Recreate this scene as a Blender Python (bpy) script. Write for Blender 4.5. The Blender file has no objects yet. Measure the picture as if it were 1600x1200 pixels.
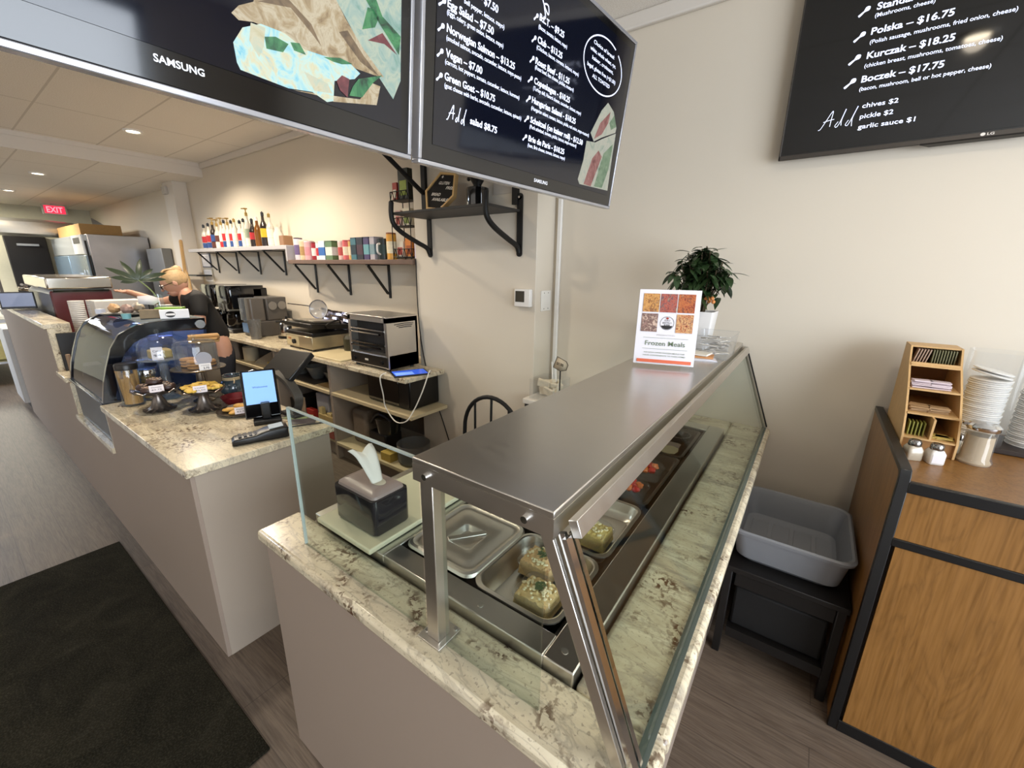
import bpy, bmesh, math, random
from mathutils import Matrix, Vector, Euler, noise as mnoise
random.seed(7)
SC = bpy.context.scene
COL = SC.collection
PI = math.pi

def lin(h):
    h = h.lstrip('#'); o = []
    for i in (0, 2, 4):
        c = int(h[i:i+2], 16)/255
        o.append(c/12.92 if c <= .04045 else ((c+.055)/1.055)**2.4)
    return (*o, 1)

# ------------------------------------------------------------------ camera
cam = bpy.data.cameras.new('camera'); cam.sensor_width = 36; cam.lens = 36*646.05/1600; cam.clip_start = .02
camo = bpy.data.objects.new('camera', cam); COL.objects.link(camo); SC.camera = camo
_y, _p, _r = (math.radians(v) for v in (35.626, 15.514, .7466))
W = Vector((-math.sin(_y)*math.cos(_p), math.cos(_y)*math.cos(_p), -math.sin(_p)))
R0 = Vector((math.cos(_y), math.sin(_y), 0)); U0 = R0.cross(W)
R = math.cos(_r)*R0+math.sin(_r)*U0; U = -math.sin(_r)*R0+math.cos(_r)*U0
camo.matrix_world = Matrix(((R.x, U.x, -W.x, 0), (R.y, U.y, -W.y, 0), (R.z, U.z, -W.z, 1.65), (0, 0, 0, 1)))

# ------------------------------------------------------------------ world, daylight, lamps, exposure
SC.view_settings.view_transform = 'Standard'; SC.view_settings.look = 'None'
SC.view_settings.gamma = 1; SC.view_settings.use_curve_mapping = False
SC.view_settings.exposure = .12
SC.cycles.max_bounces = 8; SC.cycles.transparent_max_bounces = 24; SC.cycles.caustics_reflective = False; SC.cycles.caustics_refractive = False
SC.cycles.sample_clamp_indirect = 6
wd = bpy.data.worlds.new('sky'); SC.world = wd; wd.use_nodes = True
wn = wd.node_tree.nodes; bg = wn['Background']; bg.inputs[1].default_value = 1.6; bg.inputs[0].default_value = (.62, .78, 1, 1)

def area(name, loc, rot, sx, sy, power, col, spread=PI):
    l = bpy.data.lights.new(name, 'AREA'); l.shape = 'RECTANGLE'; l.size = sx; l.size_y = sy; l.energy = power; l.color = col; l.spread = spread
    o = bpy.data.objects.new(name, l); COL.objects.link(o); o.location = loc; o.rotation_euler = rot; return o
def spot(name, loc, power, col=(1, .86, .68), ang=150, blend=.6, rad=.05, aim=None):
    l = bpy.data.lights.new(name, 'SPOT'); l.energy = power; l.color = col; l.spot_size = math.radians(ang); l.spot_blend = blend; l.shadow_soft_size = rad
    o = bpy.data.objects.new(name, l); COL.objects.link(o); o.location = loc
    return o
area('window_daylight', (3.12, -.7, 1.55), (0, PI/2, 0), 2.1, 4.2, 225, (.84, .90, .97))
area('aisle_fill', (-2.6, -3.12, 1.6), (PI/2, 0, 0), 5.0, 2.0, 30, (1, .95, .88))  # added fill in front of the solid side wall, no window there
area('kitchen_daylight', (-9.4, -1.6, 2.70), (0, 0, 0), 1.6, .9, 230, (.72, .84, 1))
area('kitchen_panel_light', (-11.6, .3, 2.70), (0, 0, 0), 1.2, .6, 110, (1, .93, .75))
LAMPS = [(.48, 1.1, 2.92), (-2.55, .55, 2.92), (-5.74, 1.53, 2.92), (-8.3, 1.15, 2.755), (-10.6, 1.1, 2.755), (-1.0, -1.6, 2.92), (-4.2, -1.6, 2.92), (-4.15, 1.45, 2.92)]  # last lamp is unseen, added to brighten the left of the back wall
for _i, (_x, _yy, _z) in enumerate(LAMPS):
    spot('downlight_beam', (_x, _yy, _z-.03), 10 if _yy < 0 else 24 if _x > 0 else 62 if _x > -3 else 140 if _z > 2.8 else 80)

# ------------------------------------------------------------------ helpers
MATS = {}
def nodes_of(name):
    m = bpy.data.materials.new(name); m.use_nodes = True; nt = m.node_tree
    return m, nt, nt.nodes['Principled BSDF'], nt.nodes, nt.links
def M(col, rough=.5, metal=0, name=None, emit=0, var=0, scale=30, bump=0, spec=None, alpha=1, coat=0):
    key = (col, rough, metal, emit, var, scale, bump, spec, coat)
    if key in MATS: return MATS[key]
    m, nt, b, N, L = nodes_of(name or 'mat_'+col.strip('#'))
    c = lin(col); b.inputs['Base Color'].default_value = c; b.inputs['Roughness'].default_value = rough; b.inputs['Metallic'].default_value = metal
    if spec is not None: b.inputs['Specular IOR Level'].default_value = spec
    if coat: b.inputs['Coat Weight'].default_value = coat; b.inputs['Coat Roughness'].default_value = .05
    if emit: b.inputs['Emission Color'].default_value = c; b.inputs['Emission Strength'].default_value = emit
    tc = N.new('ShaderNodeTexCoord'); nz = N.new('ShaderNodeTexNoise'); nz.inputs['Scale'].default_value = scale; nz.inputs['Detail'].default_value = 4
    L.new(tc.outputs['Object'], nz.inputs['Vector'])
    v = var or .05
    mx = N.new('ShaderNodeMix'); mx.data_type = 'RGBA'
    mx.inputs[6].default_value = tuple(max(0, x*(1-v)) for x in c[:3])+(1,); mx.inputs[7].default_value = tuple(min(1, x*(1+v)) for x in c[:3])+(1,)
    L.new(nz.outputs['Fac'], mx.inputs[0]); L.new(mx.outputs[2], b.inputs['Base Color'])
    if bump:
        bp = N.new('ShaderNodeBump'); bp.inputs['Strength'].default_value = bump; bp.inputs['Distance'].default_value = .004
        L.new(nz.outputs['Fac'], bp.inputs['Height']); L.new(bp.outputs[0], b.inputs['Normal'])
    MATS[key] = m; return m
def ramp(N, stops):
    r = N.new('ShaderNodeValToRGB'); e = r.color_ramp.elements
    while len(e) < len(stops): e.new(.5)
    for i, (p, c) in enumerate(stops): e[i].position = p; e[i].color = lin(c) if isinstance(c, str) else c
    return r
def texco(N, L, scale=(1, 1, 1), rot=(0, 0, 0)):
    tc = N.new('ShaderNodeTexCoord'); mp = N.new('ShaderNodeMapping'); mp.inputs['Scale'].default_value = scale; mp.inputs['Rotation'].default_value = rot
    L.new(tc.outputs['Object'], mp.inputs['Vector']); return mp.outputs[0]
def noise_node(N, L, vec, scale, detail=6, dist=0, rough=.5):
    n = N.new('ShaderNodeTexNoise'); n.inputs['Scale'].default_value = scale; n.inputs['Detail'].default_value = detail
    n.inputs['Distortion'].default_value = dist; n.inputs['Roughness'].default_value = rough; L.new(vec, n.inputs['Vector']); return n.outputs['Fac']
def mixc(N, L, fac, a, b, mode='MIX'):
    x = N.new('ShaderNodeMix'); x.data_type = 'RGBA'; x.blend_type = mode
    for s, v in ((0, fac), (6, a), (7, b)):
        if isinstance(v, bpy.types.NodeSocket): L.new(v, x.inputs[s])
        else: x.inputs[s].default_value = v if not isinstance(v, str) else lin(v)
    return x.outputs[2]

def glass(tint='#ffffff', amount=.09, rough=.02, name='clear_glass', body=0):
    """thin pane: transparent with a fresnel reflection; body adds a little diffuse surface"""
    key = ('g', tint, amount, rough, body)
    if key in MATS: return MATS[key]
    m, nt, b, N, L = nodes_of(name); N.remove(b)
    t = N.new('ShaderNodeBsdfTransparent'); t.inputs[0].default_value = lin(tint)
    g = N.new('ShaderNodeBsdfGlossy'); g.inputs['Roughness'].default_value = rough
    lw = N.new('ShaderNodeLayerWeight'); lw.inputs['Blend'].default_value = .5
    pw = N.new('ShaderNodeMath'); pw.operation = 'POWER'; pw.inputs[1].default_value = 4.5; L.new(lw.outputs['Facing'], pw.inputs[0])
    mt = N.new('ShaderNodeMath'); mt.operation = 'MULTIPLY_ADD'; mt.inputs[1].default_value = .55; mt.inputs[2].default_value = amount*.45; mt.use_clamp = True
    L.new(pw.outputs[0], mt.inputs[0])
    mx = N.new('ShaderNodeMixShader'); L.new(mt.outputs[0], mx.inputs[0]); L.new(t.outputs[0], mx.inputs[1]); L.new(g.outputs[0], mx.inputs[2])
    out = mx.outputs[0]
    if body:
        d = N.new('ShaderNodeBsdfDiffuse'); d.inputs[0].default_value = lin('#dfe3e6')
        m2 = N.new('ShaderNodeMixShader'); m2.inputs[0].default_value = body; L.new(out, m2.inputs[1]); L.new(d.outputs[0], m2.inputs[2]); out = m2.outputs[0]
    L.new(out, N['Material Output'].inputs[0]); MATS[key] = m; return m

def wmat(o):
    m = o.matrix_basis.copy()
    while o.parent: o = o.parent; m = o.matrix_basis @ m
    return m
def T(name, label, cat, loc, rz=0, group=None):
    o = bpy.data.objects.new(name, None); COL.objects.link(o); o.empty_display_size = .05
    o.location = loc; o.rotation_euler = (0, 0, rz); tag(o, label, cat, group); return o
def tag(o, label=None, cat=None, group=None, kind=None):
    if label: o['label'] = label
    if cat: o['category'] = cat
    if group: o['group'] = group
    if kind: o['kind'] = kind
    return o
def P(name, bm, mat, parent=None, bev=0, local=False, smooth=True, label=None, kind=None, ang=35):
    """link a bmesh as one mesh object; geometry in world space unless local"""
    bmesh.ops.recalc_face_normals(bm, faces=bm.faces) if smooth != 'keep' else None
    me = bpy.data.meshes.new(name); bm.to_mesh(me); bm.free()
    for m in (mat if isinstance(mat, (list, tuple)) else [mat]): me.materials.append(m)
    o = bpy.data.objects.new(name, me); COL.objects.link(o)
    if parent:
        o.parent = parent
        if not local: me.transform(wmat(parent).inverted())
    elif not local:
        xs = [v.co for v in me.vertices]
        c = Vector(((min(v.x for v in xs)+max(v.x for v in xs))/2, (min(v.y for v in xs)+max(v.y for v in xs))/2, min(v.z for v in xs)))
        me.transform(Matrix.Translation(-c)); o.location = c
    if smooth:
        me.shade_smooth(); me.set_sharp_from_angle(angle=math.radians(ang))
    if bev:
        b = o.modifiers.new('bevel', 'BEVEL'); b.width = bev; b.segments = 2; b.limit_method = 'ANGLE'; b.angle_limit = math.radians(40); b.harden_normals = False
    if label: o['label'] = label
    if kind: o['kind'] = kind
    return o
def S(name, bm, mat, label, cat, group=None, kind=None, **k):
    return tag(P(name, bm, mat, **k), label, cat, group, kind)
def ST(name, bm, mat, **k):
    return tag(P(name, bm, mat, **k), kind='structure')
def dup(o, loc=None, rz=None, label=None, group=None):
    c = o.copy(); COL.objects.link(c)
    if loc is not None: c.location = loc
    if rz is not None: c.rotation_euler = (0, 0, rz)
    if label: c['label'] = label
    if group: c['group'] = group
    for ch in list(o.children):
        d = ch.copy(); COL.objects.link(d); d.parent = c
        for g in list(ch.children):
            e = g.copy(); COL.objects.link(e); e.parent = d
    return c
def NB(): return bmesh.new()
def setmi(fs, mi):
    if mi:
        for f in fs: f.material_index = mi
    return fs
def hexa(bm, pts, mi=0):
    v = [bm.verts.new(p) for p in pts]
    fs = [bm.faces.new([v[i] for i in q]) for q in ((3, 2, 1, 0), (4, 5, 6, 7), (0, 1, 5, 4), (1, 2, 6, 5), (2, 3, 7, 6), (3, 0, 4, 7))]
    return setmi(fs, mi)
def box(bm, x0, y0, z0, x1, y1, z1, mi=0, mx=None):
    p = [Vector(q) for q in ((x0, y0, z0), (x1, y0, z0), (x1, y1, z0), (x0, y1, z0), (x0, y0, z1), (x1, y0, z1), (x1, y1, z1), (x0, y1, z1))]
    if mx: p = [mx @ q for q in p]
    return hexa(bm, p, mi)
def BX(*a, **k):
    bm = NB(); box(bm, *a, **k); return bm
def frame_of(d):
    d = d.normalized(); a = Vector((0, 0, 1)) if abs(d.z) < .95 else Vector((1, 0, 0))
    x = d.cross(a).normalized(); return x, d.cross(x).normalized()
def rings(bm, loops, closed=False, caps=True, mi=0, loopclose=True):
    V = [[bm.verts.new(p) for p in l] for l in loops]; n = len(V[0]); fs = []
    m = len(V)
    for i in range(m if closed else m-1):
        a, b = V[i], V[(i+1) % m]
        for j in range(n if loopclose else n-1):
            k = (j+1) % n
            try: fs.append(bm.faces.new((a[j], a[k], b[k], b[j])))
            except ValueError: pass
    if caps and not closed and loopclose:
        fs.append(bm.faces.new(list(reversed(V[0])))); fs.append(bm.faces.new(V[-1]))
    return setmi(fs, mi)
def cyl(bm, p0, p1, r0, r1=None, seg=20, mi=0, caps=True):
    p0, p1 = Vector(p0), Vector(p1); x, y = frame_of(p1-p0); r1 = r0 if r1 is None else r1
    return rings(bm, [[p+r*(math.cos(2*PI*i/seg)*x+math.sin(2*PI*i/seg)*y) for i in range(seg)] for p, r in ((p0, r0), (p1, r1))], caps=caps, mi=mi)
def lathe(bm, prof, c=(0, 0, 0), seg=28, mi=0, caps=False, wave=None, mx=None):
    c = Vector(c); L = []
    for r, z in prof:
        l = []
        for i in range(seg):
            a = 2*PI*i/seg; rr, zz = (r, z) if not wave else wave(r, z, a)
            p = Vector((rr*math.cos(a), rr*math.sin(a), zz))
            l.append((mx @ p if mx else p)+c)
        L.append(l)
    return rings(bm, L, caps=caps, mi=mi)
def tube(bm, pts, r, seg=8, mi=0, closed=False, rfun=None):
    pts = [Vector(p) for p in pts]; L = []; n = len(pts); px = None
    for i, p in enumerate(pts):
        a = pts[(i-1) % n] if closed or i > 0 else p; b = pts[(i+1) % n] if closed or i < n-1 else p
        d = (b-a).normalized()
        if px is None: px, py = frame_of(d)
        else:
            px = (px-d*px.dot(d)).normalized(); py = d.cross(px)
        rr = rfun(i/(n-1)) if rfun else r
        L.append([p+rr*(math.cos(2*PI*j/seg)*px+math.sin(2*PI*j/seg)*py) for j in range(seg)])
    return rings(bm, L, closed=closed, mi=mi)
def smoothpath(pts, k=6):
    pts = [Vector(p) for p in pts]; out = []
    for i in range(len(pts)-1):
        p0 = pts[max(i-1, 0)]; p1 = pts[i]; p2 = pts[i+1]; p3 = pts[min(i+2, len(pts)-1)]
        for t in range(k):
            t /= k; out.append(.5*((2*p1)+(p2-p0)*t+(2*p0-5*p1+4*p2-p3)*t*t+(3*p1-p0-3*p2+p3)*t**3))
    return out+[pts[-1]]
def prism(bm, poly, axis, a, b, mi=0):
    """polygon (list of 2-D points) extruded along axis from a to b"""
    def q(u, v, w): return {'x': (w, u, v), 'y': (u, w, v), 'z': (u, v, w)}[axis]
    A = [bm.verts.new(q(u, v, a)) for u, v in poly]; B = [bm.verts.new(q(u, v, b)) for u, v in poly]; n = len(poly)
    fs = [bm.faces.new(A[::-1]), bm.faces.new(B)]+[bm.faces.new((A[i], A[(i+1) % n], B[(i+1) % n], B[i])) for i in range(n)]
    return setmi(fs, mi)
def ball(bm, c, r, seg=16, rg=10, mi=0, mx=None, bump=0, seed=0):
    r = (r, r, r) if not isinstance(r, (tuple, list)) else r; c = Vector(c)
    st = bmesh.ops.create_uvsphere(bm, u_segments=seg, v_segments=rg, radius=1)
    fs = set()
    for v in st['verts']:
        p = v.co.copy()
        if bump: p *= 1+bump*mnoise.noise(p*2.3+Vector((seed, seed*.7, 0)))
        p = Vector((p.x*r[0], p.y*r[1], p.z*r[2])); v.co = (mx @ p if mx else p)+c
        fs.update(v.link_faces)
    return setmi(fs, mi)
def rrect(x0, y0, x1, y1, r, k=5):
    out = []
    for cx, cy, a0 in ((x1-r, y1-r, 0), (x0+r, y1-r, 90), (x0+r, y0+r, 180), (x1-r, y0+r, 270)):
        for i in range(k+1):
            a = math.radians(a0+90*i/k); out.append((cx+r*math.cos(a), cy+r*math.sin(a)))
    return out
def pan_shell(bm, x0, y0, x1, y1, ztop, depth, r=.03, rim=.012, th=.0015, taper=.012, mi=0):
    """open pan with rolled rim: outer rim, inner wall, floor"""
    L = []
    for ins, z in ((-rim, ztop-.004), (-rim, ztop), (-rim*.3, ztop+.002), (0, ztop), (taper*.5, ztop-depth*.5), (taper, ztop-depth+.01), (taper+.012, ztop-depth)):
        L.append([(x, y, z) for x, y in rrect(x0+ins, y0+ins, x1-ins, y1-ins, max(.006, r-ins*.5))])
    rings(bm, L, caps=False, mi=mi)
    bm.faces.new([v for v in list(bm.verts)[-len(L[-1]):]]).material_index = mi
    return bm
TXT = {}
def text(bm, s, MX, w=None, h=.02, bold=0, mi=0, align='L', shear=0):
    """flat lettering; MX maps text x right / y up; w fits the width, h is the capital height"""
    key = (s, bold, shear)
    if key not in TXT:
        cu = bpy.data.curves.new('t', 'FONT'); cu.body = s; cu.size = 1; cu.offset = bold; cu.shear = shear; cu.resolution_u = 3; cu.fill_mode = 'FRONT'
        ob = bpy.data.objects.new('t', cu); me = ob.to_mesh()
        TXT[key] = ([v.co.copy() for v in me.vertices], [tuple(p.vertices) for p in me.polygons])
        ob.to_mesh_clear(); bpy.data.objects.remove(ob); bpy.data.curves.remove(cu)
    vs, ps = TXT[key]
    if not vs: return
    x0 = min(v.x for v in vs); x1 = max(v.x for v in vs); sy = h/.70; sx = w/(x1-x0) if w else sy
    ox = {'L': x0, 'C': (x0+x1)/2, 'R': x1}[align]
    V = [bm.verts.new(MX @ Vector(((v.x-ox)*sx, v.y*sy, 0))) for v in vs]
    for p in ps:
        try: bm.faces.new([V[i] for i in p]).material_index = mi
        except ValueError: pass
def plane_mx(o, x, y):
    x, y = Vector(x).normalized(), Vector(y).normalized(); z = x.cross(y); o = Vector(o)
    return Matrix(((x.x, y.x, z.x, o.x), (x.y, y.y, z.y, o.y), (x.z, y.z, z.z, o.z), (0, 0, 0, 1)))
def poly2(bm, MX, pts, mi=0, z=0):
    f = bm.faces.new([bm.verts.new(MX @ Vector((u, v, z))) for u, v in pts]); f.material_index = mi; return f
def rot_about(c, rz=0, rx=0, ry=0):
    c = Vector(c); return Matrix.Translation(c) @ Euler((rx, ry, rz)).to_matrix().to_4x4()

# ------------------------------------------------------------------ materials
def food_mat(cols, scale, emit=0, name='food_print'):
    m, nt, b, N, L = nodes_of(name); v = texco(N, L); r = ramp(N, [(.28+.44*i/(len(cols)-1), c) for i, c in enumerate(cols)])
    L.new(noise_node(N, L, v, scale, 5, 1.2, .6), r.inputs[0]); L.new(r.outputs[0], b.inputs['Base Color']); b.inputs['Roughness'].default_value = .55
    if emit: L.new(r.outputs[0], b.inputs['Emission Color']); b.inputs['Emission Strength'].default_value = emit; b.inputs['Base Color'].default_value = (.02, .02, .02, 1); nt.links.remove(b.inputs['Base Color'].links[0])
    return m
def make_granite():
    m, nt, b, N, L = nodes_of('laminate_granite')
    v = texco(N, L, (1, 1, 1), (0, 0, .5)); v2 = texco(N, L, (2.2, 9, 4), (0, 0, .5))
    base = ramp(N, [(.30, '#a39a8c'), (.45, '#cfc2a6'), (.62, '#e4d9bd')]); L.new(noise_node(N, L, v2, 1.1, 8, 1.4, .6), base.inputs[0])
    vein = ramp(N, [(.46, (0, 0, 0, 1)), (.50, (1, 1, 1, 1)), (.54, (0, 0, 0, 1))]); L.new(noise_node(N, L, v2, 1.7, 6, 2.2), vein.inputs[0])
    vm = N.new('ShaderNodeMath'); vm.operation = 'MULTIPLY'; vm.inputs[1].default_value = .45; L.new(vein.outputs[0], vm.inputs[0]); c = mixc(N, L, vm.outputs[0], base.outputs[0], '#938a7c')
    blot = ramp(N, [(.50, (0, 0, 0, 1)), (.66, (1, 1, 1, 1))]); L.new(noise_node(N, L, v, 8, 5, .6), blot.inputs[0])
    speck = ramp(N, [(.50, (0, 0, 0, 1)), (.58, (1, 1, 1, 1))]); L.new(noise_node(N, L, v, 70, 4, .5), speck.inputs[0])
    mu = N.new('ShaderNodeMath'); mu.operation = 'MULTIPLY'; L.new(blot.outputs[0], mu.inputs[0]); L.new(speck.outputs[0], mu.inputs[1])
    c = mixc(N, L, mu.outputs[0], c, '#5d4431')
    sp2 = ramp(N, [(.60, (0, 0, 0, 1)), (.68, (.75, .75, .75, 1))]); L.new(noise_node(N, L, v, 130, 3, .3), sp2.inputs[0])
    c = mixc(N, L, sp2.outputs[0], c, '#9c8f7d')
    L.new(c, b.inputs['Base Color']); b.inputs['Roughness'].default_value = .22; b.inputs['Specular IOR Level'].default_value = .5
    return m
GRANITE = make_granite()
def make_floor():
    m, nt, b, N, L = nodes_of('grey_oak_planks')
    v = texco(N, L)
    br = N.new('ShaderNodeTexBrick'); br.inputs['Scale'].default_value = 1; br.inputs['Brick Width'].default_value = 1.3; br.inputs['Row Height'].default_value = .19
    br.inputs['Mortar Size'].default_value = .0018; br.inputs['Color1'].default_value = (.25, .25, .25, 1); br.inputs['Color2'].default_value = (.75, .75, .75, 1); br.inputs['Mortar'].default_value = (0, 0, 0, 1)
    br.offset = .37; L.new(v, br.inputs['Vector'])
    vs = texco(N, L, (1.2, 14, 1))
    g = ramp(N, [(.28, '#40352b'), (.48, '#594b3e'), (.7, '#6b5c4d')]); L.new(noise_node(N, L, vs, 2.2, 8, 1.2, .65), g.inputs[0])
    c = mixc(N, L, .28, g.outputs[0], br.outputs['Color'], 'OVERLAY')
    vf = texco(N, L, (3, 60, 1)); fg = noise_node(N, L, vf, 3, 4, .6)
    fr = ramp(N, [(.35, '#4b3f36'), (.6, '#786b5f')]); L.new(fg, fr.inputs[0]); c = mixc(N, L, .35, c, fr.outputs[0])
    ml = N.new('ShaderNodeMath'); ml.operation = 'MULTIPLY'; ml.inputs[1].default_value = .55; L.new(br.outputs['Fac'], ml.inputs[0])
    c = mixc(N, L, ml.outputs[0], c, '#3f362f')
    L.new(c, b.inputs['Base Color']); b.inputs['Roughness'].default_value = .5
    return m
def make_oak():
    m, nt, b, N, L = nodes_of('oak_laminate')
    v = texco(N, L, (7, 7, .9)); n1 = noise_node(N, L, v, 1.6, 4, 1.6)
    w = N.new('ShaderNodeMath'); w.operation = 'PINGPONG'; w.inputs[1].default_value = .09; L.new(n1, w.inputs[0])
    r = ramp(N, [(0, '#6c481d'), (.4, '#7d5526'), (1, '#875d2b')]); ws = N.new('ShaderNodeMath'); ws.operation = 'MULTIPLY'; ws.inputs[1].default_value = 11; L.new(w.outputs[0], ws.inputs[0]); L.new(ws.outputs[0], r.inputs[0])
    v2 = texco(N, L, (90, 90, 3)); f = ramp(N, [(.35, '#775226'), (.6, '#9b7040')]); L.new(noise_node(N, L, v2, 1.5, 4), f.inputs[0])
    L.new(mixc(N, L, .4, r.outputs[0], f.outputs[0]), b.inputs['Base Color']); b.inputs['Roughness'].default_value = .36
    return m
def make_steel(name, col, rough, stretch=(2, 60, 2), scr=.25):
    m, nt, b, N, L = nodes_of(name)
    v = texco(N, L, stretch); n = noise_node(N, L, v, 4, 5, .2)
    r = ramp(N, [(.3, (rough*.94,)*3+(1,)), (.7, (min(1, rough*1.08),)*3+(1,))]); L.new(n, r.inputs[0]); L.new(r.outputs[0], b.inputs['Roughness'])
    c = lin(col); v2 = texco(N, L); n2 = noise_node(N, L, v2, 3, 3, .3)
    L.new(mixc(N, L, n2, tuple(x*(1-scr) for x in c[:3])+(1,), tuple(min(1, x*(1+scr*.6)) for x in c[:3])+(1,)), b.inputs['Base Color'])
    b.inputs['Metallic'].default_value = 1
    return m
def make_wall(name, col, scale=220, bump=.06):
    m, nt, b, N, L = nodes_of(name); v = texco(N, L); c = lin(col)
    n = noise_node(N, L, v, 1.3, 3); L.new(mixc(N, L, n, tuple(x*.96 for x in c[:3])+(1,), tuple(min(1, x*1.03) for x in c[:3])+(1,)), b.inputs['Base Color'])
    bp = N.new('ShaderNodeBump'); bp.inputs['Strength'].default_value = bump; bp.inputs['Distance'].default_value = .002
    L.new(noise_node(N, L, v, scale, 2), bp.inputs['Height']); L.new(bp.outputs[0], b.inputs['Normal']); b.inputs['Roughness'].default_value = .62
    return m
def make_ceiling():
    m, nt, b, N, L = nodes_of('ceiling_tiles'); v = texco(N, L)
    br = N.new('ShaderNodeTexBrick'); br.offset = 0; br.inputs['Scale'].default_value = 1; br.inputs['Brick Width'].default_value = 1.22; br.inputs['Row Height'].default_value = .61; br.inputs['Mortar Size'].default_value = .008
    for k in ('Color1', 'Color2'): br.inputs[k].default_value = lin('#f0ebe3')
    br.inputs['Mortar'].default_value = lin('#d3cdc4'); L.new(v, br.inputs['Vector']); n = noise_node(N, L, v, 160, 3)
    r = ramp(N, [(.35, '#dcd7cf'), (.6, '#ffffff')]); L.new(n, r.inputs[0])
    L.new(mixc(N, L, .5, br.outputs['Color'], r.outputs[0], 'MULTIPLY'), b.inputs['Base Color']); b.inputs['Roughness'].default_value = .9
    return m
def make_mat():
    m, nt, b, N, L = nodes_of('black_carpet'); v = texco(N, L)
    a = ramp(N, [(.35, '#17160f'), (.55, '#26241b'), (.75, '#37342a')]); L.new(noise_node(N, L, v, 5, 8, .8, .7), a.inputs[0])
    s = ramp(N, [(.45, '#0d0c09'), (.75, '#4a463a')]); L.new(noise_node(N, L, v, 160, 4), s.inputs[0])
    L.new(mixc(N, L, .35, a.outputs[0], s.outputs[0]), b.inputs['Base Color']); b.inputs['Roughness'].default_value = 1; b.inputs['Specular IOR Level'].default_value = .1
    bp = N.new('ShaderNodeBump'); bp.inputs['Strength'].default_value = .5; bp.inputs['Distance'].default_value = .003; L.new(noise_node(N, L, v, 300, 2), bp.inputs['Height']); L.new(bp.outputs[0], b.inputs['Normal'])
    return m
FLOOR = make_floor(); OAK = make_oak(); WALL = make_wall('cream_wall_paint', '#d8cebd'); TRIM = make_wall('white_trim_paint', '#d9d2c8', 80, .02)
COUNTER = make_wall('taupe_counter_panel', '#9a8a7c', 60, .02)
STEEL = make_steel('brushed_steel', '#d6d1c9', .32, (3, 12, 3), .07); STEELD = make_steel('worn_steel_top', '#d2cec7', .30, (3, 9, 3), .08); CHROME = M('#d8d8d8', .12, 1, 'chrome'); STEELF = make_steel('fridge_steel', '#b9b9bd', .3)
BLACK = M('#0d0d0e', .35, 0, 'black_plastic'); BLACKM = M('#141312', .55, .3, 'black_iron'); BLACKG = M('#060608', .08, 0, 'gloss_black', coat=.6)
WHITE = M('#ece9e4', .45, 0, 'white_plastic'); PAPER = M('#f1eeec', .7, 0, 'paper'); CLEAR = glass(); PLASTIC = glass('#fbfcfd', .11, .06, 'clear_plastic', .05); INK = M('#1c1a1a', .6, 0, 'black_ink')
WOODL = M('#cda670', .5, 0, 'bamboo', var=.12, scale=40); KRAFT = M('#b98f58', .8, 0, 'kraft_paper', var=.1)
# ------------------------------------------------------------------ setting
XF, XN, YB, YF = -13.1, 3.2, 2.44, -3.2
ST('floor', BX(XF-.1, YF-.1, -.1, XN+.1, YB+.1, 0), FLOOR, smooth=False)
ST('wall_back', BX(XF-.1, YB, 0, XN+.1, YB+.1, 3), WALL, smooth=False)
ST('wall_far', BX(XF-.1, YF, 0, XF, YB, 3), M('#d2cdb6', .7, 0, 'far_wall_paint'), smooth=False)
ST('wall_side', BX(XF, YF-.1, 0, XN+.1, YF, 3), M('#8f8478', .7, 0, 'taupe_wall'), smooth=False)
bm = NB(); box(bm, XN, YF, 0, XN+.1, YB, .45); box(bm, XN, YF, 2.7, XN+.1, YB, 3); box(bm, XN, YF, .45, XN+.1, -2.9, 2.7); box(bm, XN, 1.5, .45, XN+.1, YB, 2.7)
ST('wall_street', bm, WALL, smooth=False)
bm = NB()
for y in (-2.9, -1.45, 0, 1.45): box(bm, XN+.01, y, .45, XN+.07, y+.06, 2.7)
box(bm, XN+.01, -2.9, .45, XN+.07, 1.5, .52); box(bm, XN+.01, -2.9, 2.64, XN+.07, 1.5, 2.7)
wn1 = ST('window_1', bm, M('#3b3b3d', .4, .5, 'dark_aluminium'))
P('window_pane', BX(XN+.035, -2.86, .5, XN+.045, 1.46, 2.66), CLEAR, wn1, kind='structure')
CEIL = make_ceiling()
ST('ceiling', BX(-6.8, YF, 2.92, XN, YB, 3), CEIL, smooth=False)
ST('ceiling_kitchen', BX(XF, YF, 2.755, -6.8, YB, 3), CEIL, smooth=False)
bm = NB(); box(bm, -6.8, YF, 2.755, -6.775, YB, 2.92); box(bm, -6.775, YF, 2.875, -6.76, YB, 2.92)
ST('trim_1', bm, TRIM, smooth=False)
ST('trim_2', BX(-6.76, YB-.03, 2.85, XN, YB, 2.92), TRIM, bev=.008)
ST('wall_pillar', BX(-2.51, 2.23, 0, -1.426, YB, 2.92), WALL, bev=.004)
ST('wall_column', BX(-7.76, 2.27, 0, -7.38, YB, 2.755), TRIM, bev=.004)
ST('trim_3', BX(-1.40, YB-.022, 0, -1.37, YB-.001, 2.85), M('#e9e6e0', .4, 0, 'conduit_white'), bev=.006)
ST('baseboard_back', BX(-1.3, YB-.014, 0, .3, YB, .1), M('#3a332d', .6, 0, 'dark_baseboard'))
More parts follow.
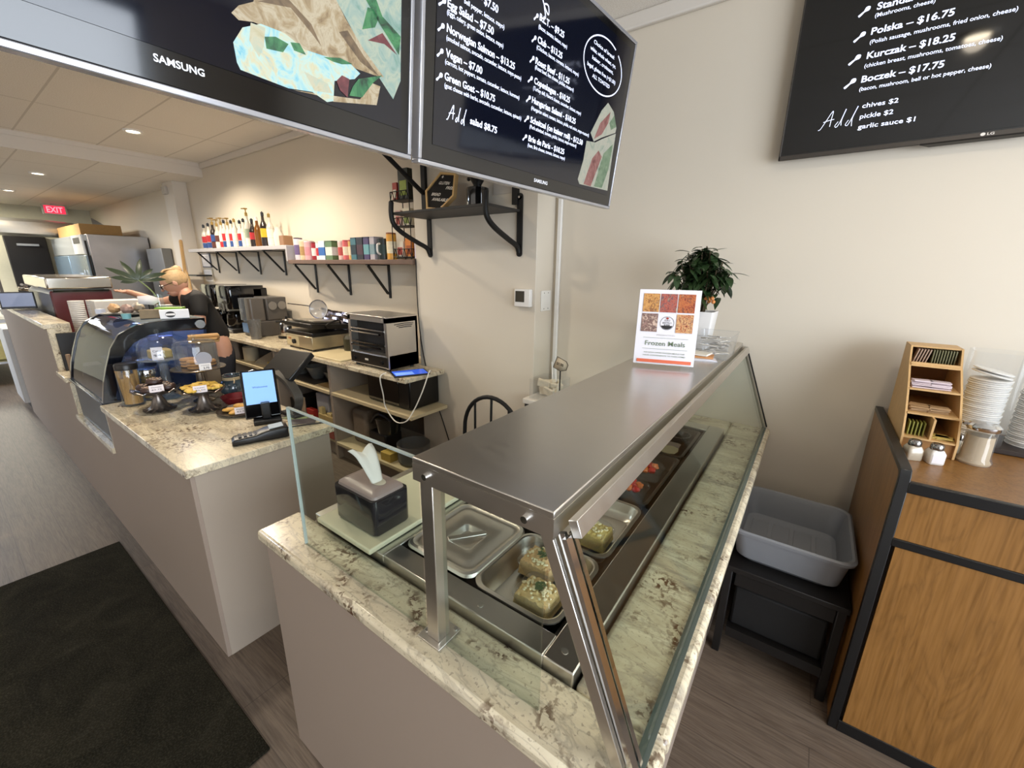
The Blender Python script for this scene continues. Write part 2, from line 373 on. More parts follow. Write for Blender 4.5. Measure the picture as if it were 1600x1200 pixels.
# back door, duct and exit sign of the kitchen end
dr = ST('door_1', BX(-13.1, 1.10, 0, -13.02, 1.67, 2.16), M('#17120f', .5, 0, 'dark_door'), bev=.01)
bm = NB(); box(bm, -13.02, 1.25, 1.98, -12.98, 1.55, 2.02); P('door_closer', bm, M('#b8b8b6', .3, .9, 'closer_metal'), dr)
bm = NB(); cyl(bm, (-13.02, 1.62, 1.05), (-12.95, 1.62, 1.05), .025); cyl(bm, (-12.95, 1.62, 1.05), (-12.95, 1.50, 1.05), .012); P('door_handle', bm, CHROME, dr)
bm = NB(); ball(bm, (-12.0, 1.25, 2.26), (.36, 1.0, .2), 24, 12)
for v in bm.verts: v.co.z = max(2.13, min(2.42, v.co.z))
for v in bm.verts: v.co.x = max(-12.3, min(-11.7, v.co.x)); v.co.y = max(.45, min(2.05, v.co.y))
hood = T('exhaust_duct', 'big silver ventilation duct hung above the dark back door', 'duct', (-12, 1.25, 2.13))
P('duct_body', bm, M('#c9c7c0', .35, .85, 'duct_metal'), hood)
bm = NB(); [box(bm, -12.02, y, 2.40, -11.98, y+.03, 2.755) for y in (.7,)]; P('hanger_strap', bm, M('#8d8b86', .5, .8, 'strap_metal'), hood)
ex = T('exit_sign', 'red glowing exit sign under the kitchen ceiling', 'sign', (-12.2, 1.79, 2.56))
P('housing', BX(-12.24, 1.62, 2.555, -12.19, 1.96, 2.735), M('#b7b9ae', .5, 0, 'sign_grey'), ex, bev=.006)
P('mount', BX(-12.23, 1.75, 2.735, -12.2, 1.83, 2.755), M('#b7b9ae', .5, 0, 'sign_grey'), ex)
P('lit_face', BX(-12.19, 1.65, 2.575, -12.186, 1.93, 2.715), M('#ff3050', .4, 0, 'exit_red', emit=.9), ex, smooth=False)
bm = NB(); text(bm, 'EXIT', plane_mx((-12.184, 1.79, 2.595), (0, 1, 0), (0, 0, 1)), .22, .1, .02, align='C'); P('lettering', bm, M('#ff9aa8', .4, 0, 'exit_letters', emit=1.1), ex, smooth='keep')
# recessed ceiling lamps
def lamp(x, y, z, label):
    t = T('recessed_downlight', label, 'ceiling light', (x, y, z-.012), group='recessed ceiling spotlights')
    bm = NB(); lathe(bm, [(.052, .008), (.055, 0), (.075, -.004), (.08, .004), (.08, .012)], seg=28); P('trim_ring', bm, WHITE, t, local=True)
    bm = NB(); lathe(bm, [(.001, .006), (.052, .006)], seg=28); P('lens', bm, M('#fff0cf', .4, 0, 'lamp_lens', emit=14), t, local=True)
LL = ['recessed ceiling light above the tray return cabinet', 'recessed ceiling light above the till counter', 'lit recessed ceiling light nearest the hanging televisions, on the higher ceiling', 'lit recessed ceiling light on the lower ceiling just past the beam', 'lit recessed ceiling light farthest back, nearest the exit sign', 'recessed ceiling light above the black floor mat', 'recessed ceiling light over the aisle beside the long counter', 'added recessed light hidden behind the nearer television, brightening the back wall']
for (x, y, z), l in zip(LAMPS, LL): lamp(x, y, z, l)
for nm, x, y, z, sx, sy, lb in (('ceiling_panel_light', -9.4, -1.6, 2.755, .9, 1.6, 'large cool white light panel in the kitchen ceiling'), ('ceiling_panel_light', -11.6, .3, 2.755, .6, 1.2, 'warm light panel in the ceiling before the back door')):
    t = T(nm, lb, 'ceiling light', (x, y, z-.03)); P('frame', BX(x-sx/2-.03, y-sy/2-.03, z-.03, x+sx/2+.03, y+sy/2+.03, z), WHITE, t); P('diffuser', BX(x-sx/2, y-sy/2, z-.034, x+sx/2, y+sy/2, z-.03), M('#f4f6ff', .5, 0, 'panel_glow', emit=3), t)
S('floor_mat', BX(-3.22, -1.5, .0, -1.30, .375, .012), make_mat(), 'large black entrance mat lying on the floor beside the long counter', 'floor mat', bev=.004)

# ------------------------------------------------------------------ long service counter on the left
sc = T('service_counter', 'long taupe panelled service counter with the till and pastries', 'counter', (-4.4, .73, 0))
END = make_wall('window_lit_counter_end', '#a99c8d', 60, .02); END.node_tree.nodes['Principled BSDF'].inputs['Roughness'].default_value = .38  # paler copy of the counter panel, window light put into the colour
P('front_panel', BX(-3.07, .44, 0, -1.822, .455, .871), COUNTER, sc, smooth=False)
P('front_panel', BX(-4.0019, .44, 0, -3.0701, .455, .614), COUNTER, sc, smooth=False)
P('front_panel', BX(-4.3415, .44, 0, -4.002, .455, .871), COUNTER, sc, smooth=False)
P('front_panel', BX(-7.1, .44, 0, -4.3416, .455, 1.204), COUNTER, sc, smooth=False)
P('end_panel', BX(-1.835, .455, 0, -1.82, 1.01, .871), END, sc, smooth=False, label='counter end panel facing the gap, painted paler for window light')
bm = NB(); box(bm, -3.069, .4551, 0, -1.8351, 1.01, .871); box(bm, -4.002, .4551, 0, -3.069, 1.01, .614); box(bm, -4.3415, .4551, 0, -4.002, 1.01, .871); box(bm, -7.1, .4551, 0, -4.3415, .54, 1.204); box(bm, -7.1, .5401, 0, -4.3415, 1.01, .871)
P('body', bm, COUNTER, sc, smooth=False)
ct = S('countertop', BX(-3.068, .425, .872, -1.805, 1.03, .905), GRANITE, 'cream and brown granite-patterned worktop under the till and pastries', 'countertop', bev=.003)
bm = NB(); box(bm, -4.0005, .428, .615, -3.0705, 1.03, .648); box(bm, -3.086, .44, .648, -3.0705, 1.03, .871); box(bm, -4.0005, .44, .648, -3.985, 1.03, .871)
S('recess_shelf', bm, GRANITE, 'granite-patterned lining of the recess under the curved pastry case', 'countertop', bev=.002)
S('low_worktop', BX(-4.324, .425, .872, -4.003, 1.03, .905), GRANITE, 'short granite-patterned worktop between raised ledge and pastry case', 'countertop', bev=.003)
bm = NB(); box(bm, -7.12, .425, 1.205, -4.325, .56, 1.24); box(bm, -4.3405, .4405, .8725, -4.325, .56, 1.205)
S('raised_ledge', bm, GRANITE, 'granite-patterned cap of the raised ledge at the far end of the counter', 'ledge', bev=.003)
S('rear_worktop', BX(-7.1, .561, .872, -4.3415, 1.03, .905), GRANITE, 'granite-patterned worktop hidden behind the raised ledge', 'countertop', bev=.003)
bm = NB(); box(bm, -4.30, 0, 0, -4.292, .26, .27)
mb = Matrix.Translation((0, .585, .907)) @ Matrix.Rotation(0, 4, 'X')
bm = NB(); box(bm, -4.29, .47, .907, -4.27, .76, 1.175); S('menu_board', bm, M('#1b1a17', .5, 0, 'chalk_black'), 'black board standing on edge beside the pastry case', 'board', bev=.004)
bm = NB(); box(bm, -4.12, .5, .907, -3.97, .62, .975); cyl(bm, (-4.02, .47, .907), (-4.02, .47, 1.06), .012); S('sign_holder', bm, M('#8c7257', .6, 0, 'brown_card'), 'small brown block with an upright peg beside the pastry case', 'sign holder')
bm = NB(); box(bm, -7.75, .40, .1, -7.12, 1.0, .95); wc = T('white_cabinet', 'white cabinet beyond the far end of the long counter', 'cabinet', (-7.45, .7, 0)); P('body', bm, M('#c9c8c6', .4, 0, 'cabinet_white'), wc, bev=.01); P('plinth', BX(-7.73, .45, 0, -7.14, .98, .1), BLACK, wc)

# ------------------------------------------------------------------ black granite-topped back counter
LAM = make_wall('grey_stone_laminate', '#9d9082', 40, .02)
bc = T('back_counter', 'open shelved back counter with cubby bays along the cream wall', 'shelving unit', (-5.1, 2.1, 0))
P('worktop', BX(-7.35, 1.82, .868, -2.22, 2.205, .9), GRANITE, bc, bev=.003)
P('worktop', BX(-7.35, 2.205, .868, -2.515, 2.435, .9), GRANITE, bc)
for x in (-7.3, -6.2, -5.18, -4.2, -3.25): P('divider', BX(x, 1.85, 0, x+.035, 2.42, .868), LAM, bc)
for a, b, z in ((-7.265, -6.2, .64), (-6.165, -5.18, .64), (-5.145, -4.2, .62), (-4.165, -3.25, .595)): P('shelf', BX(a, 1.84, z, b, 2.415, z+.025), M('#c9b995', .5, 0, 'cream_laminate'), bc)
P('shelf', BX(-3.215, 1.84, .595, -2.2, 2.205, .62), M('#c9b995', .5, 0, 'cream_laminate'), bc)
for a, b in ((-7.265, -6.2), (-6.165, -5.18), (-5.145, -4.2), (-4.165, -3.25)): P('bottom_shelf', BX(a, 1.86, .14, b, 2.415, .165), M('#c9b995', .5, 0, 'cream_laminate'), bc)
P('bottom_shelf', BX(-3.215, 1.84, .14, -2.2, 2.205, .165), M('#c9b995', .5, 0, 'cream_laminate'), bc)
bm = NB(); box(bm, -7.265, 2.42, .165, -2.515, 2.435, .868); P('back_panel', bm, LAM, bc)
P('plinth', BX(-7.3, 1.9, 0, -2.25, 1.92, .14), LAM, bc)

# wall shelves
def tri_bracket(par, x, yw, yf, zt, zb, w=.028):
    bm = NB(); box(bm, x-w/2, yw-.008, zb, x+w/2, yw, zt); box(bm, x-w/2, yf, zt-.008, x+w/2, yw-.008, zt)
    d = Vector((0, yw-.02-yf-.02, zb+.05-zt)); a = Vector((x, yf+.02, zt-.008)); n = Vector((0, d.z, -d.y)).normalized()*.012
    hexa(bm, [a+Vector((-w/2, 0, 0)), a+Vector((w/2, 0, 0)), a+d+Vector((w/2, 0, 0)), a+d+Vector((-w/2, 0, 0)), a+n+Vector((-w/2, 0, 0)), a+n+Vector((w/2, 0, 0)), a+d+n+Vector((w/2, 0, 0)), a+d+n+Vector((-w/2, 0, 0))])
    P('bracket', bm, BLACKM, par)
s1 = T('syrup_shelf', 'grey wall shelf on black brackets holding the syrup bottles', 'wall shelf', (-5.7, 2.44, 1.86))
P('board', BX(-7.0, 2.2, 1.815, -4.40, 2.438, 1.855), M('#b9b6b8', .45, 0, 'grey_shelf'), s1, bev=.003)
P('end_board', BX(-4.40, 2.2, 1.70, -4.375, 2.438, 1.855), M('#b9b6b8', .45, 0, 'grey_shelf'), s1, bev=.003)
for x in (-6.74, -6.13, -5.52, -4.91): tri_bracket(s1, x, 2.438, 2.21, 1.815, 1.55)
s2 = T('mug_shelf', 'brown wood wall shelf on black brackets holding tins and mugs', 'wall shelf', (-3.5, 2.44, 1.71))
P('board', BX(-4.37, 2.2, 1.675, -2.515, 2.438, 1.712), M('#6d5546', .5, 0, 'walnut', var=.2, scale=12), s2, bev=.003)
for x in (-4.29, -3.70, -3.10): tri_bracket(s2, x, 2.438, 2.21, 1.675, 1.385)
# curved iron shelf on the pillar
s3 = T('pillar_shelf', 'black shelf on curved iron brackets fixed to the pillar', 'wall shelf', (-1.95, 2.23, 1.98))
P('board', BX(-2.36, 1.90, 1.985, -1.545, 2.215, 2.0), M('#2b2927', .55, 0, 'black_board'), s3, bev=.002)
for x in (-2.345, -1.55):
    bm = NB(); pts = smoothpath([(x, 1.895, 2.055), (x, 1.89, 1.99), (x, 1.905, 1.93), (x, 1.97, 1.88), (x, 2.10, 1.825), (x, 2.19, 1.79), (x, 2.218, 1.75)], 6)
    tube(bm, pts, .016, 10); ball(bm, pts[0], .0165, 10, 8); box(bm, x-.019, 2.217, 1.745, x+.019, 2.229, 2.075); cyl(bm, (x, 2.217, 2.075), (x, 2.229, 2.075), .019); cyl(bm, (x, 2.217, 1.745), (x, 2.229, 1.745), .019)
    br = P('bracket', bm, BLACKM, s3)
    bm = NB(); [cyl(bm, (x, 2.210, z), (x, 2.217, z), .006, seg=10) for z in (2.07, 1.757)]; P('screw', bm, CHROME, br)
s4 = T('upper_bracket_shelf', 'second black bracketed shelf higher on the pillar behind the televisions', 'wall shelf', (-2.0, 2.23, 2.4))
P('board', BX(-2.40, 1.72, 2.43, -1.56, 2.215, 2.45), M('#2b2927', .55, 0, 'black_board'), s4)
for x in (-2.375, -1.58):
    bm = NB(); box(bm, x-.02, 2.205, 2.03, x+.02, 2.229, 2.43); cyl(bm, (x, 1.76, 2.425), (x, 2.205, 2.16), .016, seg=8); P('bracket', bm, BLACKM, s4)
# pillar fittings
th = T('thermostat', 'white thermostat with dark display on the pillar edge', 'thermostat', (-1.505, 2.23, 1.47))
P('body', BX(-1.565, 2.195, 1.42, -1.447, 2.229, 1.53), WHITE, th, bev=.005); P('display', BX(-1.555, 2.1935, 1.45, -1.487, 2.196, 1.518), M('#3a3428', .2, 0, 'lcd'), th)
bm = NB(); box(bm, -1.425, 2.29, 1.39, -1.420, 2.41, 1.52); sp = T('switch_plate', 'blank white cover plate on the side of the pillar', 'cover plate', (-1.42, 2.35, 1.39)); P('plate', bm, M('#e8e6df', .4, 0, 'ivory_plate'), sp, bev=.002)
bm = NB(); [cyl(bm, (-1.420, y, z), (-1.4185, y, z), .004, seg=8) for y in (2.325, 2.375) for z in (1.405, 1.505)]; P('screw', bm, M('#9a968c', .4, .6, 'plate_screw'), sp)
bm = NB(); tube(bm, smoothpath([(-2.506, 2.2235, 1.72), (-2.50, 2.2235, 1.2), (-2.42, 2.2235, .8), (-2.27, 2.2235, .45), (-2.1, 2.2235, .02)], 10), .004, 6); S('black_wire', bm, BLACK, 'thin black cord running down the left edge of the pillar', 'cord')
bm = NB(); tube(bm, smoothpath([(-1.37+.0, 2.43, 2.8), (-1.37, 2.43, 1.9)], 4), .005, 6); bm.free()
# framed notices and small things by the column
for z0, z1, lb, fr in ((1.62, 1.81, 'small dark framed notice on the wall under the syrup shelf', '#6a6f7c'), (1.42, 1.6, 'paper notice pinned below the framed one', '#cfcabb')):
    t = T('wall_notice', lb, 'notice', (-7.12, 2.438, z0)); P('frame', BX(-7.27, 2.425, z0, -6.97, 2.438, z1), M(fr, .5, 0), t); P('paper', BX(-7.25, 2.4235, z0+.014, -6.99, 2.4255, z1-.014), PAPER, t)
    bm = NB(); [box(bm, -7.22, 2.4228, z1-.04-.02*k, -7.03, 2.4236, z1-.037-.02*k) for k in range(6)]; P('print', bm, M('#8f8f92', .6), t)
S('junction_box', BX(-7.70, 2.235, 2.60, -7.57, 2.27, 2.70), M('#bdb8b0', .5), 'small grey alarm box high on the white column', 'alarm box', bev=.004)
pd = T('pizza_paddle', 'long pale wooden paddle leaning on the white column', 'paddle', (-7.6, 2.25, 1.30))
bm = NB(); cyl(bm, (-7.36, 2.243, 1.97), (-7.42, 2.243, 1.55), .022, seg=10); ball(bm, (-7.36, 2.243, 1.97), .022, 10, 8); P('handle', bm, WOODL, pd); bm = NB(); prism(bm, [(-7.44, 1.58), (-7.37, 1.57), (-7.30, 1.5), (-7.28, 1.1), (-7.52, 1.08), (-7.53, 1.48)], 'y', 2.235, 2.25); P('blade', bm, WOODL, pd)
S('black_ledge', BX(-7.30, 2.24, 1.50, -6.99, 2.438, 1.52), BLACK, 'small black wall ledge left of the coffee brewers', 'wall ledge')
S('wall_flashing', (lambda b: (prism(b, [(-13.0, 2.60), (-11.1, 2.2), (-13.0, 2.2)], 'y', 2.425, 2.439), b)[1])(NB()), M('#8b8894', .3, .8, 'flashing'), 'triangular sheet metal panel on the wall above the fridge', 'wall panel')
# ------------------------------------------------------------------ menu televisions
SCR = M('#070a16', .07, 0, 'screen_glass', emit=.35, coat=.3); BEZ = M('#0a0a0c', .12, 0, 'bezel_gloss', coat=.5); SILV = M('#b9bac0', .25, .7, 'silver_rim')
TXW = M('#dfe6ff', .5, 0, 'screen_white', emit=.95)
def tv(root, MX, w, h, d, bl, br, bb, bt, rim, scrmat):
    """MX: local x right along the bottom edge, y up, z out of the screen; origin at bottom left of the front face"""
    bm = NB(); box(bm, rim, rim, -.012, w-rim, h-rim, -.001, mx=MX)
    P('bezel', bm, BEZ, root, bev=.002)
    if rim > .004:
        bm = NB()
        for a in ((0, 0, w, rim), (0, h-rim, w, h), (0, rim, rim, h-rim), (w-rim, rim, w, h-rim)): box(bm, a[0], a[1], -.03, a[2], a[3], .002, mx=MX)
        P('rim', bm, SILV, root, bev=.002)
    bm = NB(); hexa(bm, [MX @ Vector(p) for p in ((.004, .004, -.013), (.004, h-.004, -.013), (w-.004, h-.004, -.013), (w-.004, .004, -.013), (.1, .08, -d), (.1, h-.08, -d), (w-.1, h-.08, -d), (w-.1, .08, -d))])
    P('back_shell', bm, BLACK, root)
    bm = NB(); poly2(bm, MX, [(bl, bb), (w-br, bb), (w-br, h-bt), (bl, h-bt)], z=.0004); P('screen', bm, scrmat, root, smooth='keep')
def spoon(bm, MX, x0, y0, x1, y1, z):
    d = Vector((x1-x0, y1-y0)); n = Vector((-d.y, d.x)).normalized(); d2 = d.normalized(); a = Vector((x0, y0)); L = d.length
    pts = []
    for t, wd in ((0, .0022), (.1, .0028), (.5, .0018), (.62, .0035), (.75, .0055), (.88, .005), (1, .0015)): pts.append((t, wd*L/.028))
    P1 = [a+d2*t*L+n*w_ for t, w_ in pts]; P2 = [a+d2*t*L-n*w_ for t, w_ in reversed(pts)]
    poly2(bm, MX, [tuple(q) for q in P1+P2], z=z)
def stroke(bm, MX, pts, w, z):
    pts = [Vector(p) for p in smoothpath([(x, y, 0) for x, y in pts], 6)]
    for i in range(len(pts)-1):
        d = (pts[i+1]-pts[i]); n = Vector((-d.y, d.x, 0)).normalized()*w/2
        a, b = pts[i], pts[i+1]; poly2(bm, MX, [(a.x+n.x, a.y+n.y), (a.x-n.x, a.y-n.y), (b.x-n.x, b.y-n.y), (b.x+n.x, b.y+n.y)], z=z)
def add_script(bm, MX, x, y, s, z):
    for st in ([(0, 0), (.12, .05), (.35, .5), (.62, 1), (.60, .5), (.58, .12)], [(.2, .42), (.45, .48), (.75, .52)], [(.98, .35), (.85, .12), (.95, .05), (1.1, .35), (1.28, 1), (1.15, .45), (1.16, .1)], [(1.5, .35), (1.38, .12), (1.48, .05), (1.62, .35), (1.85, 1.05), (1.68, .45), (1.70, -.02)]):
        stroke(bm, MX, [(x+a*s, y+b*s) for a, b in st], .0022, z)
def tvframe(bl, yaw, tilt):
    ya, ti = math.radians(yaw), math.radians(tilt)
    wd = Vector((-math.sin(ya), math.cos(ya), 0)); n = Vector((math.cos(ya), math.sin(ya), 0)); up = math.sin(ti)*n+math.cos(ti)*Vector((0, 0, 1))
    return plane_mx(bl, wd, up)
FMS = {}
def FM(cols, e):
    if (cols, e) not in FMS: FMS[(cols, e)] = food_mat(cols.split(), 26, e, 'screen_food')
    return FMS[(cols, e)]
def art(name, root, MX, polys, label=None):
    for i, (nm, col, e, shapes) in enumerate(polys):
        for pts in shapes: bm = NB(); poly2(bm, MX, pts, z=.0007+.0002*i); P(nm, bm, FM(col, e), root, smooth='keep')
def hang(root, MX, w, h, d):
    for u in (w*.3, w*.7):
        a = MX @ Vector((u, h*.72, -d)); bm = NB(); box(bm, a.x-.05, a.y-.02, a.z-.22, a.x-.005, a.y+.02, a.z+.02)
        cyl(bm, (a.x-.03, a.y, a.z-.1), (a.x-.03, a.y, 2.915), .017, seg=12); box(bm, a.x-.08, a.y-.06, 2.908, a.x+.02, a.y+.06, 2.9195); P('ceiling_mount', bm, BLACKM, root)
# nearer television, only its lower part is in view
m1 = tvframe((-.92, -.244, 1.922), 0, 6.8)
t1 = T('menu_television', 'hanging silver-rimmed television showing a large toasted sandwich', 'television', (-.95, .28, 1.9))
tv(t1, m1, 1.06, .62, .09, .03, .035, .062, .03, .011, SCR)
A1 = [('slice_bread', '#7fae9f #a9c7bd #c9d6c0 #8fb9b4', .8, [[(0.8555, 0.2516), (0.8603, 0.2715), (0.90, .36), (1.02, .42), (1.0216, 0.1637), (1.0004, 0.1196), (0.9431, 0.1642), (0.884, 0.223)]]),
 ('toast', '#8a6f4a #b9a27a #d9ccae #a98f66', .85, [[(0.6544, 0.1502), (0.6675, 0.1658), (0.6928, 0.1814), (0.7009, 0.2031), (.74, .27), (0.844, 0.2645), (0.8756, 0.2292), (0.9194, 0.1904), (0.9734, 0.1561), (0.948, 0.1517), (0.8821, 0.1476), (0.8188, 0.1426), (0.784, 0.1398), (0.7454, 0.1525), (0.69, 0.151), (0.6653, 0.1441)], [(0.7571, 0.0666), (0.8279, 0.0742), (0.8426, 0.0706), (0.953, 0.0944), (0.9632, 0.1348), (0.9381, 0.1344), (0.9086, 0.0936), (0.8716, 0.0866)]]),
 ('crust', '#5d4a30 #8d7350 #a98d64', .7, [[(.70, .185), (.75, .215), (.80, .19), (.82, .16), (.80, .175), (.76, .20)], [(.86, .20), (.91, .165), (.96, .153), (.92, .178), (.88, .21)]]),
 ('melted_cheese', '#6cc6e0 #9ddcea #c9ebe4 #e2dcb4 #8fd0e6', .95, [[(0.6704, 0.1354), (0.6528, 0.1075), (0.6558, 0.0787), (0.6608, 0.0693), (0.7462, 0.0664), (0.7956, 0.0747), (0.8276, 0.0657), (0.8426, 0.0716), (0.8462, 0.1095), (0.8952, 0.1281), (0.9094, 0.1429), (0.8823, 0.1543), (0.819, 0.1458), (0.7842, 0.1429), (0.7456, 0.1555), (0.7026, 0.1532)]]),
 ('cheese_highlight', '#cfc38e #e8e4c4 #c2dfd0', .8, [[(.685, .148), (.71, .15), (.705, .12), (.695, .10), (.68, .12)], [(.78, .105), (.83, .10), (.84, .085), (.80, .078)]]),
 ('greens', '#123c22 #2f8a52 #58b06c #1d5a34', .65, [[(0.7075, 0.1357), (0.7277, 0.1431), (0.7515, 0.1402), (0.7398, 0.123), (0.7092, 0.118)], [(0.7553, 0.1445), (0.7735, 0.1496), (0.7855, 0.1343), (0.7616, 0.1335)], [(0.8229, 0.144), (0.8605, 0.1552), (0.8912, 0.154), (0.8645, 0.1451), (0.8432, 0.1429)], [(0.9045, 0.131), (0.9682, 0.158), (0.943, 0.1359), (0.9134, 0.0986), (0.8807, 0.0927), (0.8903, 0.1129)], [(0.9251, 0.2805), (0.9483, 0.2966), (0.9677, 0.2686), (1.0196, 0.2506), (1.015, 0.2132), (0.9628, 0.25)], [(0.9152, 0.2253), (0.9482, 0.2411), (0.9579, 0.2614), (0.9435, 0.2721), (0.9295, 0.2697)]]),
 ('tomato', '#5a1d26 #8c3a40 #b06060', .6, [[(0.8505, 0.1109), (0.8639, 0.1251), (0.8815, 0.1239), (0.8761, 0.0879), (0.8586, 0.0966)], [(0.929, 0.2106), (0.9678, 0.2384), (1.0096, 0.2113), (0.973, 0.2197)]])]
art('art', t1, m1, A1)
bm = NB(); text(bm, 'SAMSUNG', m1 @ Matrix.Translation((.5328, .040, .001)), .0695, .0105, .02); P('maker_lettering', bm, M('#e9ecf2', .4, 0, 'lettering_silver', emit=.5), t1, smooth='keep')
hang(t1, m1, 1.06, .62, .09)
# second television
m2 = tvframe((-.904, .826, 1.916), -4.4, 6.8)
t2 = T('menu_television', 'hanging silver-rimmed television listing sandwich prices in two columns', 'television', (-.9, 1.35, 1.9))
tv(t2, m2, 1.06, .62, .09, .045, .04, .052, .035, .011, SCR)
L2 = [('– $7.50',(0.179, 0.4108),.255,1),('bell pepper, lettuce, mayo)',(0.1311, 0.3856),.2843,0),
('Egg Salad – $7.50',(0.0768, 0.3582),.2437,1),('(Eggs, celery, green onion, lettuce, mayo)',(0.0764, 0.3428),.2863,0),
('Norwegian Salmon – $13.25',(0.0775, 0.3083),.3425,1),('(smoked salmon, avocado, cucumber, lettuce, mayo-pesto)',(0.0776, 0.2912),.376,0),
('Vegan – $7.00',(0.0776, 0.257),.2098,1),('(carrots, hot peppers, tomato, cucumber, lettuce, hummus)',(0.0765, 0.241),.3757,0),
('Green Goat – $10.75',(0.0765, 0.2065),.2688,1),('(goat cheese with herbs, avocado, cucumber, lettuce, spinach)',(0.0775, 0.1899),.3939,0),
('salad $8.75',(0.1754, 0.130),.2878,1),
('B.L.T. – $9.25',(0.4344, 0.4628),.567,1),('(Bacon, tomato, lettuce, mayo)',(0.4339, 0.4422),.5908,0),
('Club – $13.25',(0.4361, 0.4078),.5703,1),('(Chicken, bacon, tomato, lettuce, mayo)',(0.4346, 0.3911),.6785,0),
('Roast Beef - $11.25',(0.4357, 0.3537),.6284,1),('(Roast beef, feta cheese, pickles, mustard)',(0.4368, 0.3399),.6601,0),
('Copenhagen - $10.25',(0.4393, 0.3025),.6454,1),('(Turkey deli, Havarti cheese, cucumber, lettuce, mayo)',(0.4378, 0.285),.7259,0),
('Hungarian Salami - $10.25',(0.4379, 0.2502),.6985,1),('(Hungarian salami, tomato, lettuce, pickle, red onion, mayo-mustard)',(0.4383, 0.2309),.8005,0),
('Schnitzel (on kaiser roll) - $12.50',(0.44, 0.1956),.7648,1),('(Pork schnitzel, tomato, pickle, lettuce, mayo-mustard)',(0.4398, 0.1792),.725,0),
('Brie de Paris - $10.25',(0.4399, 0.1425),.6516,1),('(ham, Brie cheese, tomato, lettuce, mayo)',(0.4397, 0.1257),.6609,0)]
bm = NB()
for s, (u, v), u1, b in L2: text(bm, s, m2 @ Matrix.Translation((u, v, .0012)), u1-u, .0165 if b else .0105, .022 if b else .006)
for s, u, v, u1 in (('Choice of bread:', .7465, .511, .9004), ('white, whole wheat, rye,', .7294, .488, .9208), ('kaiser, croissant,', .7495, .466, .9093), ('bagel, gluten free (+$1.00)', .7231, .440, .9358), ('ALL TOASTED', .7665, .416, .8978)):
    text(bm, s, m2 @ Matrix.Translation((u, v, .0012)), u1-u, .0115, .006)
ic = [(0.0494, 0.3508), (0.0711, 0.3686), (0.0496, 0.3003), (0.0691, 0.3186), (0.0499, 0.2481), (0.0686, 0.2668), (0.0499, 0.1973), (0.0689, 0.216), (0.4084, 0.454), (0.4268, 0.4725), (0.4087, 0.4001), (0.4275, 0.4185), (0.4091, 0.3486), (0.428, 0.3673), (0.4092, 0.2973), (0.4293, 0.3153), (0.41, 0.2451), (0.4294, 0.2641), (0.411, 0.1905), (0.4307, 0.2095), (0.4112, 0.1387), (0.4305, 0.1566)]
for i in range(0, len(ic), 2): bs_i = NB(); spoon(bs_i, m2, *ic[i], *ic[i+1], .0012); P('spoon_icon', bs_i, TXW, t2, smooth='keep')
P('menu_text', bm, TXW, t2, smooth='keep'); bm = NB(); add_script(bm, m2, .0885, .120, .038, .0012); P('script_word', bm, TXW, t2, smooth='keep'); bm = NB()
stroke(bm, m2, [(.8355+.1415*math.cos(a), .467+.0845*math.sin(a)) for a in [math.radians(62+k*12) for k in range(30)]], .0042, .0012); P('circle_outline', bm, TXW, t2, smooth='keep'); bm = NB()
stroke(bm, m2, [(.43, .525), (.455, .50), (.475, .49), (.47, .51), (.45, .505), (.462, .478), (.44, .47)], .004, .0012)
P('title_tail', bm, TXW, t2, smooth='keep')
A2 = [('wrap_bread', '#9fb0a0 #c6cdbb #d8d5c2 #a9bdb6', .6, [[(0.9065, 0.3721), (0.8677, 0.3363), (0.8109, 0.2474), (0.8435, 0.2242), (0.899, 0.2499), (1.0014, 0.2894), (1.0041, 0.3075), (0.961, 0.3543)], [(0.7908, 0.2159), (0.7877, 0.1493), (0.7674, 0.0782), (0.7838, 0.0635), (1.0146, 0.0704), (1.0081, 0.1893), (1.0065, 0.2876), (0.9009, 0.2447), (0.8562, 0.224)]]),
 ('wrap_filling', '#7a3a36 #b0706a #c99a90', .55, [[(0.936, 0.348), (0.8702, 0.2936), (0.8408, 0.232), (0.8952, 0.2604), (0.9311, 0.3078)], [(0.8896, 0.2024), (0.8503, 0.1663), (0.8131, 0.0677), (0.8704, 0.0671), (0.9003, 0.1344), (0.9224, 0.1855)]]),
 ('wrap_lettuce', '#5c8060 #8fae88 #aec4a4', .5, [[(0.9967, 0.2472), (0.9311, 0.1989), (0.8956, 0.0707), (0.9628, 0.074), (0.9916, 0.1497)], [(.97, .345), (.94, .31), (.96, .29), (1.0, .31)]])]
art('art', t2, m2, A2)
bm = NB(); text(bm, 'SAMSUNG', m2 @ Matrix.Translation((.4933, .029, .001)), .0795, .0105, .02); P('maker_lettering', bm, M('#d9dbe2', .4, 0, 'lettering_silver2', emit=.35), t2, smooth='keep')
hang(t2, m2, 1.06, .62, .09)
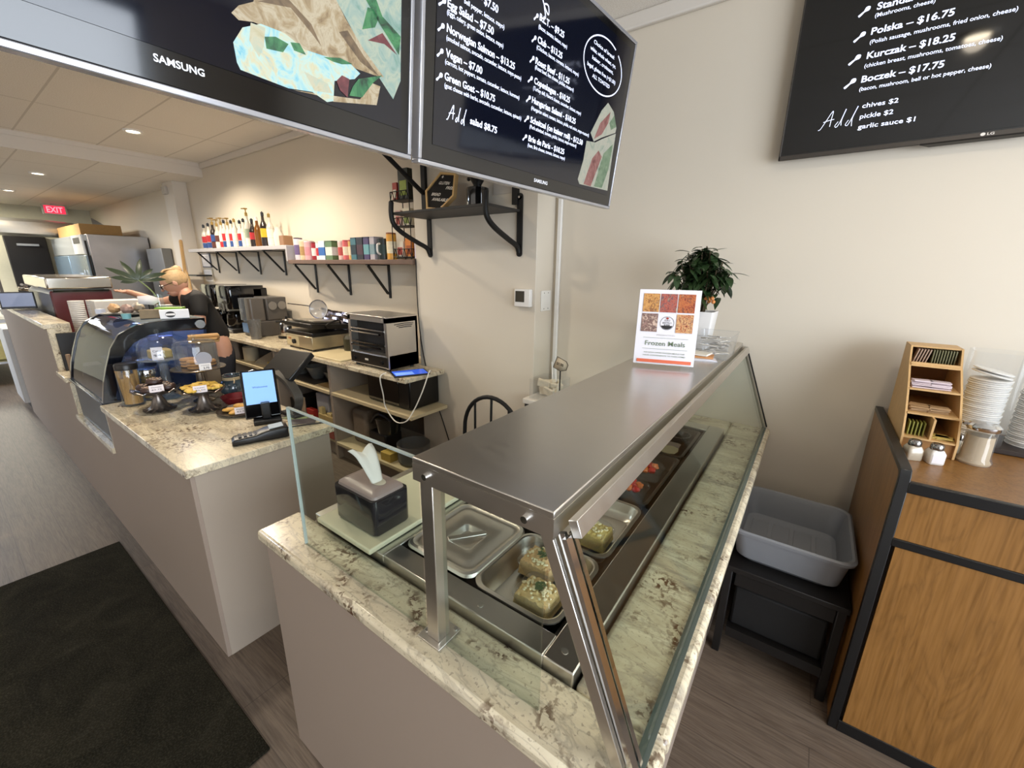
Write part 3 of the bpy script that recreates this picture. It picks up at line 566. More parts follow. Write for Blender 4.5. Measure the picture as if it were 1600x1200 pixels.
# wall television
m3 = plane_mx((-.242, 2.385, 2.138), (1, 0, 0), (0, 0, 1))
t3 = T('menu_television', 'thin black wall television listing dishes, fixed above the tray cabinet', 'television', (.35, 2.40, 2.13))
tv(t3, m3, 1.24, .72, .045, .012, .012, .022, .012, 0, M('#030304', .06, 0, 'wall_screen', emit=.1, coat=.3))
bm = NB(); box(bm, .0, .0, -.014, 1.24, .016, .003, mx=m3); box(bm, 0, 0, -.014, .006, .72, .003, mx=m3); box(bm, 1.234, 0, -.014, 1.24, .72, .003, mx=m3); P('edge_trim', bm, M('#4c4742', .35, .6, 'dark_metal_edge'), t3, bev=.001)
bm = NB(); hexa(bm, [m3 @ Vector(p) for p in ((.50, -.010, -.02), (.50, .0, -.02), (.76, .0, -.02), (.76, -.010, -.02), (.47, -.004, 0), (.47, .0, .002), (.79, .0, .002), (.79, -.004, 0))]); P('sensor_lip', bm, M('#2c2a28', .3, .3, 'lip'), t3)
bm = NB()
for s, u, v, u1, b in (('Standard', .2469, .497, .3757, 1), ('(Mushrooms, cheese)', .2459, .4725, .4157, 0), ('Polska – $16.75', .2448, .4165, .4765, 1), ('(Polish sausage, mushrooms, fried onion, cheese)', .2468, .385, .6376, 0), ('Kurczak – $18.25', .2467, .3355, .4948, 1), ('(chicken breast, mushrooms, tomatoes, cheese)', .2454, .305, .6196, 0), ('Boczek – $17.75', .2449, .2545, .4834, 1), ('(bacon, mushroom, bell or hot pepper, cheese)', .2442, .2245, .6099, 0), ('chives $2', .2654, .1605, .3755, 2), ('pickle $2', .2647, .1225, .3674, 2), ('garlic sauce $1', .2652, .085, .4386, 2)):
    text(bm, s, m3 @ Matrix.Translation((u, v, .0012)), u1-u, {1: .0225, 0: .0135, 2: .0165}[b], {1: .022, 0: .01, 2: .012}[b])
ic = [(0.1936, 0.4884), (0.2252, 0.515), (0.1941, 0.4045), (0.2264, 0.431), (0.1921, 0.3266), (0.2259, 0.3544), (0.1926, 0.2438), (0.2259, 0.2724)]
for i in range(0, 8, 2): bs_i = NB(); spoon(bs_i, m3, *ic[i], *ic[i+1], .0012); P('spoon_icon', bs_i, TXW, t3, smooth='keep')
P('menu_text', bm, TXW, t3, smooth='keep'); bm = NB(); add_script(bm, m3, .130, .101, .066, .0012); P('script_word', bm, TXW, t3, smooth='keep')
bm = NB(); text(bm, 'LG', m3 @ Matrix.Translation((.648, .0045, .0042)), .018, .008, .02)
mm = m3 @ Matrix.Translation((.637, .0085, .0042)); poly2(bm, mm, [(.0065*math.cos(k*PI/10), .0055*math.sin(k*PI/10)) for k in range(20)])
P('maker_lettering', bm, M('#cfc9c0', .4, 0, 'lettering_grey', emit=.3), t3, smooth='keep')
bm = NB(); box(bm, .25, 2.431, 2.3, .75, 2.439, 2.7); P('wall_plate', bm, BLACKM, t3)

# ------------------------------------------------------------------ cold counter with the sneeze guard
cc = T('cold_counter', 'taupe serving counter with a steel cold well and granite-patterned rim', 'counter', (-.68, 1.43, 0))
P('front_panel', BX(-1.255, .455, 0, -.15, .47, .821), COUNTER, cc, smooth=False)
P('side_panel', BX(-.165, .47, 0, -.15, 2.435, .821), COUNTER, cc, smooth=False)
bm = NB(); box(bm, -1.25, .4701, 0, -.1651, .58, .821); box(bm, -1.25, .58, 0, -.1651, 1.0, .70); box(bm, -.90, 1.0, 0, -.1651, 2.435, .70); box(bm, -.26, .58, .7, -.1651, 2.435, .821); box(bm, -1.25, .58, .7, -1.195, 1.0, .821); box(bm, -.90, 2.225, .7, -.26, 2.435, .821)
P('body', bm, COUNTER, cc, smooth=False)
bm = NB(); box(bm, -1.288, .443, .822, -.078, .583, .862); box(bm, -.258, .583, .822, -.078, 2.436, .862); box(bm, -.90, 2.225, .822, -.258, 2.436, .862)
P('stone_top', bm, GRANITE, cc, bev=.012)
bm = NB(); box(bm, -1.19, .584, .80, -.847, 1.0, .887); box(bm, -.89, 1.0, .80, -.847, 2.22, .887); box(bm, -.333, .584, .80, -.262, 2.22, .887); box(bm, -.847, .584, .80, -.333, .645, .887); box(bm, -.847, 2.14, .80, -.333, 2.22, .887)
P('steel_deck', bm, STEELD, cc, bev=.003)
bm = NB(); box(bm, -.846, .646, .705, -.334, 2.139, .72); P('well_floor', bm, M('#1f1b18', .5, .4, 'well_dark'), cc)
bm = NB()
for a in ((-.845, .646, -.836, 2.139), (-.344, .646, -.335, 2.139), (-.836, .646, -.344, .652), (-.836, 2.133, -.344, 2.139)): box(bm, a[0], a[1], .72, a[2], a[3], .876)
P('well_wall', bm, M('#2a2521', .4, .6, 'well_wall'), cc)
bm = NB(); [cyl(bm, (x, y, .886), (x, y, .8885), .007, seg=12) for x, y in ((-.52, .61), (-.30, .62))]; P('screw', bm, M('#c9c5bd', .3, .9, 'screw_metal'), cc)
def pan(x0, y0, x1, y1, dp, label):
    t = T('steam_table_pan', label, 'steel pan', ((x0+x1)/2, (y0+y1)/2, .887-dp), group='steel pans in the cold well')
    bm = pan_shell(NB(), x0, y0, x1, y1, .889, dp, .035, .012); P('pan', bm, STEEL, t); return t
pan(-.580, .662, -.357, .905, .053, 'open steel pan at the front right holding two rice salads')
pan(-.580, .938, -.357, 1.235, .053, 'open steel pan second from the front, with one salad box')
for y0, y1, lb in ((1.275, 1.70, 'deep dark pan of cut fruit cups behind the salad pans'), (1.735, 2.085, 'deep pan of sauce and a dark bowl nearest the wall')):
    t = T('food_pan', lb, 'food pan', (-.47, (y0+y1)/2, .836)); bm = pan_shell(NB(), -.70, y0, -.357, y1, .889, .053, .02, .010); P('pan', bm, M('#4f453c', .35, .7, 'dark_pan'), t)
bm = pan_shell(NB(), -.828, .938, -.606, 1.235, .889, .10, .035, .012); S('steam_table_pan', bm, STEEL, 'empty steel pan under the canopy behind the lidded pan', 'steel pan', group='steel pans in the cold well')
# lidded pan
lp = T('pan_lid', 'steel pan cover with a recessed handle at the front left of the cold well', 'pan lid', (-.716, .786, .885))
bm = NB(); L = []
for ins, z in ((-.004, .886), (0, .893), (.008, .895), (.014, .891), (.026, .890), (.034, .893)): L.append([(x, y, z) for x, y in rrect(-.842+ins, .655+ins, -.592-ins, .918-ins, .035-ins*.4)])
vs0 = len(bm.verts); rings(bm, L, caps=False); last = list(bm.verts)[-len(L[-1]):]
c = Vector((-.715, .782)); rr = [[(c.x+r*math.cos(a*2*PI/len(last)), c.y+r*math.sin(a*2*PI/len(last)), z) for a in range(len(last))] for r, z in ((.062, .893), (.056, .891), (.046, .876), (.02, .870))]
# join the rounded rectangle to the round dish
base_a = [math.atan2(v.co.y-c.y, v.co.x-c.x) for v in last]
rr = [[(c.x+r*math.cos(a), c.y+r*math.sin(a), z) for a in base_a] for r, z in ((.064, .893), (.058, .8915), (.046, .877), (.02, .872))]
prev = last
for l in rr:
    cur = [bm.verts.new(p) for p in l]
    for j in range(len(cur)): bm.faces.new((prev[j], prev[(j+1) % len(cur)], cur[(j+1) % len(cur)], cur[j]))
    prev = cur
bm.faces.new(prev); P('cover', bm, STEEL, lp)
bm = NB(); d = Vector((.035, .045, 0)); hexa(bm, [Vector((c.x, c.y, 0))+q for q in (-d*1.0+Vector((-.007, .005, .889)), -d+Vector((.007, -.005, .889)), d+Vector((.007, -.005, .889)), d+Vector((-.007, .005, .889)), -d+Vector((-.007, .005, .896)), -d+Vector((.007, -.005, .896)), d+Vector((.007, -.005, .896)), d+Vector((-.007, .005, .896)))]); P('handle', bm, STEEL, lp, bev=.002)
# cutting boards
S('cutting_board', BX(-1.135, .560, .8885, -.873, .955, .905), M('#ddd6b8', .5, 0, 'board_white', var=.04), 'cream plastic cutting board under the napkin dispenser', 'cutting board', bev=.004)
nb = T('napkin_dispenser', 'smoky black napkin dispenser on the cream cutting board', 'napkin dispenser', (-.998, .665, .9055), 0)
bm = NB(); L = [[(x, y, z) for x, y in rrect(-1.095+i, .602+i, -.90-i, .728-i, .014)] for i, z in ((.004, .9055), (0, .912), (-.001, 1.01), (.0, 1.018))]; rings(bm, L); P('box', bm, M('#232026', .12, 0, 'smoked_plastic', coat=.3), nb)
bm = NB(); L = [[(x, y, z) for x, y in rrect(-1.088+i, .609+i, -.907-i, .722-i, .014)] for i, z in ((.0, 1.0185), (.002, 1.026), (.012, 1.034), (.03, 1.037))]; rings(bm, L); P('face_plate', bm, M('#a08c88', .3, 0, 'mauve_plate', var=.08), nb)
bm = NB(); lathe(bm, [(.001, 0), (.03, 0), (.03, .001)], (-.965, .668, 1.0375), 24, mx=Matrix.Diagonal((1.0, .62, 1, 1))); P('slot', bm, M('#d6cdbd', .6), nb)
bm = NB(); SH = []
pts = smoothpath([(-.962, .668, 1.030), (-.975, .668, 1.052), (-.995, .670, 1.080), (-1.02, .672, 1.105), (-1.045, .672, 1.115)], 6)
for i, p in enumerate(pts):
    t = i/(len(pts)-1); wd = .016+.026*t; SH.append([(p.x+.006*math.sin(k*PI/6), p.y+(k-3)/3*wd, p.z+.012*t*abs((k-3)/3)+.006*math.sin(k*1.7)*t) for k in range(7)])
rings(bm, SH, caps=False, loopclose=False); r_ = P('napkin', bm, M('#f1ece6', .8, 0, 'napkin_paper'), nb)
sm = r_.modifiers.new('thick', 'SOLIDIFY'); sm.thickness = .0012

# sneeze guard: canopy, posts and panes
sg = T('sneeze_guard', 'stainless steel canopy on square posts with clear guard panes', 'sneeze guard', (-.43, 1.45, .862))
P('canopy_top', BX(-.587, .487, 1.283, -.267, 2.432, 1.2955), STEELD, sg, bev=.002)
bm = NB(); box(bm, -.587, .487, 1.247, -.267, .495, 1.283); box(bm, -.275, .495, 1.247, -.267, 2.432, 1.283); box(bm, -.587, .495, 1.247, -.579, 2.432, 1.283); P('canopy_skirt', bm, STEEL, sg)
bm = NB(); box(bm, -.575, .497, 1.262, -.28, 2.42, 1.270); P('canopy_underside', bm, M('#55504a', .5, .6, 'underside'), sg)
bm = NB(); [ (cyl(bm, (x, .480, 1.266), (x, .487, 1.266), .0065, seg=12)) for x in (-.548, -.318)]; P('bolt', bm, CHROME, sg, smooth=True)
P('post', BX(-.572, .491, .868, -.538, .525, 1.262), STEEL, sg, bev=.0015)
fp = P('foot_plate', BX(-.592, .478, .8625, -.525, .548, .867), STEEL, sg, bev=.001)
bm = NB(); [cyl(bm, (x, y, .867), (x, y, .8695), .005, seg=10) for x, y in ((-.583, .50), (-.534, .54))]; P('screw', bm, CHROME, fp)
def bar(bm, a, b, ux, uy, sx, sy):
    a, b, ux, uy = Vector(a), Vector(b), Vector(ux), Vector(uy)
    hexa(bm, [p+ux*i*sx/2+uy*j*sy/2 for p in (a, b) for i, j in ((-1, -1), (1, -1), (1, 1), (-1, 1))])
sl = Vector((.150, 0, -.405)).normalized(); sn = Vector((-sl.z, 0, sl.x))
bm = NB(); bar(bm, (-.285, .507, 1.252), (-.134, .507, .872), sn, (0, 1, 0), .022, .030); P('slanted_post', bm, STEEL, sg, bev=.0015)
bm = NB(); bar(bm, (-.252, .503, 1.25), (-.107, .503, .872), sn, (0, 1, 0), .008, .016); bar(bm, (-.252, .522, 1.25), (-.107, .522, .872), sn, (0, 1, 0), .008, .010); bar(bm, (-.262, .507, 1.252), (-.115, .507, .872), sn, (0, 1, 0), .012, .008); P('pane_channel', bm, CHROME, sg)
bm = NB(); bar(bm, (-.243, .512, 1.262), (-.243, 2.43, 1.262), sn, sl, .016, .030); P('top_rail', bm, STEEL, sg, bev=.001)
bm = NB(); bar(bm, (-.248, .514, 1.246), (-.248, 2.43, 1.246), sn, sl, .004, .004); bm.free()
bm = NB(); a, b = Vector((-.247, 0, 1.249)), Vector((-.108, 0, .8705)); hexa(bm, [Vector((p.x+sn.x*k, y, p.z+sn.z*k)) for y in (.515, 2.428) for p, k in ((a, -.003), (b, -.003), (b, .003), (a, .003))]); P('slanted_pane', bm, glass('#f4f8f5', .05, .01, 'guard_glass'), sg, smooth=False)
bm = NB(); box(bm, -.118, .5, .8625, -.098, 2.43, .8665); P('bottom_channel', bm, M('#66716b', .3, .5, 'green_glass_edge'), sg)
bm = NB(); bar(bm, (-.236, 2.425, 1.25), (-.097, 2.425, .8725), sn, (0, 1, 0), .006, .010); P('end_gasket', bm, BLACK, sg)
bm = NB(); box(bm, -1.10, .500, .8625, -.592, .506, 1.285); box(bm, -.524, .500, .8625, -.29, .506, 1.246); P('front_pane', bm, glass('#f2f6f4', .04, .01, 'front_glass'), sg, smooth=False)
bm = NB(); box(bm, -1.102, .499, .8625, -1.098, .507, 1.286); box(bm, -1.10, .4995, 1.2835, -.592, .5065, 1.2875); P('pane_edge', bm, M('#aebbb6', .15, 0, 'polished_glass_edge'), sg)

# food in the well
def clam(name, label, c, rz, fill, group):
    t = T(name, label, 'salad box', c, rz, group); w, d, h = .053, .046, .042
    bm = NB(); L = []
    for s, z in ((.86, 0), (.88, .004), (1, .036), (1.07, .040), (1.08, .044)): L.append([(x, y, z) for x, y in rrect(-w*s, -d*s, w*s, d*s, .022)])
    rings(bm, L, caps=False); bm.faces.new([v for v in list(bm.verts)[:len(L[0])]]); P('base', bm, PLASTIC, t, local=True)
    bm = NB(); L = [[(x, y, z) for x, y in rrect(-w*s, -d*s, w*s, d*s, .022)] for s, z in ((1.08, .045), (1.0, .050), (.94, .058), (.80, .066))]; rings(bm, L, caps=False); bm.faces.new(list(bm.verts)[-len(L[0]):]); P('lid', bm, glass('#fbfcfd', .07, .04, 'lid_plastic'), t, local=True)
    fill(t, w, d); return t
def rice_fill(col, green, seed):
    def f(t, w, d):
        rnd = random.Random(seed); bm = NB(); bmesh.ops.create_grid(bm, x_segments=22, y_segments=22, size=1)
        for v in bm.verts:
            x, y = v.co.x, v.co.y; r = min(1, math.hypot(x, y)); h = .046+.012*(1-r**2)+.006*mnoise.noise(Vector((x*6, y*6, seed)))+.004*mnoise.noise(Vector((x*15, y*15, seed)))
            v.co = (x*w*.93, y*d*.93, h if max(abs(x), abs(y)) < .98 else .006)
        P('salad', bm, M(col, .7, 0, 'salad_'+col[1:], var=.35, scale=190), t, local=True)
        bm = NB()
        for k in range(46):
            a = rnd.uniform(0, 2*PI); r = .82*math.sqrt(rnd.random()); x, y = r*math.cos(a)*w, r*math.sin(a)*d
            ball(bm, (x, y, .048+.012*(1-r*r)), (rnd.uniform(.003, .006), rnd.uniform(.003, .005), .003), 6, 4)
        P('grains', bm, M('#efe0b4', .6, 0, 'pasta_bits', var=.2, scale=120), t, local=True, kind='stuff')
        if green:
            bm = NB()
            for k in range(13):
                a = rnd.uniform(0, 2*PI); r = rnd.uniform(0, .018); p = Vector((r*math.cos(a), r*math.sin(a), .0615)); e = rnd.uniform(0, PI)
                q = [p+Vector((.009*math.cos(e+o)*s, .009*math.sin(e+o)*s, .001*k*.3)) for o, s in ((0, 1), (1.57, .5), (3.14, 1), (4.71, .5))]; bm.faces.new([bm.verts.new(v) for v in q])
            P('herbs', bm, M('#4d6436', .6, 0, 'herb_green', var=.3), t, local=True)
    return f
clam('salad_box', 'clear box of rice salad with green herbs, rear one in the front right pan', (-.494, .840, .8), .02, rice_fill('#d8b57c', 1, 1), 'boxed salads in the cold well').location.z = .8365
clam('salad_box', 'clear box of rice salad with green herbs at the front corner of the well', (-.436, .733, .8365), -.02, rice_fill('#dcc083', 1, 2), 'boxed salads in the cold well')
clam('salad_box', 'clear box of pale chopped salad without herbs in the second pan', (-.436, 1.05, .8365), .02, rice_fill('#cdb36a', 0, 3), 'boxed salads in the cold well')
for x, y in ((-.497, .822), (-.405, .723), (-.405, 1.05)): pass
def fruit_fill(t, w, d):
    rnd = random.Random(int(t.location.y*1000))
    for k in range(7):
        bm = NB(); a = k*2*PI/7; r = .55 if k else 0; ball(bm, (r*w*math.cos(a), r*d*math.sin(a), .040+.006*rnd.random()), (.016, .014, .013), 10, 7, bump=.35, seed=k+t.location.y*10)
        P('fruit_piece', bm, [M('#c4392f', .35, 0, 'strawberry', var=.2), M('#d66f33', .4, 0, 'melon', var=.15), M('#4c1c2a', .3, 0, 'grape')][(0, 1, 0, 2, 0, 1, 0)[k]], t, local=True)
for (x, y), lb in zip(((-.436, 1.385), (-.436, 1.57), (-.56, 1.40), (-.56, 1.56)), ('clear box of cut fruit nearest the front in the deep pan', 'clear box of red cut fruit behind the front fruit box', 'clear box of cut fruit half under the canopy edge, front one', 'clear box of cut fruit half under the canopy edge, rear one')):
    clam('fruit_box', lb, (x, y, .8385), 0, fruit_fill, 'boxed fruit in the deep pan')
bm = NB(); L = [[(x, y, z) for x, y in rrect(-.552, 1.772, -.39, 1.90, .02)] for z in (.838, .880)]; rings(bm, L); sc2 = T('sauce_tub', 'dark brown sauce tub with a tan paper label in the rear pan', 'sauce tub', (-.47, 1.83, .838)); P('tub', bm, M('#4b2415', .15, 0, 'brown_sauce', coat=.4), sc2)
bm = NB(); prism(bm, [(-.42+.045*math.cos(k*PI/4)*(1 if k % 2 else .85), 1.80+.05*math.sin(k*PI/4)) for k in range(8)], 'z', .8805, .8815); P('paper_label', bm, M('#8f8264', .7), sc2)
bm = NB(); lathe(bm, [(.02, .0), (.045, .012), (.055, .05), (.05, .05), (.04, .014), (.001, .006)], (-.43, 2.0, .838), 24); S('dark_bowl', bm, M('#2a2a2b', .12, .2, 'dark_glaze'), 'small dark bowl at the wall end of the cold well', 'bowl')
S('bamboo_board', BX(-.84, 1.55, .888, -.60, 1.80, .902), M('#d9bd78', .5, 0, 'pale_wood', var=.1), 'pale wooden board under the canopy', 'cutting board', bev=.003)
S('cheese_block', BX(-.66, 1.86, .888, -.56, 1.96, .955), M('#b98b3c', .5, 0, 'brown_block', var=.1), 'brown block under the canopy beside the sauce bottle', 'food block', bev=.004)
sb = T('sauce_bottle', 'green glass sauce bottle with red cap under the canopy', 'sauce bottle', (-.56, 2.05, .888)); bm = NB(); lathe(bm, [(.001, 0), (.024, .001), (.026, .01), (.026, .045), (.012, .066), (.010, .074)], (-.56, 2.05, .8885)); P('bottle', bm, M('#5d6b48', .15, 0, 'green_bottle'), sb); bm = NB(); lathe(bm, [(.017, .071), (.019, .075), (.018, .094), (.010, .103), (.001, .104)], (-.56, 2.05, .8885)); P('cap', bm, M('#c21f22', .3), sb)

# on top of the canopy
fz = T('frozen_meals_sign', 'white frozen meals flyer in a clear stand on the steel canopy', 'sign', (-.43, 1.58, 1.2957), math.radians(16.4))
mF = Matrix.Translation((0, 0, .012)) @ Matrix.Rotation(math.radians(90-9), 4, 'X')
def F(bm, u0, v0, u1, v1, z): poly2(bm, mF, [(u0, v0), (u1, v0), (u1, v1), (u0, v1)], z=z)
bm = NB(); box(bm, -.108, 0, -.0035, .108, .279, -.0005, mx=mF); P('flyer', bm, M('#efecf2', .55, 0, 'flyer_paper', var=.01), fz, local=True)
bm = NB(); box(bm, -.110, -.002, -.0002, .110, .281, .0012, mx=mF); box(bm, -.110, -.075, -.005, .110, .068, -.0035, mx=Matrix.Translation((0, 0, .0045))); P('stand', bm, glass('#ffffff', .03, .01, 'acrylic'), fz, local=True)
FO = [('#5c3216 #9a5a2c #d6a15c #7a4020 #e0c08a', 1), ('#2f2a33 #7c3a38 #b8604c #4b4450 #d8c08c', 1), ('#4a1c14 #8f3a22 #c2703a #6b2a20 #d8a070', 1), ('#3a2a2a #a88478 #5a3f3c #d8bca8 #6b4a42', 1), ('#6b2e1c #b0603c #d8b07a #8a4028 #e0c8a0', 1)]
cells = [(-.092, .196), (-.030, .196), (.032, .196), (-.092, .122), (.032, .122)]
for i, ((u, v), (c_, _)) in enumerate(zip(cells, FO)):
    bm = NB(); F(bm, u, v, u+.058, v+.068, .0016); P('food_photo', bm, food_mat(c_.split(), 55+6*i), fz, local=True, smooth='keep')
bm = NB()
for k in range(40):
    a0, a1 = k*2*PI/40, (k+1)*2*PI/40; r0, r1 = .0235, .0248; cu, cv = 0, .156
    poly2(bm, mF, [(cu+r0*math.cos(a0), cv+r0*math.sin(a0)), (cu+r1*math.cos(a0), cv+r1*math.sin(a0)), (cu+r1*math.cos(a1), cv+r1*math.sin(a1)), (cu+r0*math.cos(a1), cv+r0*math.sin(a1))], z=.0016)
poly2(bm, mF, [(.0225*math.cos(a), .156+.0225*math.sin(a)) for a in [math.radians(205+k*13) for k in range(11)]], z=.0016)
for u in (-.008, -.002, .003, .008): F(bm, u-.0012, .145, u+.0012, .152, .0016)
text(bm, 'EURO', mF @ Matrix.Translation((0, .163, .0016)), .020, .0062, 0, align='C', shear=.15); text(bm, 'BISTRO', mF @ Matrix.Translation((0, .154, .0016)), .032, .0062, 0, align='C', shear=.15)
P('logo', bm, INK, fz, local=True, smooth='keep')
bm = NB(); poly2(bm, mF, [(.005*math.cos(k*PI/4), .174+.004*math.sin(k*PI/4)) for k in range(8)], z=.0017); P('logo_flame', bm, M('#a23a2c', .5), fz, local=True, smooth='keep')
bm = NB(); text(bm, 'PRESENTING', mF @ Matrix.Translation((0, .1085, .0016)), .064, .0048, 0, align='C'); P('small_print', bm, M('#b9b6b4', .6), fz, local=True, smooth='keep')
bm = NB(); text(bm, 'Frozen Meals', mF @ Matrix.Translation((0, .071, .0016)), .142, .0175, .004, align='C'); F(bm, -.08, .099, .08, .1, .0016); F(bm, -.08, .0575, .08, .0585, .0016)
text(bm, 'WE NOW OFFER FROZEN MEALS FOR', mF @ Matrix.Translation((0, .0415, .0016)), .146, .0046, .006, align='C'); text(bm, 'YOUR CONVENIENCE TO TAKE HOME!', mF @ Matrix.Translation((0, .031, .0016)), .152, .0046, .006, align='C'); P('title', bm, M('#6d7d62', .6, 0, 'title_green'), fz, local=True, smooth='keep')
bm = NB(); F(bm, -.096, .006, .098, .018, .0016); P('orange_band', bm, M('#e2704e', .5), fz, local=True, smooth='keep')
# plant
pl = T('potted_plant', 'glossy green houseplant in a white square pot on the steel canopy', 'potted plant', (-.43, 2.15, 1.296))
bm = NB(); L = [[(x-.43, y+2.15, z) for x, y in rrect(-s, -s, s, s, .008)] for s, z in ((.048, 1.2965), (.062, 1.463), (.062, 1.470), (.056, 1.470), (.054, 1.45))]; rings(bm, L, caps=False); bm.faces.new(list(bm.verts)[:len(L[0])]); P('pot', bm, M('#eceae8', .25, 0, 'white_glaze'), pl)
bm = NB(); box(bm, -.482, 2.098, 1.435, -.378, 2.202, 1.452); P('soil', bm, M('#2e241b', .9, 0, 'soil', var=.4, scale=200), pl)
rnd = random.Random(5); bs = NB(); bl_ = NB()
def leaf(bm, p, d, up, L, w, curl):
    d, up = d.normalized(), up.normalized(); s = d.cross(up).normalized(); n = 5; rows = []
    for i in range(n+1):
        t = i/n; c_ = p+d*L*t+up*(-curl*L*t*t); ww = w*math.sin(PI*min(1, .08+.92*t))**.8*(1 if t < 1 else 0)+.0004
        rows.append([bm.verts.new(c_+s*ww+up*ww*.25), bm.verts.new(c_), bm.verts.new(c_-s*ww+up*ww*.25)])
    for i in range(n):
        for k in (0, 1): bm.faces.new((rows[i][k], rows[i][k+1], rows[i+1][k+1], rows[i+1][k]))
for k in range(34):
    a = rnd.uniform(0, 2*PI); sp_ = rnd.uniform(.0, 1); base = Vector((-.43, 2.15, 1.45)); top = Vector((-.455+.145*sp_*math.cos(a), 2.14+.14*sp_*math.sin(a), 1.745-.12*sp_**2+rnd.uniform(-.03, .02)))
    if top.y > 2.36: top.y = 2.36
    mid = base.lerp(top, .5)+Vector((.02*math.cos(a), .02*math.sin(a), .03)); pts = smoothpath([base+Vector((rnd.uniform(-.015, .015), rnd.uniform(-.015, .015), 0)), mid, top], 5); tube(bs, pts, .003, 5)
    for j in range(11):
        q = pts[max(3, len(pts)-1-j % 7)]+Vector((rnd.uniform(-.02, .02), rnd.uniform(-.02, .02), rnd.uniform(-.02, .015))); b_ = rnd.uniform(0, 2*PI); dz = rnd.uniform(-.9, .45)
        leaf(bl_, q, Vector((math.cos(b_), math.sin(b_), dz)), Vector((0, 0, 1)), rnd.uniform(.05, .085), rnd.uniform(.010, .017), rnd.uniform(.15, .6))
for v in bl_.verts: v.co.y = min(v.co.y, 2.425)
P('stems', bs, M('#4a3f2a', .7), pl); P('foliage', bl_, M('#2f4327', .28, 0, 'leaf_green', var=.35, scale=25), pl, smooth='keep')
bm = NB(); [ball(bm, (-.43+rnd.uniform(-.01, .06), 2.09+rnd.uniform(-.02, .02), 1.50+rnd.uniform(0, .035)), .009, 8, 6) for k in range(7)]; P('fruit', bm, M('#d98a4a', .4), pl)
# clear bin of cutlery and papers
cb = T('cutlery_bin', 'clear plastic bin of wrapped cutlery beside the plant on the canopy', 'bin', (-.325, 1.972, 1.2957), .0)
bm = NB(); L = [[(x, y, z) for x, y in rrect(-.075*s, -.11*s, .075*s, .11*s, .012)] for s, z in ((.90, .001), (1, .098), (1.03, .1), (1.03, .097))]; rings(bm, L, caps=False); bm.faces.new(list(bm.verts)[:len(L[0])]); P('bin', bm, PLASTIC, cb, local=True)
bm = NB()
for k in range(34):
    a = rnd.uniform(-.5, .5)+(PI/2 if k % 3 == 0 else 0); c_ = Vector((rnd.uniform(-.028, .028), rnd.uniform(-.055, .055), .012+.0022*k)); d_ = Vector((math.cos(a), math.sin(a), rnd.uniform(-.1, .1)))*.035; tube(bm, [c_-d_, c_, c_+d_], .0035, 5)
P('cutlery', bm, M('#c9c5be', .35, .2, 'wrapped_cutlery', var=.3, scale=60), cb, local=True, kind='stuff')
for k, (x, y, rz, col, lb) in enumerate(((-.345, 1.845, .3, '#e9e7ee', 'stack of white papers behind the frozen meals flyer'), (-.36, 1.86, .12, '#c98f5c', 'tan envelope on top of the white papers'), (-.375, 1.865, -.1, '#efe9dc', 'cream card lying on top of the tan envelope'))):
    bm = NB(); mm = rot_about((x, y, 1.2958+.009*k), rz)
    for j in range(4 if k == 0 else 1): box(bm, -.055, -.04, .002*j, .055-.006*j+.0*k, .04, .002*j+(.0018 if k == 0 else .007), mx=mm)
    S('paper_stack' if k == 0 else ('envelope' if k == 1 else 'card'), bm, M(col, .7), lb, 'paper')
# ------------------------------------------------------------------ pastries and till on the long counter
CZ = .9055
GL = glass('#f6fafb', .10, .02, 'jar_glass', .02)
# curved pastry case: cross-section in (y, z)
pc = T('pastry_case', 'curved glass pastry display case with black end panels', 'display case', (-3.5, .72, .649))
outer = [(.440, .905), (.463, 1.02), (.489, 1.105), (.525, 1.205), (.570, 1.276), (.655, 1.322), (.793, 1.336), (.985, 1.334)]
inner = [(.985, 1.262), (.80, 1.270), (.70, 1.258), (.63, 1.225), (.575, 1.165), (.545, 1.10), (.52, 1.02), (.50, .93)]
for x in (-3.935, -3.10):
    bm = NB(); prism(bm, outer+inner[:-1]+[(.50, .93), (.50, .905)], 'x', x, x+.028); e = P('end_panel', bm, M('#0b0d14', .12, 0, 'case_black', coat=.5), pc, bev=.002)
    bm = NB(); cyl(bm, (x+.028 if x > -3.5 else x, .955, 1.298), (x+.034 if x > -3.5 else x-.006, .955, 1.298), .026); P('cap', bm, M('#b9bfc6', .25, .9, 'cap_metal'), e)
    bm = NB(); prism(bm, [(.50, .905), (.985, .905), (.985, 1.262)]+inner[1:-1], 'x', x+.011, x+.017); P('side_glass', bm, glass('#c9d4e6', .10, .02, 'case_side_glass'), e, smooth=False)
co = smoothpath([(0, y, z) for y, z in outer], 4); bm = NB(); rings(bm, [[(x, p.y+.006, p.z-.006) for x in (-3.905, -3.10)] for p in co[:-6]], caps=False, loopclose=False)
P('curved_glass', bm, glass('#a9b6d8', .17, .02, 'case_glass'), pc, smooth='keep').data.shade_smooth()
bm = NB(); rings(bm, [[(x, p.y, p.z) for x in (-3.905, -3.10)] for p in co[-8:]], caps=False, loopclose=False); o_ = P('top_plate', bm, M('#aab3b6', .12, .6, 'case_top'), pc, smooth='keep'); s_ = o_.modifiers.new('t', 'SOLIDIFY'); s_.thickness = .006
bm = NB(); box(bm, -3.935, .455, .6485, -3.088, .99, .90); P('base', bm, BLACK, pc, bev=.004)
bm = NB(); box(bm, -3.94, .434, .9, -3.07, .99, .912); P('sill', bm, M('#23252b', .25, .4, 'sill_black'), pc, bev=.003)
bm = NB(); box(bm, -3.905, .975, .912, -3.10, .99, 1.33); P('rear_doors', bm, glass('#aab6cc', .2, .1, 'rear_glass', .25), pc)
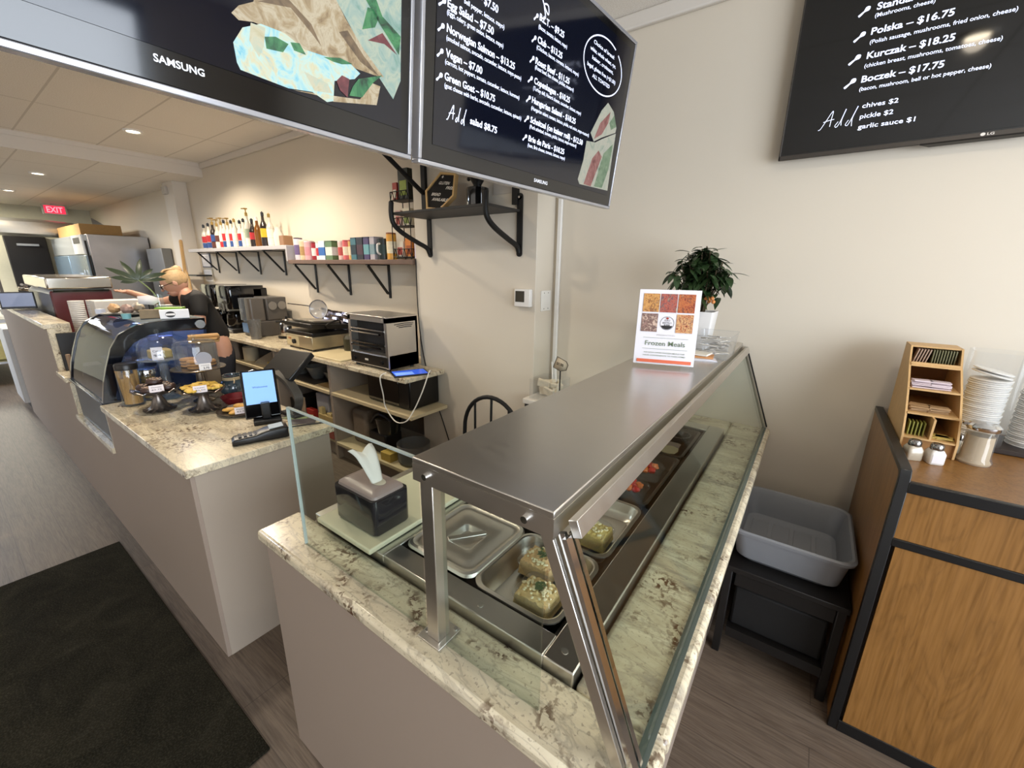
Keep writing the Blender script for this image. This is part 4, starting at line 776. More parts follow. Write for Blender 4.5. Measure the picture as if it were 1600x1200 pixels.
for z in (1.04, 1.17):
    P('glass_shelf', BX(-3.905, .60 if z < 1.1 else .66, z, -3.10, .97, z+.006), glass('#dfe8f0', .12, .02, 'shelf_glass', .05), pc)
area('case_led_strip', (-3.5, .80, 1.318), (0, 0, 0), .75, .02, 2.2, (.62, .70, 1))
bm = NB(); box(bm, -3.9, .785, 1.320, -3.11, .815, 1.328); P('led_strip', bm, M('#cfd8ff', .4, 0, 'led_blue_white', emit=3), pc)
rnd = random.Random(3)
for i in range(9):
    x = -3.86+.085*i; z = (.913, 1.0465, 1.1765)[i % 3]; y = (.66, .72, .80)[i % 3]
    bm = NB(); lathe(bm, [(.001, 0), (.03, 0), (.038, .07), (.040, .075), (.036, .09), (.001, .098)], (0, 0, 0), 18)
    t = T('dessert_cup', 'clear domed dessert cup inside the curved pastry case', 'dessert cup', (x, y, z+.0005), group='dessert cups in the pastry case'); P('cup', bm, glass('#dfe6f5', .16, .05, 'cup_plastic', .12), t, local=True)
    bm = NB(); lathe(bm, [(.001, .003), (.028, .003), (.034, .055), (.001, .058)], seg=16); P('dessert', bm, M(['#b9a58f', '#8f6d5c', '#c9c3d6'][i % 3], .6), t, local=True)
# biscotti jar and cookie jar
def jar(c, r, h, lidm, label, n, col, lidh=.028):
    t = T('biscuit_jar', label, 'jar', c); bm = NB(); lathe(bm, [(.001, .0), (r*.9, .0), (r, .012), (r*1.0, h-.03), (r*.92, h), (r*.90, h), (r*.97, h-.03), (r*.97, .014), (.001, .008)], seg=32); P('glass', bm, GL, t, local=True)
    bm = NB(); lathe(bm, [(r*.97, h-.004), (r*.98, h+lidh*.7), (r*.9, h+lidh), (.001, h+lidh)], seg=32); P('lid', bm, lidm, t, local=True)
    return t
j1 = jar((-2.945, .545, CZ), .050, .205, M('#14110f', .35, 0, 'jar_lid_black'), 'tall glass jar of biscotti with a black lid at the case end', 0, 0)
for k in range(9):
    a = k*2*PI/8; r = .030 if k < 8 else 0; bm = NB(); mm = Matrix.Translation((r*math.cos(a), r*math.sin(a), .011)) @ Euler((.07*math.sin(a), -.07*math.cos(a), a)).to_matrix().to_4x4(); L = [[mm @ Vector((x, y, z)) for x, y in rrect(-.008, -.014, .008, .014, .006, 3)] for z in (0, .05, .1, .145+.02*(k % 3))]; rings(bm, L); P('biscotti', bm, M('#b98643', .8, 0, 'biscotti_crumb', var=.3, scale=90), j1, local=True)
j2 = jar((-2.997, .634, CZ), .046, .150, CHROME, 'wide glass jar of cookies with a chrome lid behind the biscotti', 0, 0)
for k in range(8):
    bm = NB(); lathe(bm, [(.001, 0), (.030, .001), (.034, .008), (.029, .015), (.001, .018)], (rnd.uniform(-.008, .008), rnd.uniform(-.008, .008), .011+.0185*k), 18); P('cookie', bm, M('#a5803f', .8, 0, 'jar_cookie', var=.3, scale=90), j2, local=True)
# scalloped pedestal stands
PEW = M('#6d6661', .28, .8, 'pewter', var=.1)
def stand(c, label, r, h):
    t = T('cake_stand', label, 'cake stand', c)
    wv = lambda rr, z, a: (rr*(1+.035*math.cos(12*a)*(rr > r*.55)), z+.006*math.cos(12*a)*(rr > r*.8))
    bm = NB(); lathe(bm, [(.001, h-.012), (.03, h-.012), (r*.7, h-.008), (r*.95, h+.006), (r, h+.010), (r*.97, h+.012), (r*.7, h-.002), (.001, h-.004)], seg=72, wave=wv); P('plate', bm, PEW, t, local=True)
    bm = NB(); wv2 = lambda rr, z, a: (rr*(1+.05*math.cos(12*a)*(rr > .055)), z+.004*(1+math.cos(12*a))*(rr > .06)); lathe(bm, [(.024, h-.012), (.020, h-.03), (.036, .03), (.05, .014), (.072, .002), (.07, .0), (.04, .006), (.001, .01)], seg=72, wave=wv2); P('pedestal', bm, PEW, t, local=True)
    return t
def pricecard(c, rz, txt, label, w=.058, h=.036):
    t = T('price_card', label, 'price card', c, rz); mm = Matrix.Rotation(math.radians(75), 4, 'X')
    bm = NB(); box(bm, -w/2, 0, -.0015, w/2, h, 0, mx=mm); P('card', bm, M('#efe6e8', .7, 0, 'card_white'), t, local=True)
    bm = NB()
    for i, s in enumerate(txt): text(bm, s, mm @ Matrix.Translation((0, h*.62-i*h*.34, .0008)), w*.7, h*.16, 0, align='C')
    P('print', bm, INK, t, local=True, smooth='keep')
AIM = lambda x, y: math.atan2(-y, -x)+PI/2
st1 = stand((-2.735, .602, CZ), 'scalloped pewter stand of chocolate cookies nearest the counter front', .105, .105)
st2 = stand((-2.55, .745, CZ), 'scalloped pewter stand of flower-shaped yellow cookies', .105, .105)
def choc(c, label, seed, tilt):
    t = T('chocolate_cookie', label, 'cookie', c, seed, group='chocolate cookies on the pewter stand'); bm = NB(); lathe(bm, [(.001, 0), (.030, .0), (.036, .008), (.034, .020), (.022, .027), (.009, .024), (.001, .020)], seg=26)
    for v in bm.verts: v.co += Vector((0, 0, .003))*mnoise.noise(v.co*90+Vector((seed, 0, 0)))
    P('body', bm, M('#3b2620', .5, 0, 'dark_chocolate', var=.4, scale=150), t, local=True)
    bm = NB(); rr = random.Random(seed*10)
    for k in range(16):
        a = rr.uniform(0, 2*PI); q = rr.uniform(.008, .028); ball(bm, (q*math.cos(a), q*math.sin(a), .026), (.004, .0025, .002), 6, 4)
    P('nuts', bm, M('#c9a98f', .6, 0, 'nut_bits'), t, local=True, kind='stuff')
for i, (dx, dy, dz) in enumerate(((-.038, -.037, 0), (.034, .042, 0), (-.038, .040, 0), (.040, -.037, 0), (.0, .0, .032))): choc((-2.735+dx, .602+dy, CZ+.113+dz), 'round dark chocolate cookie with nuts on the front pewter stand', i+1, 0)
def flower(c, rz):
    t = T('flower_cookie', 'yellow flower-shaped cookie with a jam centre on pewter stand', 'cookie', c, rz, group='yellow flower cookies on the pewter stand'); wv = lambda r, z, a: (r*(1+.12*math.cos(8*a)*(r > .014)), z)
    bm = NB(); lathe(bm, [(.001, 0), (.034, 0), (.040, .006), (.036, .014), (.016, .013), (.010, .009), (.001, .008)], seg=64, wave=wv); P('biscuit', bm, M('#e6bf58', .6, 0, 'butter_biscuit', var=.12, scale=80), t, local=True)
    bm = NB(); lathe(bm, [(.011, .0095), (.006, .012), (.001, .0125)], seg=14); P('jam', bm, M('#6b3a1c', .2, 0, 'jam'), t, local=True)
for dx, dy, dz in ((-.042, -.036, 0), (.040, .040, 0), (-.042, .046, 0), (.040, -.042, 0), (0.0, 0.0, .0155)): flower((-2.55+dx, .745+dy, CZ+.118+dz), dx*30)
pricecard((-2.648, .585, CZ+.117), AIM(-2.65, .58), ('Chocolate', '$2.75'), 'small white price card on the chocolate cookie stand')
pricecard((-2.468, .715, CZ+.117), AIM(-2.47, .71), ('Linzer', '$2.50'), 'small white price card on the yellow cookie stand')
# domed stands behind
def domed(c, label, r, h, dr, dh, dome_prof, metal):
    t = T('domed_cake_stand', label, 'cake stand', c); bm = NB(); lathe(bm, [(.001, 0), (.052, 0), (.054, .006), (.024, .02), (.020, h-.03), (.05, h-.012), (r, h-.004), (r*1.01, h), (r*.98, h+.003), (.001, h)], seg=44); P('stand', bm, metal, t, local=True)
    bm = NB(); lathe(bm, [(q*dr, h+.004+z*dh) for q, z in dome_prof], seg=44); P('dome', bm, glass('#f1f6fa', .13, .02, 'dome_glass', .03), t, local=True)
    bm = NB(); top = h+.004+dh; lathe(bm, [(.008, top-.002), (.007, top+.010), (.014, top+.020), (.010, top+.032), (.001, top+.034)], seg=16); P('knob', bm, GL, t, local=True); return t
d1 = domed((-2.955, .705, CZ), 'glass stand with a wide bluish dome against the case end', .110, .235, .102, .125, [(1, 0), (1.0, .35), (.93, .62), (.72, .85), (.40, .97), (.05, 1)], glass('#dbe7ef', .2, .04, 'stand_glass', .12))
d2 = domed((-2.735, .805, CZ), 'pewter stand of cookies under a straight clear dome', .127, .195, .100, .150, [(1, 0), (1, .80), (.93, .93), (.75, .985), (.05, 1)], M('#8b847c', .22, .9, 'polished_pewter'))
bm = NB(); box(bm, -3.0, .655, CZ+.2355, -2.915, .75, CZ+.285); S('cake_slab', bm, M('#b79b58', .8, 0, 'cake_crumb', var=.35, scale=70), 'golden cake slab under the wide bluish dome', 'cake', bev=.008)
pricecard((-2.893, .675, CZ+.2365), AIM(-2.9, .8), ('Cake', '$4'), 'small white card beside the cake slab under the dome', .05, .07)
k = 0
for dx, dy, n in ((-.04, -.03, 3), (.0, .05, 2), (.046, -.025, 3)):
    for j in range(n):
        bm = NB(); lathe(bm, [(.001, 0), (.034, 0), (.039, .006), (.035, .013), (.001, .016)], seg=22); t = T('oat_cookie', 'brown round cookie stacked under the straight clear dome', 'cookie', (-2.735+dx, .805+dy, CZ+.1995+.0165*j), k, group='cookies under the clear dome'); P('cookie', bm, M('#b07a3c', .75, 0, 'cookie_brown', var=.25, scale=110), t, local=True); k += 1
t = T('cookie_sign', 'round clear sign on a white price card before the cookie dome', 'sign', (-2.615, .80, CZ+.1985), AIM(-2.56, .84))
bm = NB(); mm = Matrix.Rotation(PI/2, 4, 'X'); prism(bm, [(.036*math.cos(a*PI/14), .062+.036*math.sin(a*PI/14)) for a in range(28)], 'y', -.0015, .0015); P('disc', bm, glass('#c9c1dc', .1, .03, 'sign_disc', .45), t, local=True)
bm = NB(); box(bm, -.027, -.003, 0, .027, -.0015, .036); P('card', bm, PAPER, t, local=True)
bm = NB(); text(bm, '2.75', mm @ Matrix.Translation((.004, .006, .0035)), .026, .011, .02, align='C'); text(bm, 'COOKIE', mm @ Matrix.Translation((0, .023, .0035)), .036, .005, 0, align='C'); P('print', bm, INK, t, local=True, smooth='keep')
# kraft bags, blue jar, plate, napkins
bm = NB(); prism(bm, [(0, 0), (.20, .0), (.205, .012), (.10, .035), (.02, .03)], 'y', -.05, .05); [setattr(v, 'co', rot_about((-2.86, 1.02, 1.30), .25) @ v.co) for v in bm.verts]; bm.free()
bk = T('pastry_bags', 'brown paper pastry bags stacked behind the cookie dome', 'paper bag', (-2.93, .965, CZ))
bm = NB(); box(bm, -2.98, .88, CZ, -2.87, .95, CZ+.30); P('stack_stand', bm, M('#7a6a55', .6), bk)
for k_, (z_, a_) in enumerate(((.302, .1), (.318, -.12), (.333, .25))):
    bm = NB(); box(bm, -.075, -.036, 0, .075, .036, .013, mx=rot_about((-2.925, .915, CZ+z_), a_+1.1, 0)); P('paper_bag', bm, KRAFT, bk, bev=.004)
bj = T('blue_glass_jar', 'squat blue-grey crackled glass jar with a rope collar', 'jar', (-2.715, 0, 0)); bj.location = (-2.735, .958, CZ)
wv = lambda r, z, a: (r*(1+.012*math.sin(9*a+z*90)), z)
bm = NB(); lathe(bm, [(.001, 0), (.045, 0), (.066, .022), (.070, .05), (.058, .085), (.042, .10), (.043, .118), (.047, .122), (.040, .122), (.036, .10), (.05, .08), (.06, .05), (.001, .01)], seg=40, wave=wv); P('glass', bm, M('#3d4c55', .10, 0, 'blue_glass', var=.3, scale=60, coat=.6), bj, local=True)
bm = NB(); [tube(bm, [(.046*math.cos(a*PI/12), .046*math.sin(a*PI/12), .098+.006*kk) for a in range(24)], .0035, 6, closed=True) for kk in range(3)]; tube(bm, smoothpath([(.046, -.01, .104), (.07, -.015, .10), (.075, -.02, .085)], 5), .0035, 6); P('rope_collar', bm, M('#cbb893', .9, 0, 'rope', var=.2, scale=200), bj, local=True)
pp = T('pastry_plate', 'dark-rimmed round plate of yellow pastries beside the till', 'plate', (-2.365, .858, CZ)); bm = NB(); lathe(bm, [(.001, 0), (.08, 0), (.118, .010), (.122, .014), (.116, .014), (.08, .005), (.001, .004)], seg=44); P('plate', bm, M('#3a332c', .3, .3, 'dark_plate'), pp, local=True)
for k_ in range(7):
    a_ = k_*2*PI/6; r_ = .062 if k_ < 6 else 0; bm = NB(); ball(bm, (0, 0, 0), (.034, .022, .011), 14, 8, bump=.25, seed=k_); t = T('cheese_pastry', 'golden pastry piled on the dark round plate', 'pastry', (-2.365+r_*math.cos(a_), .858+r_*math.sin(a_), CZ+.0165+(.012 if k_ == 6 else 0)), a_, group='golden pastries on the plate'); P('pastry', bm, M('#d3a24e', .6, 0, 'pastry_gold', var=.3, scale=60), t, local=True)
pricecard((-2.275, .815, CZ+.018), AIM(-2.3, .8), ('Pastry', '$3.50'), 'small white card leaning on the plate of golden pastries', .06, .034)
bm = NB(); lathe(bm, [(.001, 0), (.055, .0), (.075, .035), (.072, .035), (.05, .004), (.001, .003)], (-2.575, .905, CZ), 28); S('red_bowl', bm, M('#7c1722', .4), 'dark red bowl between yellow cookie stand and blue jar', 'bowl')
# till displays
cd = T('customer_display', 'black customer payment display with a blue screen', 'payment display', (-2.06, .86, CZ))
cx = Vector((-2.062, .845, CZ)); f0 = Vector((-.14, .93, 0)); vd = Vector((2.06, -.845, .55)).normalized()
rt = Vector((.38, .92, -.0)).normalized(); n_ = Vector((.92, -.38, .62)).normalized(); upv = n_.cross(rt).normalized()
mD = plane_mx(Vector((-2.135, .775, CZ+.028)), rt, upv)
bm = NB(); box(bm, 0, 0, -.016, .155, .252, 0, mx=mD); P('housing', bm, BLACKG, cd, bev=.006)
bm = NB(); poly2(bm, mD, [(.012, .07), (.143, .07), (.143, .240), (.012, .240)], z=.0006); P('screen', bm, M('#7fa9e0', .3, 0, 'till_screen', emit=.75), cd, smooth='keep')
bm = NB(); text(bm, 'Welcome', mD @ Matrix.Translation((.078, .152, .0012)), .065, .010, 0, align='C'); P('screen_text', bm, M('#2d4a78', .5), cd, smooth='keep')
bm = NB(); text(bm, 'tap', mD @ Matrix.Translation((.08, .025, .0012)), .016, .010, .02, align='C'); P('mark', bm, M('#c9ccd2', .4), cd, smooth='keep')
b0 = mD @ Vector((.078, .10, -.016)); bm = NB(); hexa(bm, [mD @ Vector((.05, .05, -.012)), mD @ Vector((.105, .05, -.012)), mD @ Vector((.105, .16, -.012)), mD @ Vector((.05, .16, -.012)), Vector((-2.20, .83, CZ+.03)), Vector((-2.18, .89, CZ+.03)), Vector((-2.17, .89, CZ+.15)), Vector((-2.19, .83, CZ+.15))]); bm.free()
bm = NB(); box(bm, -.06, -.055, 0, .06, .055, .022, mx=rot_about((-2.115, .865, CZ), 1.18)); box(bm, -.02, -.04, .02, .02, .0, .10, mx=rot_about((-2.125, .868, CZ), 1.18)); P('base', bm, BLACK, cd, bev=.005)
pt = T('till_monitor', 'tilted black till monitor on a curved grey arm, seen from behind', 'monitor', (-2.14, 1.0, CZ))
bm = NB(); pts = smoothpath([(-2.10, 1.005, CZ+.018), (-2.07, 1.005, CZ+.09), (-2.15, 1.005, CZ+.165), (-2.27, 1.0, CZ+.20)], 8)
rings(bm, [[(p.x, p.y-.022, p.z-.010), (p.x, p.y+.022, p.z-.010), (p.x+.008, p.y+.022, p.z+.010), (p.x+.008, p.y-.022, p.z+.010)] for p in pts]); P('arm', bm, M('#47443f', .4, .2, 'till_grey'), pt, bev=.004)
mT = plane_mx(Vector((-2.33, .90, CZ+.215)), (.93, .36, -.15), (.15, -.05, .99)) 
bm = NB(); box(bm, -.02, .0, -.02, .24, .03, .17, mx=rot_about((-2.37, .985, CZ+.195), .12, -.9)); P('screen', bm, BLACK, pt, bev=.006)
bm = NB(); box(bm, -2.17, .955, CZ, -2.03, 1.025, CZ+.018); P('foot', bm, BLACK, pt, bev=.004)
ter = T('card_terminal', 'black handheld card terminal lying on the counter front corner', 'card terminal', (-1.90, .74, CZ), math.radians(72))
bm = NB(); L = []
for x, w_, h_ in ((-.11, .030, .022), (-.10, .036, .030), (-.02, .036, .034), (.02, .038, .046), (.09, .042, .052), (.105, .036, .046)): L.append([(x, y, z) for y, z in rrect(-w_, 0.0005, w_, h_, .009, 3)])
rings(bm, L); P('body', bm, BLACK, ter, local=True)
bm = NB(); hexa(bm, [(.032, -.028, .049), (.088, -.028, .0535), (.088, .028, .0535), (.032, .028, .049), (.032, -.028, .0515), (.088, -.028, .0555), (.088, .028, .0555), (.032, .028, .0515)]); P('display', bm, M('#a9b3b4', .3, 0, 'terminal_lcd'), ter, local=True)
bm = NB(); [box(bm, -.085+.02*i, -.022+.017*j, .0325, -.073+.02*i, -.010+.017*j, .0365) for i in range(4) for j in range(3)]; P('keypad', bm, M('#2f2f33', .5, 0, 'keys'), ter, local=True, label='dark keypad buttons')
bm = NB(); box(bm, -.06, -.04, 0, .06, .04, .002, mx=rot_about((-2.055, .985, CZ+.0003), .4)); S('green_leaflet', bm, M('#9ba777', .6), 'pale green leaflet lying on the counter behind the terminal', 'leaflet')
bm = NB(); box(bm, -.06, -.035, 0, .06, .035, .003, mx=rot_about((-1.97, .965, CZ+.0003), .9)); S('dark_leaflet', bm, M('#54484c', .5), 'dark leaflet lying beside the green one at the counter edge', 'leaflet')
bm = NB(); tube(bm, smoothpath([(-1.96, .80, CZ+.006), (-1.93, .90, CZ+.004), (-1.90, .96, CZ+.004), (-1.865, 1.022, CZ+.004)], 8), .0035, 6); S('terminal_cord', bm, BLACK, 'short black cord running from the terminal to the counter edge', 'cord')
# things on top of the pastry case
TZ = 1.338
vp = T('leaf_vase', 'glass vase with one large dark lobed leaf on the pastry case', 'vase', (-3.40, .86, TZ))
bm = NB(); lathe(bm, [(.001, 0), (.03, 0), (.034, .01), (.026, .08), (.024, .13), (.023, .13), (.024, .08), (.03, .012), (.001, .006)], (-3.40, .86, TZ+.0005), 24); P('vase', bm, GL, vp)
bm = NB(); tip = Vector((-3.41, .785, 1.556)); tube(bm, smoothpath([(-3.40, .86, TZ+.012), (-3.402, .845, 1.47), tip], 8), .004, 6); P('stem', bm, M('#7d8a55', .5, 0, 'stem_green'), vp)
bm = NB(); vn = Vector((.93, -.30, .2)).normalized(); rx = Vector((.3, .95, 0)).normalized(); ux = vn.cross(rx) if vn.cross(rx).z > 0 else rx.cross(vn)
for ang, Lg in ((-78, .15), (-55, .19), (-25, .16), (8, .155), (40, .12), (66, .17), (85, .15), (-98, .10)):
    a = math.radians(ang); dd = (rx*math.sin(a)+ux*math.cos(a)*.8+vn*.15).normalized(); leaf(bm, tip, dd, vn, Lg*.9, .015, .35)
P('leaf', bm, M('#3b4630', .35, 0, 'aralia_leaf', var=.25), vp, smooth='keep')
tb = T('bread_tray', 'dark round tray of wrapped breads on the pastry case', 'tray', (-3.60, .72, TZ)); bm = NB(); lathe(bm, [(.001, 0), (.12, 0), (.14, .012), (.136, .014), (.11, .006), (.001, .006)], (-3.56, .74, TZ+.0005), 32); P('tray', bm, M('#2e3230', .4), tb)
for i, (dx, dy, c_, lb) in enumerate(((-.055, -.06, '#c9a074', 'wrapped orange-brown bread roll at the tray front'), (.055, -.02, '#a5897f', 'wrapped pinkish bread roll at the near side of the tray'), (-.03, .055, '#c9b89f', 'pale wrapped bread roll at the back of the tray'))):
    bm = NB(); ball(bm, (-3.56+dx, .74+dy, TZ+.040), (.05, .030, .030), 14, 9, bump=.25, seed=i); S('bread_roll', bm, M(c_, .5, 0, 'wrapped_bread', var=.3, scale=40), lb, 'bread')
S('white_tag', (lambda b: (box(b, -.02, -.015, 0, .02, .015, .03, mx=rot_about((-3.735, .635, TZ+.001), .6)), b)[1])(NB()), M('#d5dbea', .6), 'small pale tag beside the tray of wrapped breads', 'tag')
gb = T('green_box', 'bright green snack box standing on the pastry case', 'box', (-3.31, .87, TZ)); bm = NB(); box(bm, -.07, -.035, 0, .07, .035, .055, mx=rot_about((-3.27, .875, TZ+.001), 1.0)); P('carton', bm, M('#7fae3a', .5, 0, 'lime_carton'), gb, bev=.002)
bm = NB(); box(bm, -.071, -.0358, .008, .03, -.035, .028, mx=rot_about((-3.27, .875, TZ+.001), 1.0)); P('panel', bm, PAPER, gb)
wb = T('white_box', 'white card box with a black oval mark on the pastry case', 'box', (-3.14, .86, TZ)); mB = rot_about((-3.135, .855, TZ+.001), 1.30)
bm = NB(); box(bm, -.07, -.03, 0, .07, .03, .050, mx=mB); P('carton', bm, M('#e8e8ea', .5), wb, bev=.002)
bm = NB(); mm = mB @ plane_mx((.0, -.0308, .025), (1, 0, 0), (0, 0, 1)); poly2(bm, mm, [(-.02+.024*math.cos(k*PI/12), .018*math.sin(k*PI/12)) for k in range(24)]); P('oval_mark', bm, INK, wb, smooth='keep')
bm = NB(); poly2(bm, mm, [(-.042, -.006), (.002, -.006), (.002, .006), (-.042, .006)], z=.0006); P('mark_band', bm, PAPER, wb, smooth='keep')
S('brown_carton', (lambda b: (box(b, -.05, -.028, 0, .05, .028, .05, mx=rot_about((-3.23, .765, TZ+.001), 1.25)), b)[1])(NB()), M('#7b6a4f', .6, 0, 'carton_brown', var=.3), 'small brown carton left of the white box with the oval', 'box', bev=.002)
S('teal_dish', (lambda b: (lathe(b, [(.001, 0), (.02, 0), (.024, .03), (.001, .032)], (-3.29, .665, TZ+.0005), 18), b)[1])(NB()), M('#7fb5bb', .3), 'tiny teal pot in front of the brown carton', 'pot')
S('candy_cup', (lambda b: (lathe(b, [(.001, 0), (.035, 0), (.045, .05), (.042, .05), (.001, .045)], (-3.56, .925, TZ+.0005), 18), b)[1])(NB()), M('#cfc8c0', .5), 'white paper cup behind the tray of wrapped breads', 'cup')
tg = T('menu_tag', 'white pointed tag sign standing behind the leaf vase', 'tag sign', (-3.36, .93, TZ)); bm = NB(); cyl(bm, (-3.335, .79, TZ+.0005), (-3.335, .79, TZ+.075), .003, seg=8); lathe(bm, [(.02, 0), (.02, .004), (.001, .005)], (-3.335, .79, TZ+.0005), 12); P('stand', bm, BLACKM, tg)
mm = plane_mx((-3.345, .745, TZ+.07), (.35, .93, 0), (0, 0, 1)); bm = NB(); poly2(bm, mm, [(0, .01), (.07, 0), (.10, .02), (.095, .045), (.06, .06), (0, .055)]); o_ = P('tag', bm, M('#e6e2e2', .6), tg, smooth='keep'); o_.modifiers.new('t', 'SOLIDIFY').thickness = .002
# cup stacks and lids on the raised part
def cupstack(c, n, label, d, r, grp):
    for i in range(n):
        t = T('paper_cup', label, 'paper cup', (c[0]+d[0]*i, c[1]+d[1]*i, c[2]+d[2]*i), group=grp)
        bm = NB(); ax = Vector(d).normalized(); x_, y_ = frame_of(ax); rings(bm, [[ax*h+q*(math.cos(2*PI*k/20)*x_+math.sin(2*PI*k/20)*y_) for k in range(20)] for h, q in ((0, r*.72), (.085, r), (.087, r*1.04), (.091, r*1.0), (.086, r*.97), (.002, r*.69))], caps=False); P('cup', bm, M('#d9d6d2', .5, 0, 'cup_white'), t, local=True)
for row, (y, z, nm) in enumerate(((.66, .906, 'front'), (.76, .906, 'middle'), (.86, .906, 'rear'))):
    cupstack((-4.62, y, z), 27, 'white takeout cup in the %s column of the nested stacks' % nm, (0, 0, .0145), .045, 'white takeout cups, %s column' % nm)
cs = T('cup_carton', 'white printed carton lying beside the takeout cups', 'carton', (-4.42, .86, 1.20)); bm = NB(); box(bm, -4.53, .72, .906, -4.37, 1.0, 1.38); P('carton', bm, M('#d7d2ca', .6, 0, 'carton_white'), cs, bev=.004)
# ------------------------------------------------------------------ back counter appliances
BZ = .9005
def brewer(x, label):
    t = T('coffee_brewer', label, 'coffee brewer', (x, 2.17, BZ))
    bm = NB(); box(bm, -.17, -.21, 0, .17, .22, .05); P('base', bm, BLACK, t, local=True, bev=.008)
    bm = NB(); box(bm, -.17, .06, .05, .17, .22, .50); P('column', bm, BLACK, t, local=True, bev=.01)
    bm = NB(); L = [[(xx, yy, z) for xx, yy in rrect(-.17*s, -.21*s, .17*s, .20, .05)] for s, z in ((.96, .27), (1, .29), (1, .50), (.97, .53))]; rings(bm, L); P('hopper', bm, BLACKG, t, local=True)
    bm = NB(); box(bm, -.188, -.16, .20, -.172, -.13, .48); box(bm, -.19, -.20, .46, -.17, -.12, .50); P('sight_tube', bm, M('#8f8b84', .3, .6, 'grey_metal'), t, local=True)
    bm = NB(); [box(bm, xx, -.218, .25, xx+.012, -.205, .33) for xx in (-.10, .02, .11)]; P('tap', bm, M('#9c9890', .3, .7, 'tap_metal'), t, local=True)
    bm = NB(); lathe(bm, [(.001, .052), (.085, .052), (.10, .08), (.09, .20), (.06, .235), (.001, .24)], (0, -.09, 0), 22); P('carafe', bm, M('#14110f', .1, 0, 'carafe', coat=.3), t, local=True)
    bm = NB(); box(bm, -.15, -.213, .02, -.04, -.2105, .032); box(bm, .02, -.213, .02, .13, -.2105, .032); P('front_strip', bm, M('#b9b7b2', .4, .3, 'strip'), t, local=True)
brewer(-5.93, 'tall black coffee brewer nearest the woman'); brewer(-5.50, 'tall black coffee brewer beside the glass-fronted dispenser')
S('paper_bag_note', BX(-5.73, 2.02, 1.38, -5.69, 2.06, 1.45), PAPER, 'white slip standing between the two coffee brewers', 'paper slip') if False else None
dp = T('drink_dispenser', 'grey bubbler drink dispenser with a clear front tank', 'drink dispenser', (-5.0, 2.15, BZ))
bm = NB(); box(bm, -5.13, 2.0, BZ, -4.84, 2.36, BZ+.17); box(bm, -5.13, 2.14, BZ+.17, -4.84, 2.36, BZ+.42); P('body', bm, M('#54504c', .4, .2, 'dispenser_grey'), dp, bev=.012)
bm = NB(); L = [[(x, y, z) for x, y in rrect(-5.12, 1.97, -4.99, 2.135, .03)] for z in (BZ+.175, BZ+.19, BZ+.39, BZ+.41)]; rings(bm, L); P('tank', bm, glass('#a9c0d6', .22, .03, 'tank_plastic', .12), dp)
bm = NB(); L = [[(x, y, z) for x, y in rrect(-4.975, 1.97, -4.85, 2.135, .03)] for z in (BZ+.175, BZ+.19, BZ+.39, BZ+.41)]; rings(bm, L); P('tank', bm, M('#5c5650', .25, 0, 'dark_tank'), dp)
bm = NB(); [cyl(bm, (-4.835, y, BZ+.33), (-4.825, y, BZ+.33), .045, seg=20) for y in (2.20, 2.30)]; P('dial', bm, M('#85807a', .35, .4, 'dial'), dp)
bm = NB(); box(bm, -5.12, 1.985, BZ+.04, -5.0, 1.999, BZ+.14); P('label_panel', bm, M('#5b7fae', .4, 0, 'blue_label'), dp)
pk = T('clear_pitcher', 'smoky clear plastic pitcher in front of the drink dispenser', 'pitcher', (-4.78, 2.0, BZ)); bm = NB(); lathe(bm, [(.001, 0), (.05, 0), (.065, .20), (.06, .20), (.046, .006), (.001, .006)], (-4.76, 1.96, BZ), 24); P('body', bm, glass('#c9c5c0', .14, .05, 'smoky_plastic', .12), pk); bm = NB(); tube(bm, smoothpath([(-4.70, 1.96, BZ+.18), (-4.66, 1.96, BZ+.14), (-4.68, 1.96, BZ+.05), (-4.707, 1.96, BZ+.04)], 5), .008, 6); P('handle', bm, glass('#c9c5c0', .14, .05, 'smoky_plastic', .12), pk)
kt = T('electric_kettle', 'shiny steel kettle on a black base beside the dispenser', 'kettle', (-4.60, 2.22, BZ)); bm = NB(); lathe(bm, [(.001, .02), (.085, .022), (.09, .04), (.08, .14), (.06, .19), (.045, .205), (.001, .21)], (-4.60, 2.22, BZ), 28); P('body', bm, M('#c8c3bb', .14, 1, 'kettle_steel'), kt)
bm = NB(); lathe(bm, [(.001, 0), (.10, 0), (.10, .018), (.001, .021)], (-4.60, 2.22, BZ), 24); P('base', bm, BLACK, kt); bm = NB(); tube(bm, smoothpath([(-4.52, 2.20, BZ+.18), (-4.47, 2.19, BZ+.17), (-4.48, 2.19, BZ+.06), (-4.52, 2.20, BZ+.05)], 5), .011, 8); lathe(bm, [(.001, .21), (.012, .21), (.012, .23), (.001, .232)], (-4.60, 2.22, BZ), 12); P('handle', bm, BLACK, kt)
pg = T('panini_grill', 'steel panini grill with black hinged plates and a long handle', 'panini grill', (-3.85, 2.1, BZ), 0)
bm = NB(); box(bm, -4.09, 1.95, BZ+.015, -3.63, 2.33, BZ+.13); P('body', bm, M('#b5a98c', .3, .6, 'warm_steel'), pg, bev=.006)
bm = NB(); [cyl(bm, (x, y, BZ), (x, y, BZ+.016), .016, seg=10) for x in (-4.06, -3.66) for y in (1.98, 2.3)]; P('feet', bm, BLACK, pg)
bm = NB(); box(bm, -4.10, 1.96, BZ+.131, -3.63, 2.33, BZ+.165); P('lower_plate', bm, BLACK, pg, bev=.006)
bm = NB(); box(bm, -.235, -.19, 0, .235, .19, .045, mx=Matrix.Translation((-3.865, 2.14, BZ+.19)) @ Matrix.Rotation(math.radians(-5), 4, 'X')); P('upper_plate', bm, M('#26231f', .35, .3, 'grill_black'), pg, bev=.008)
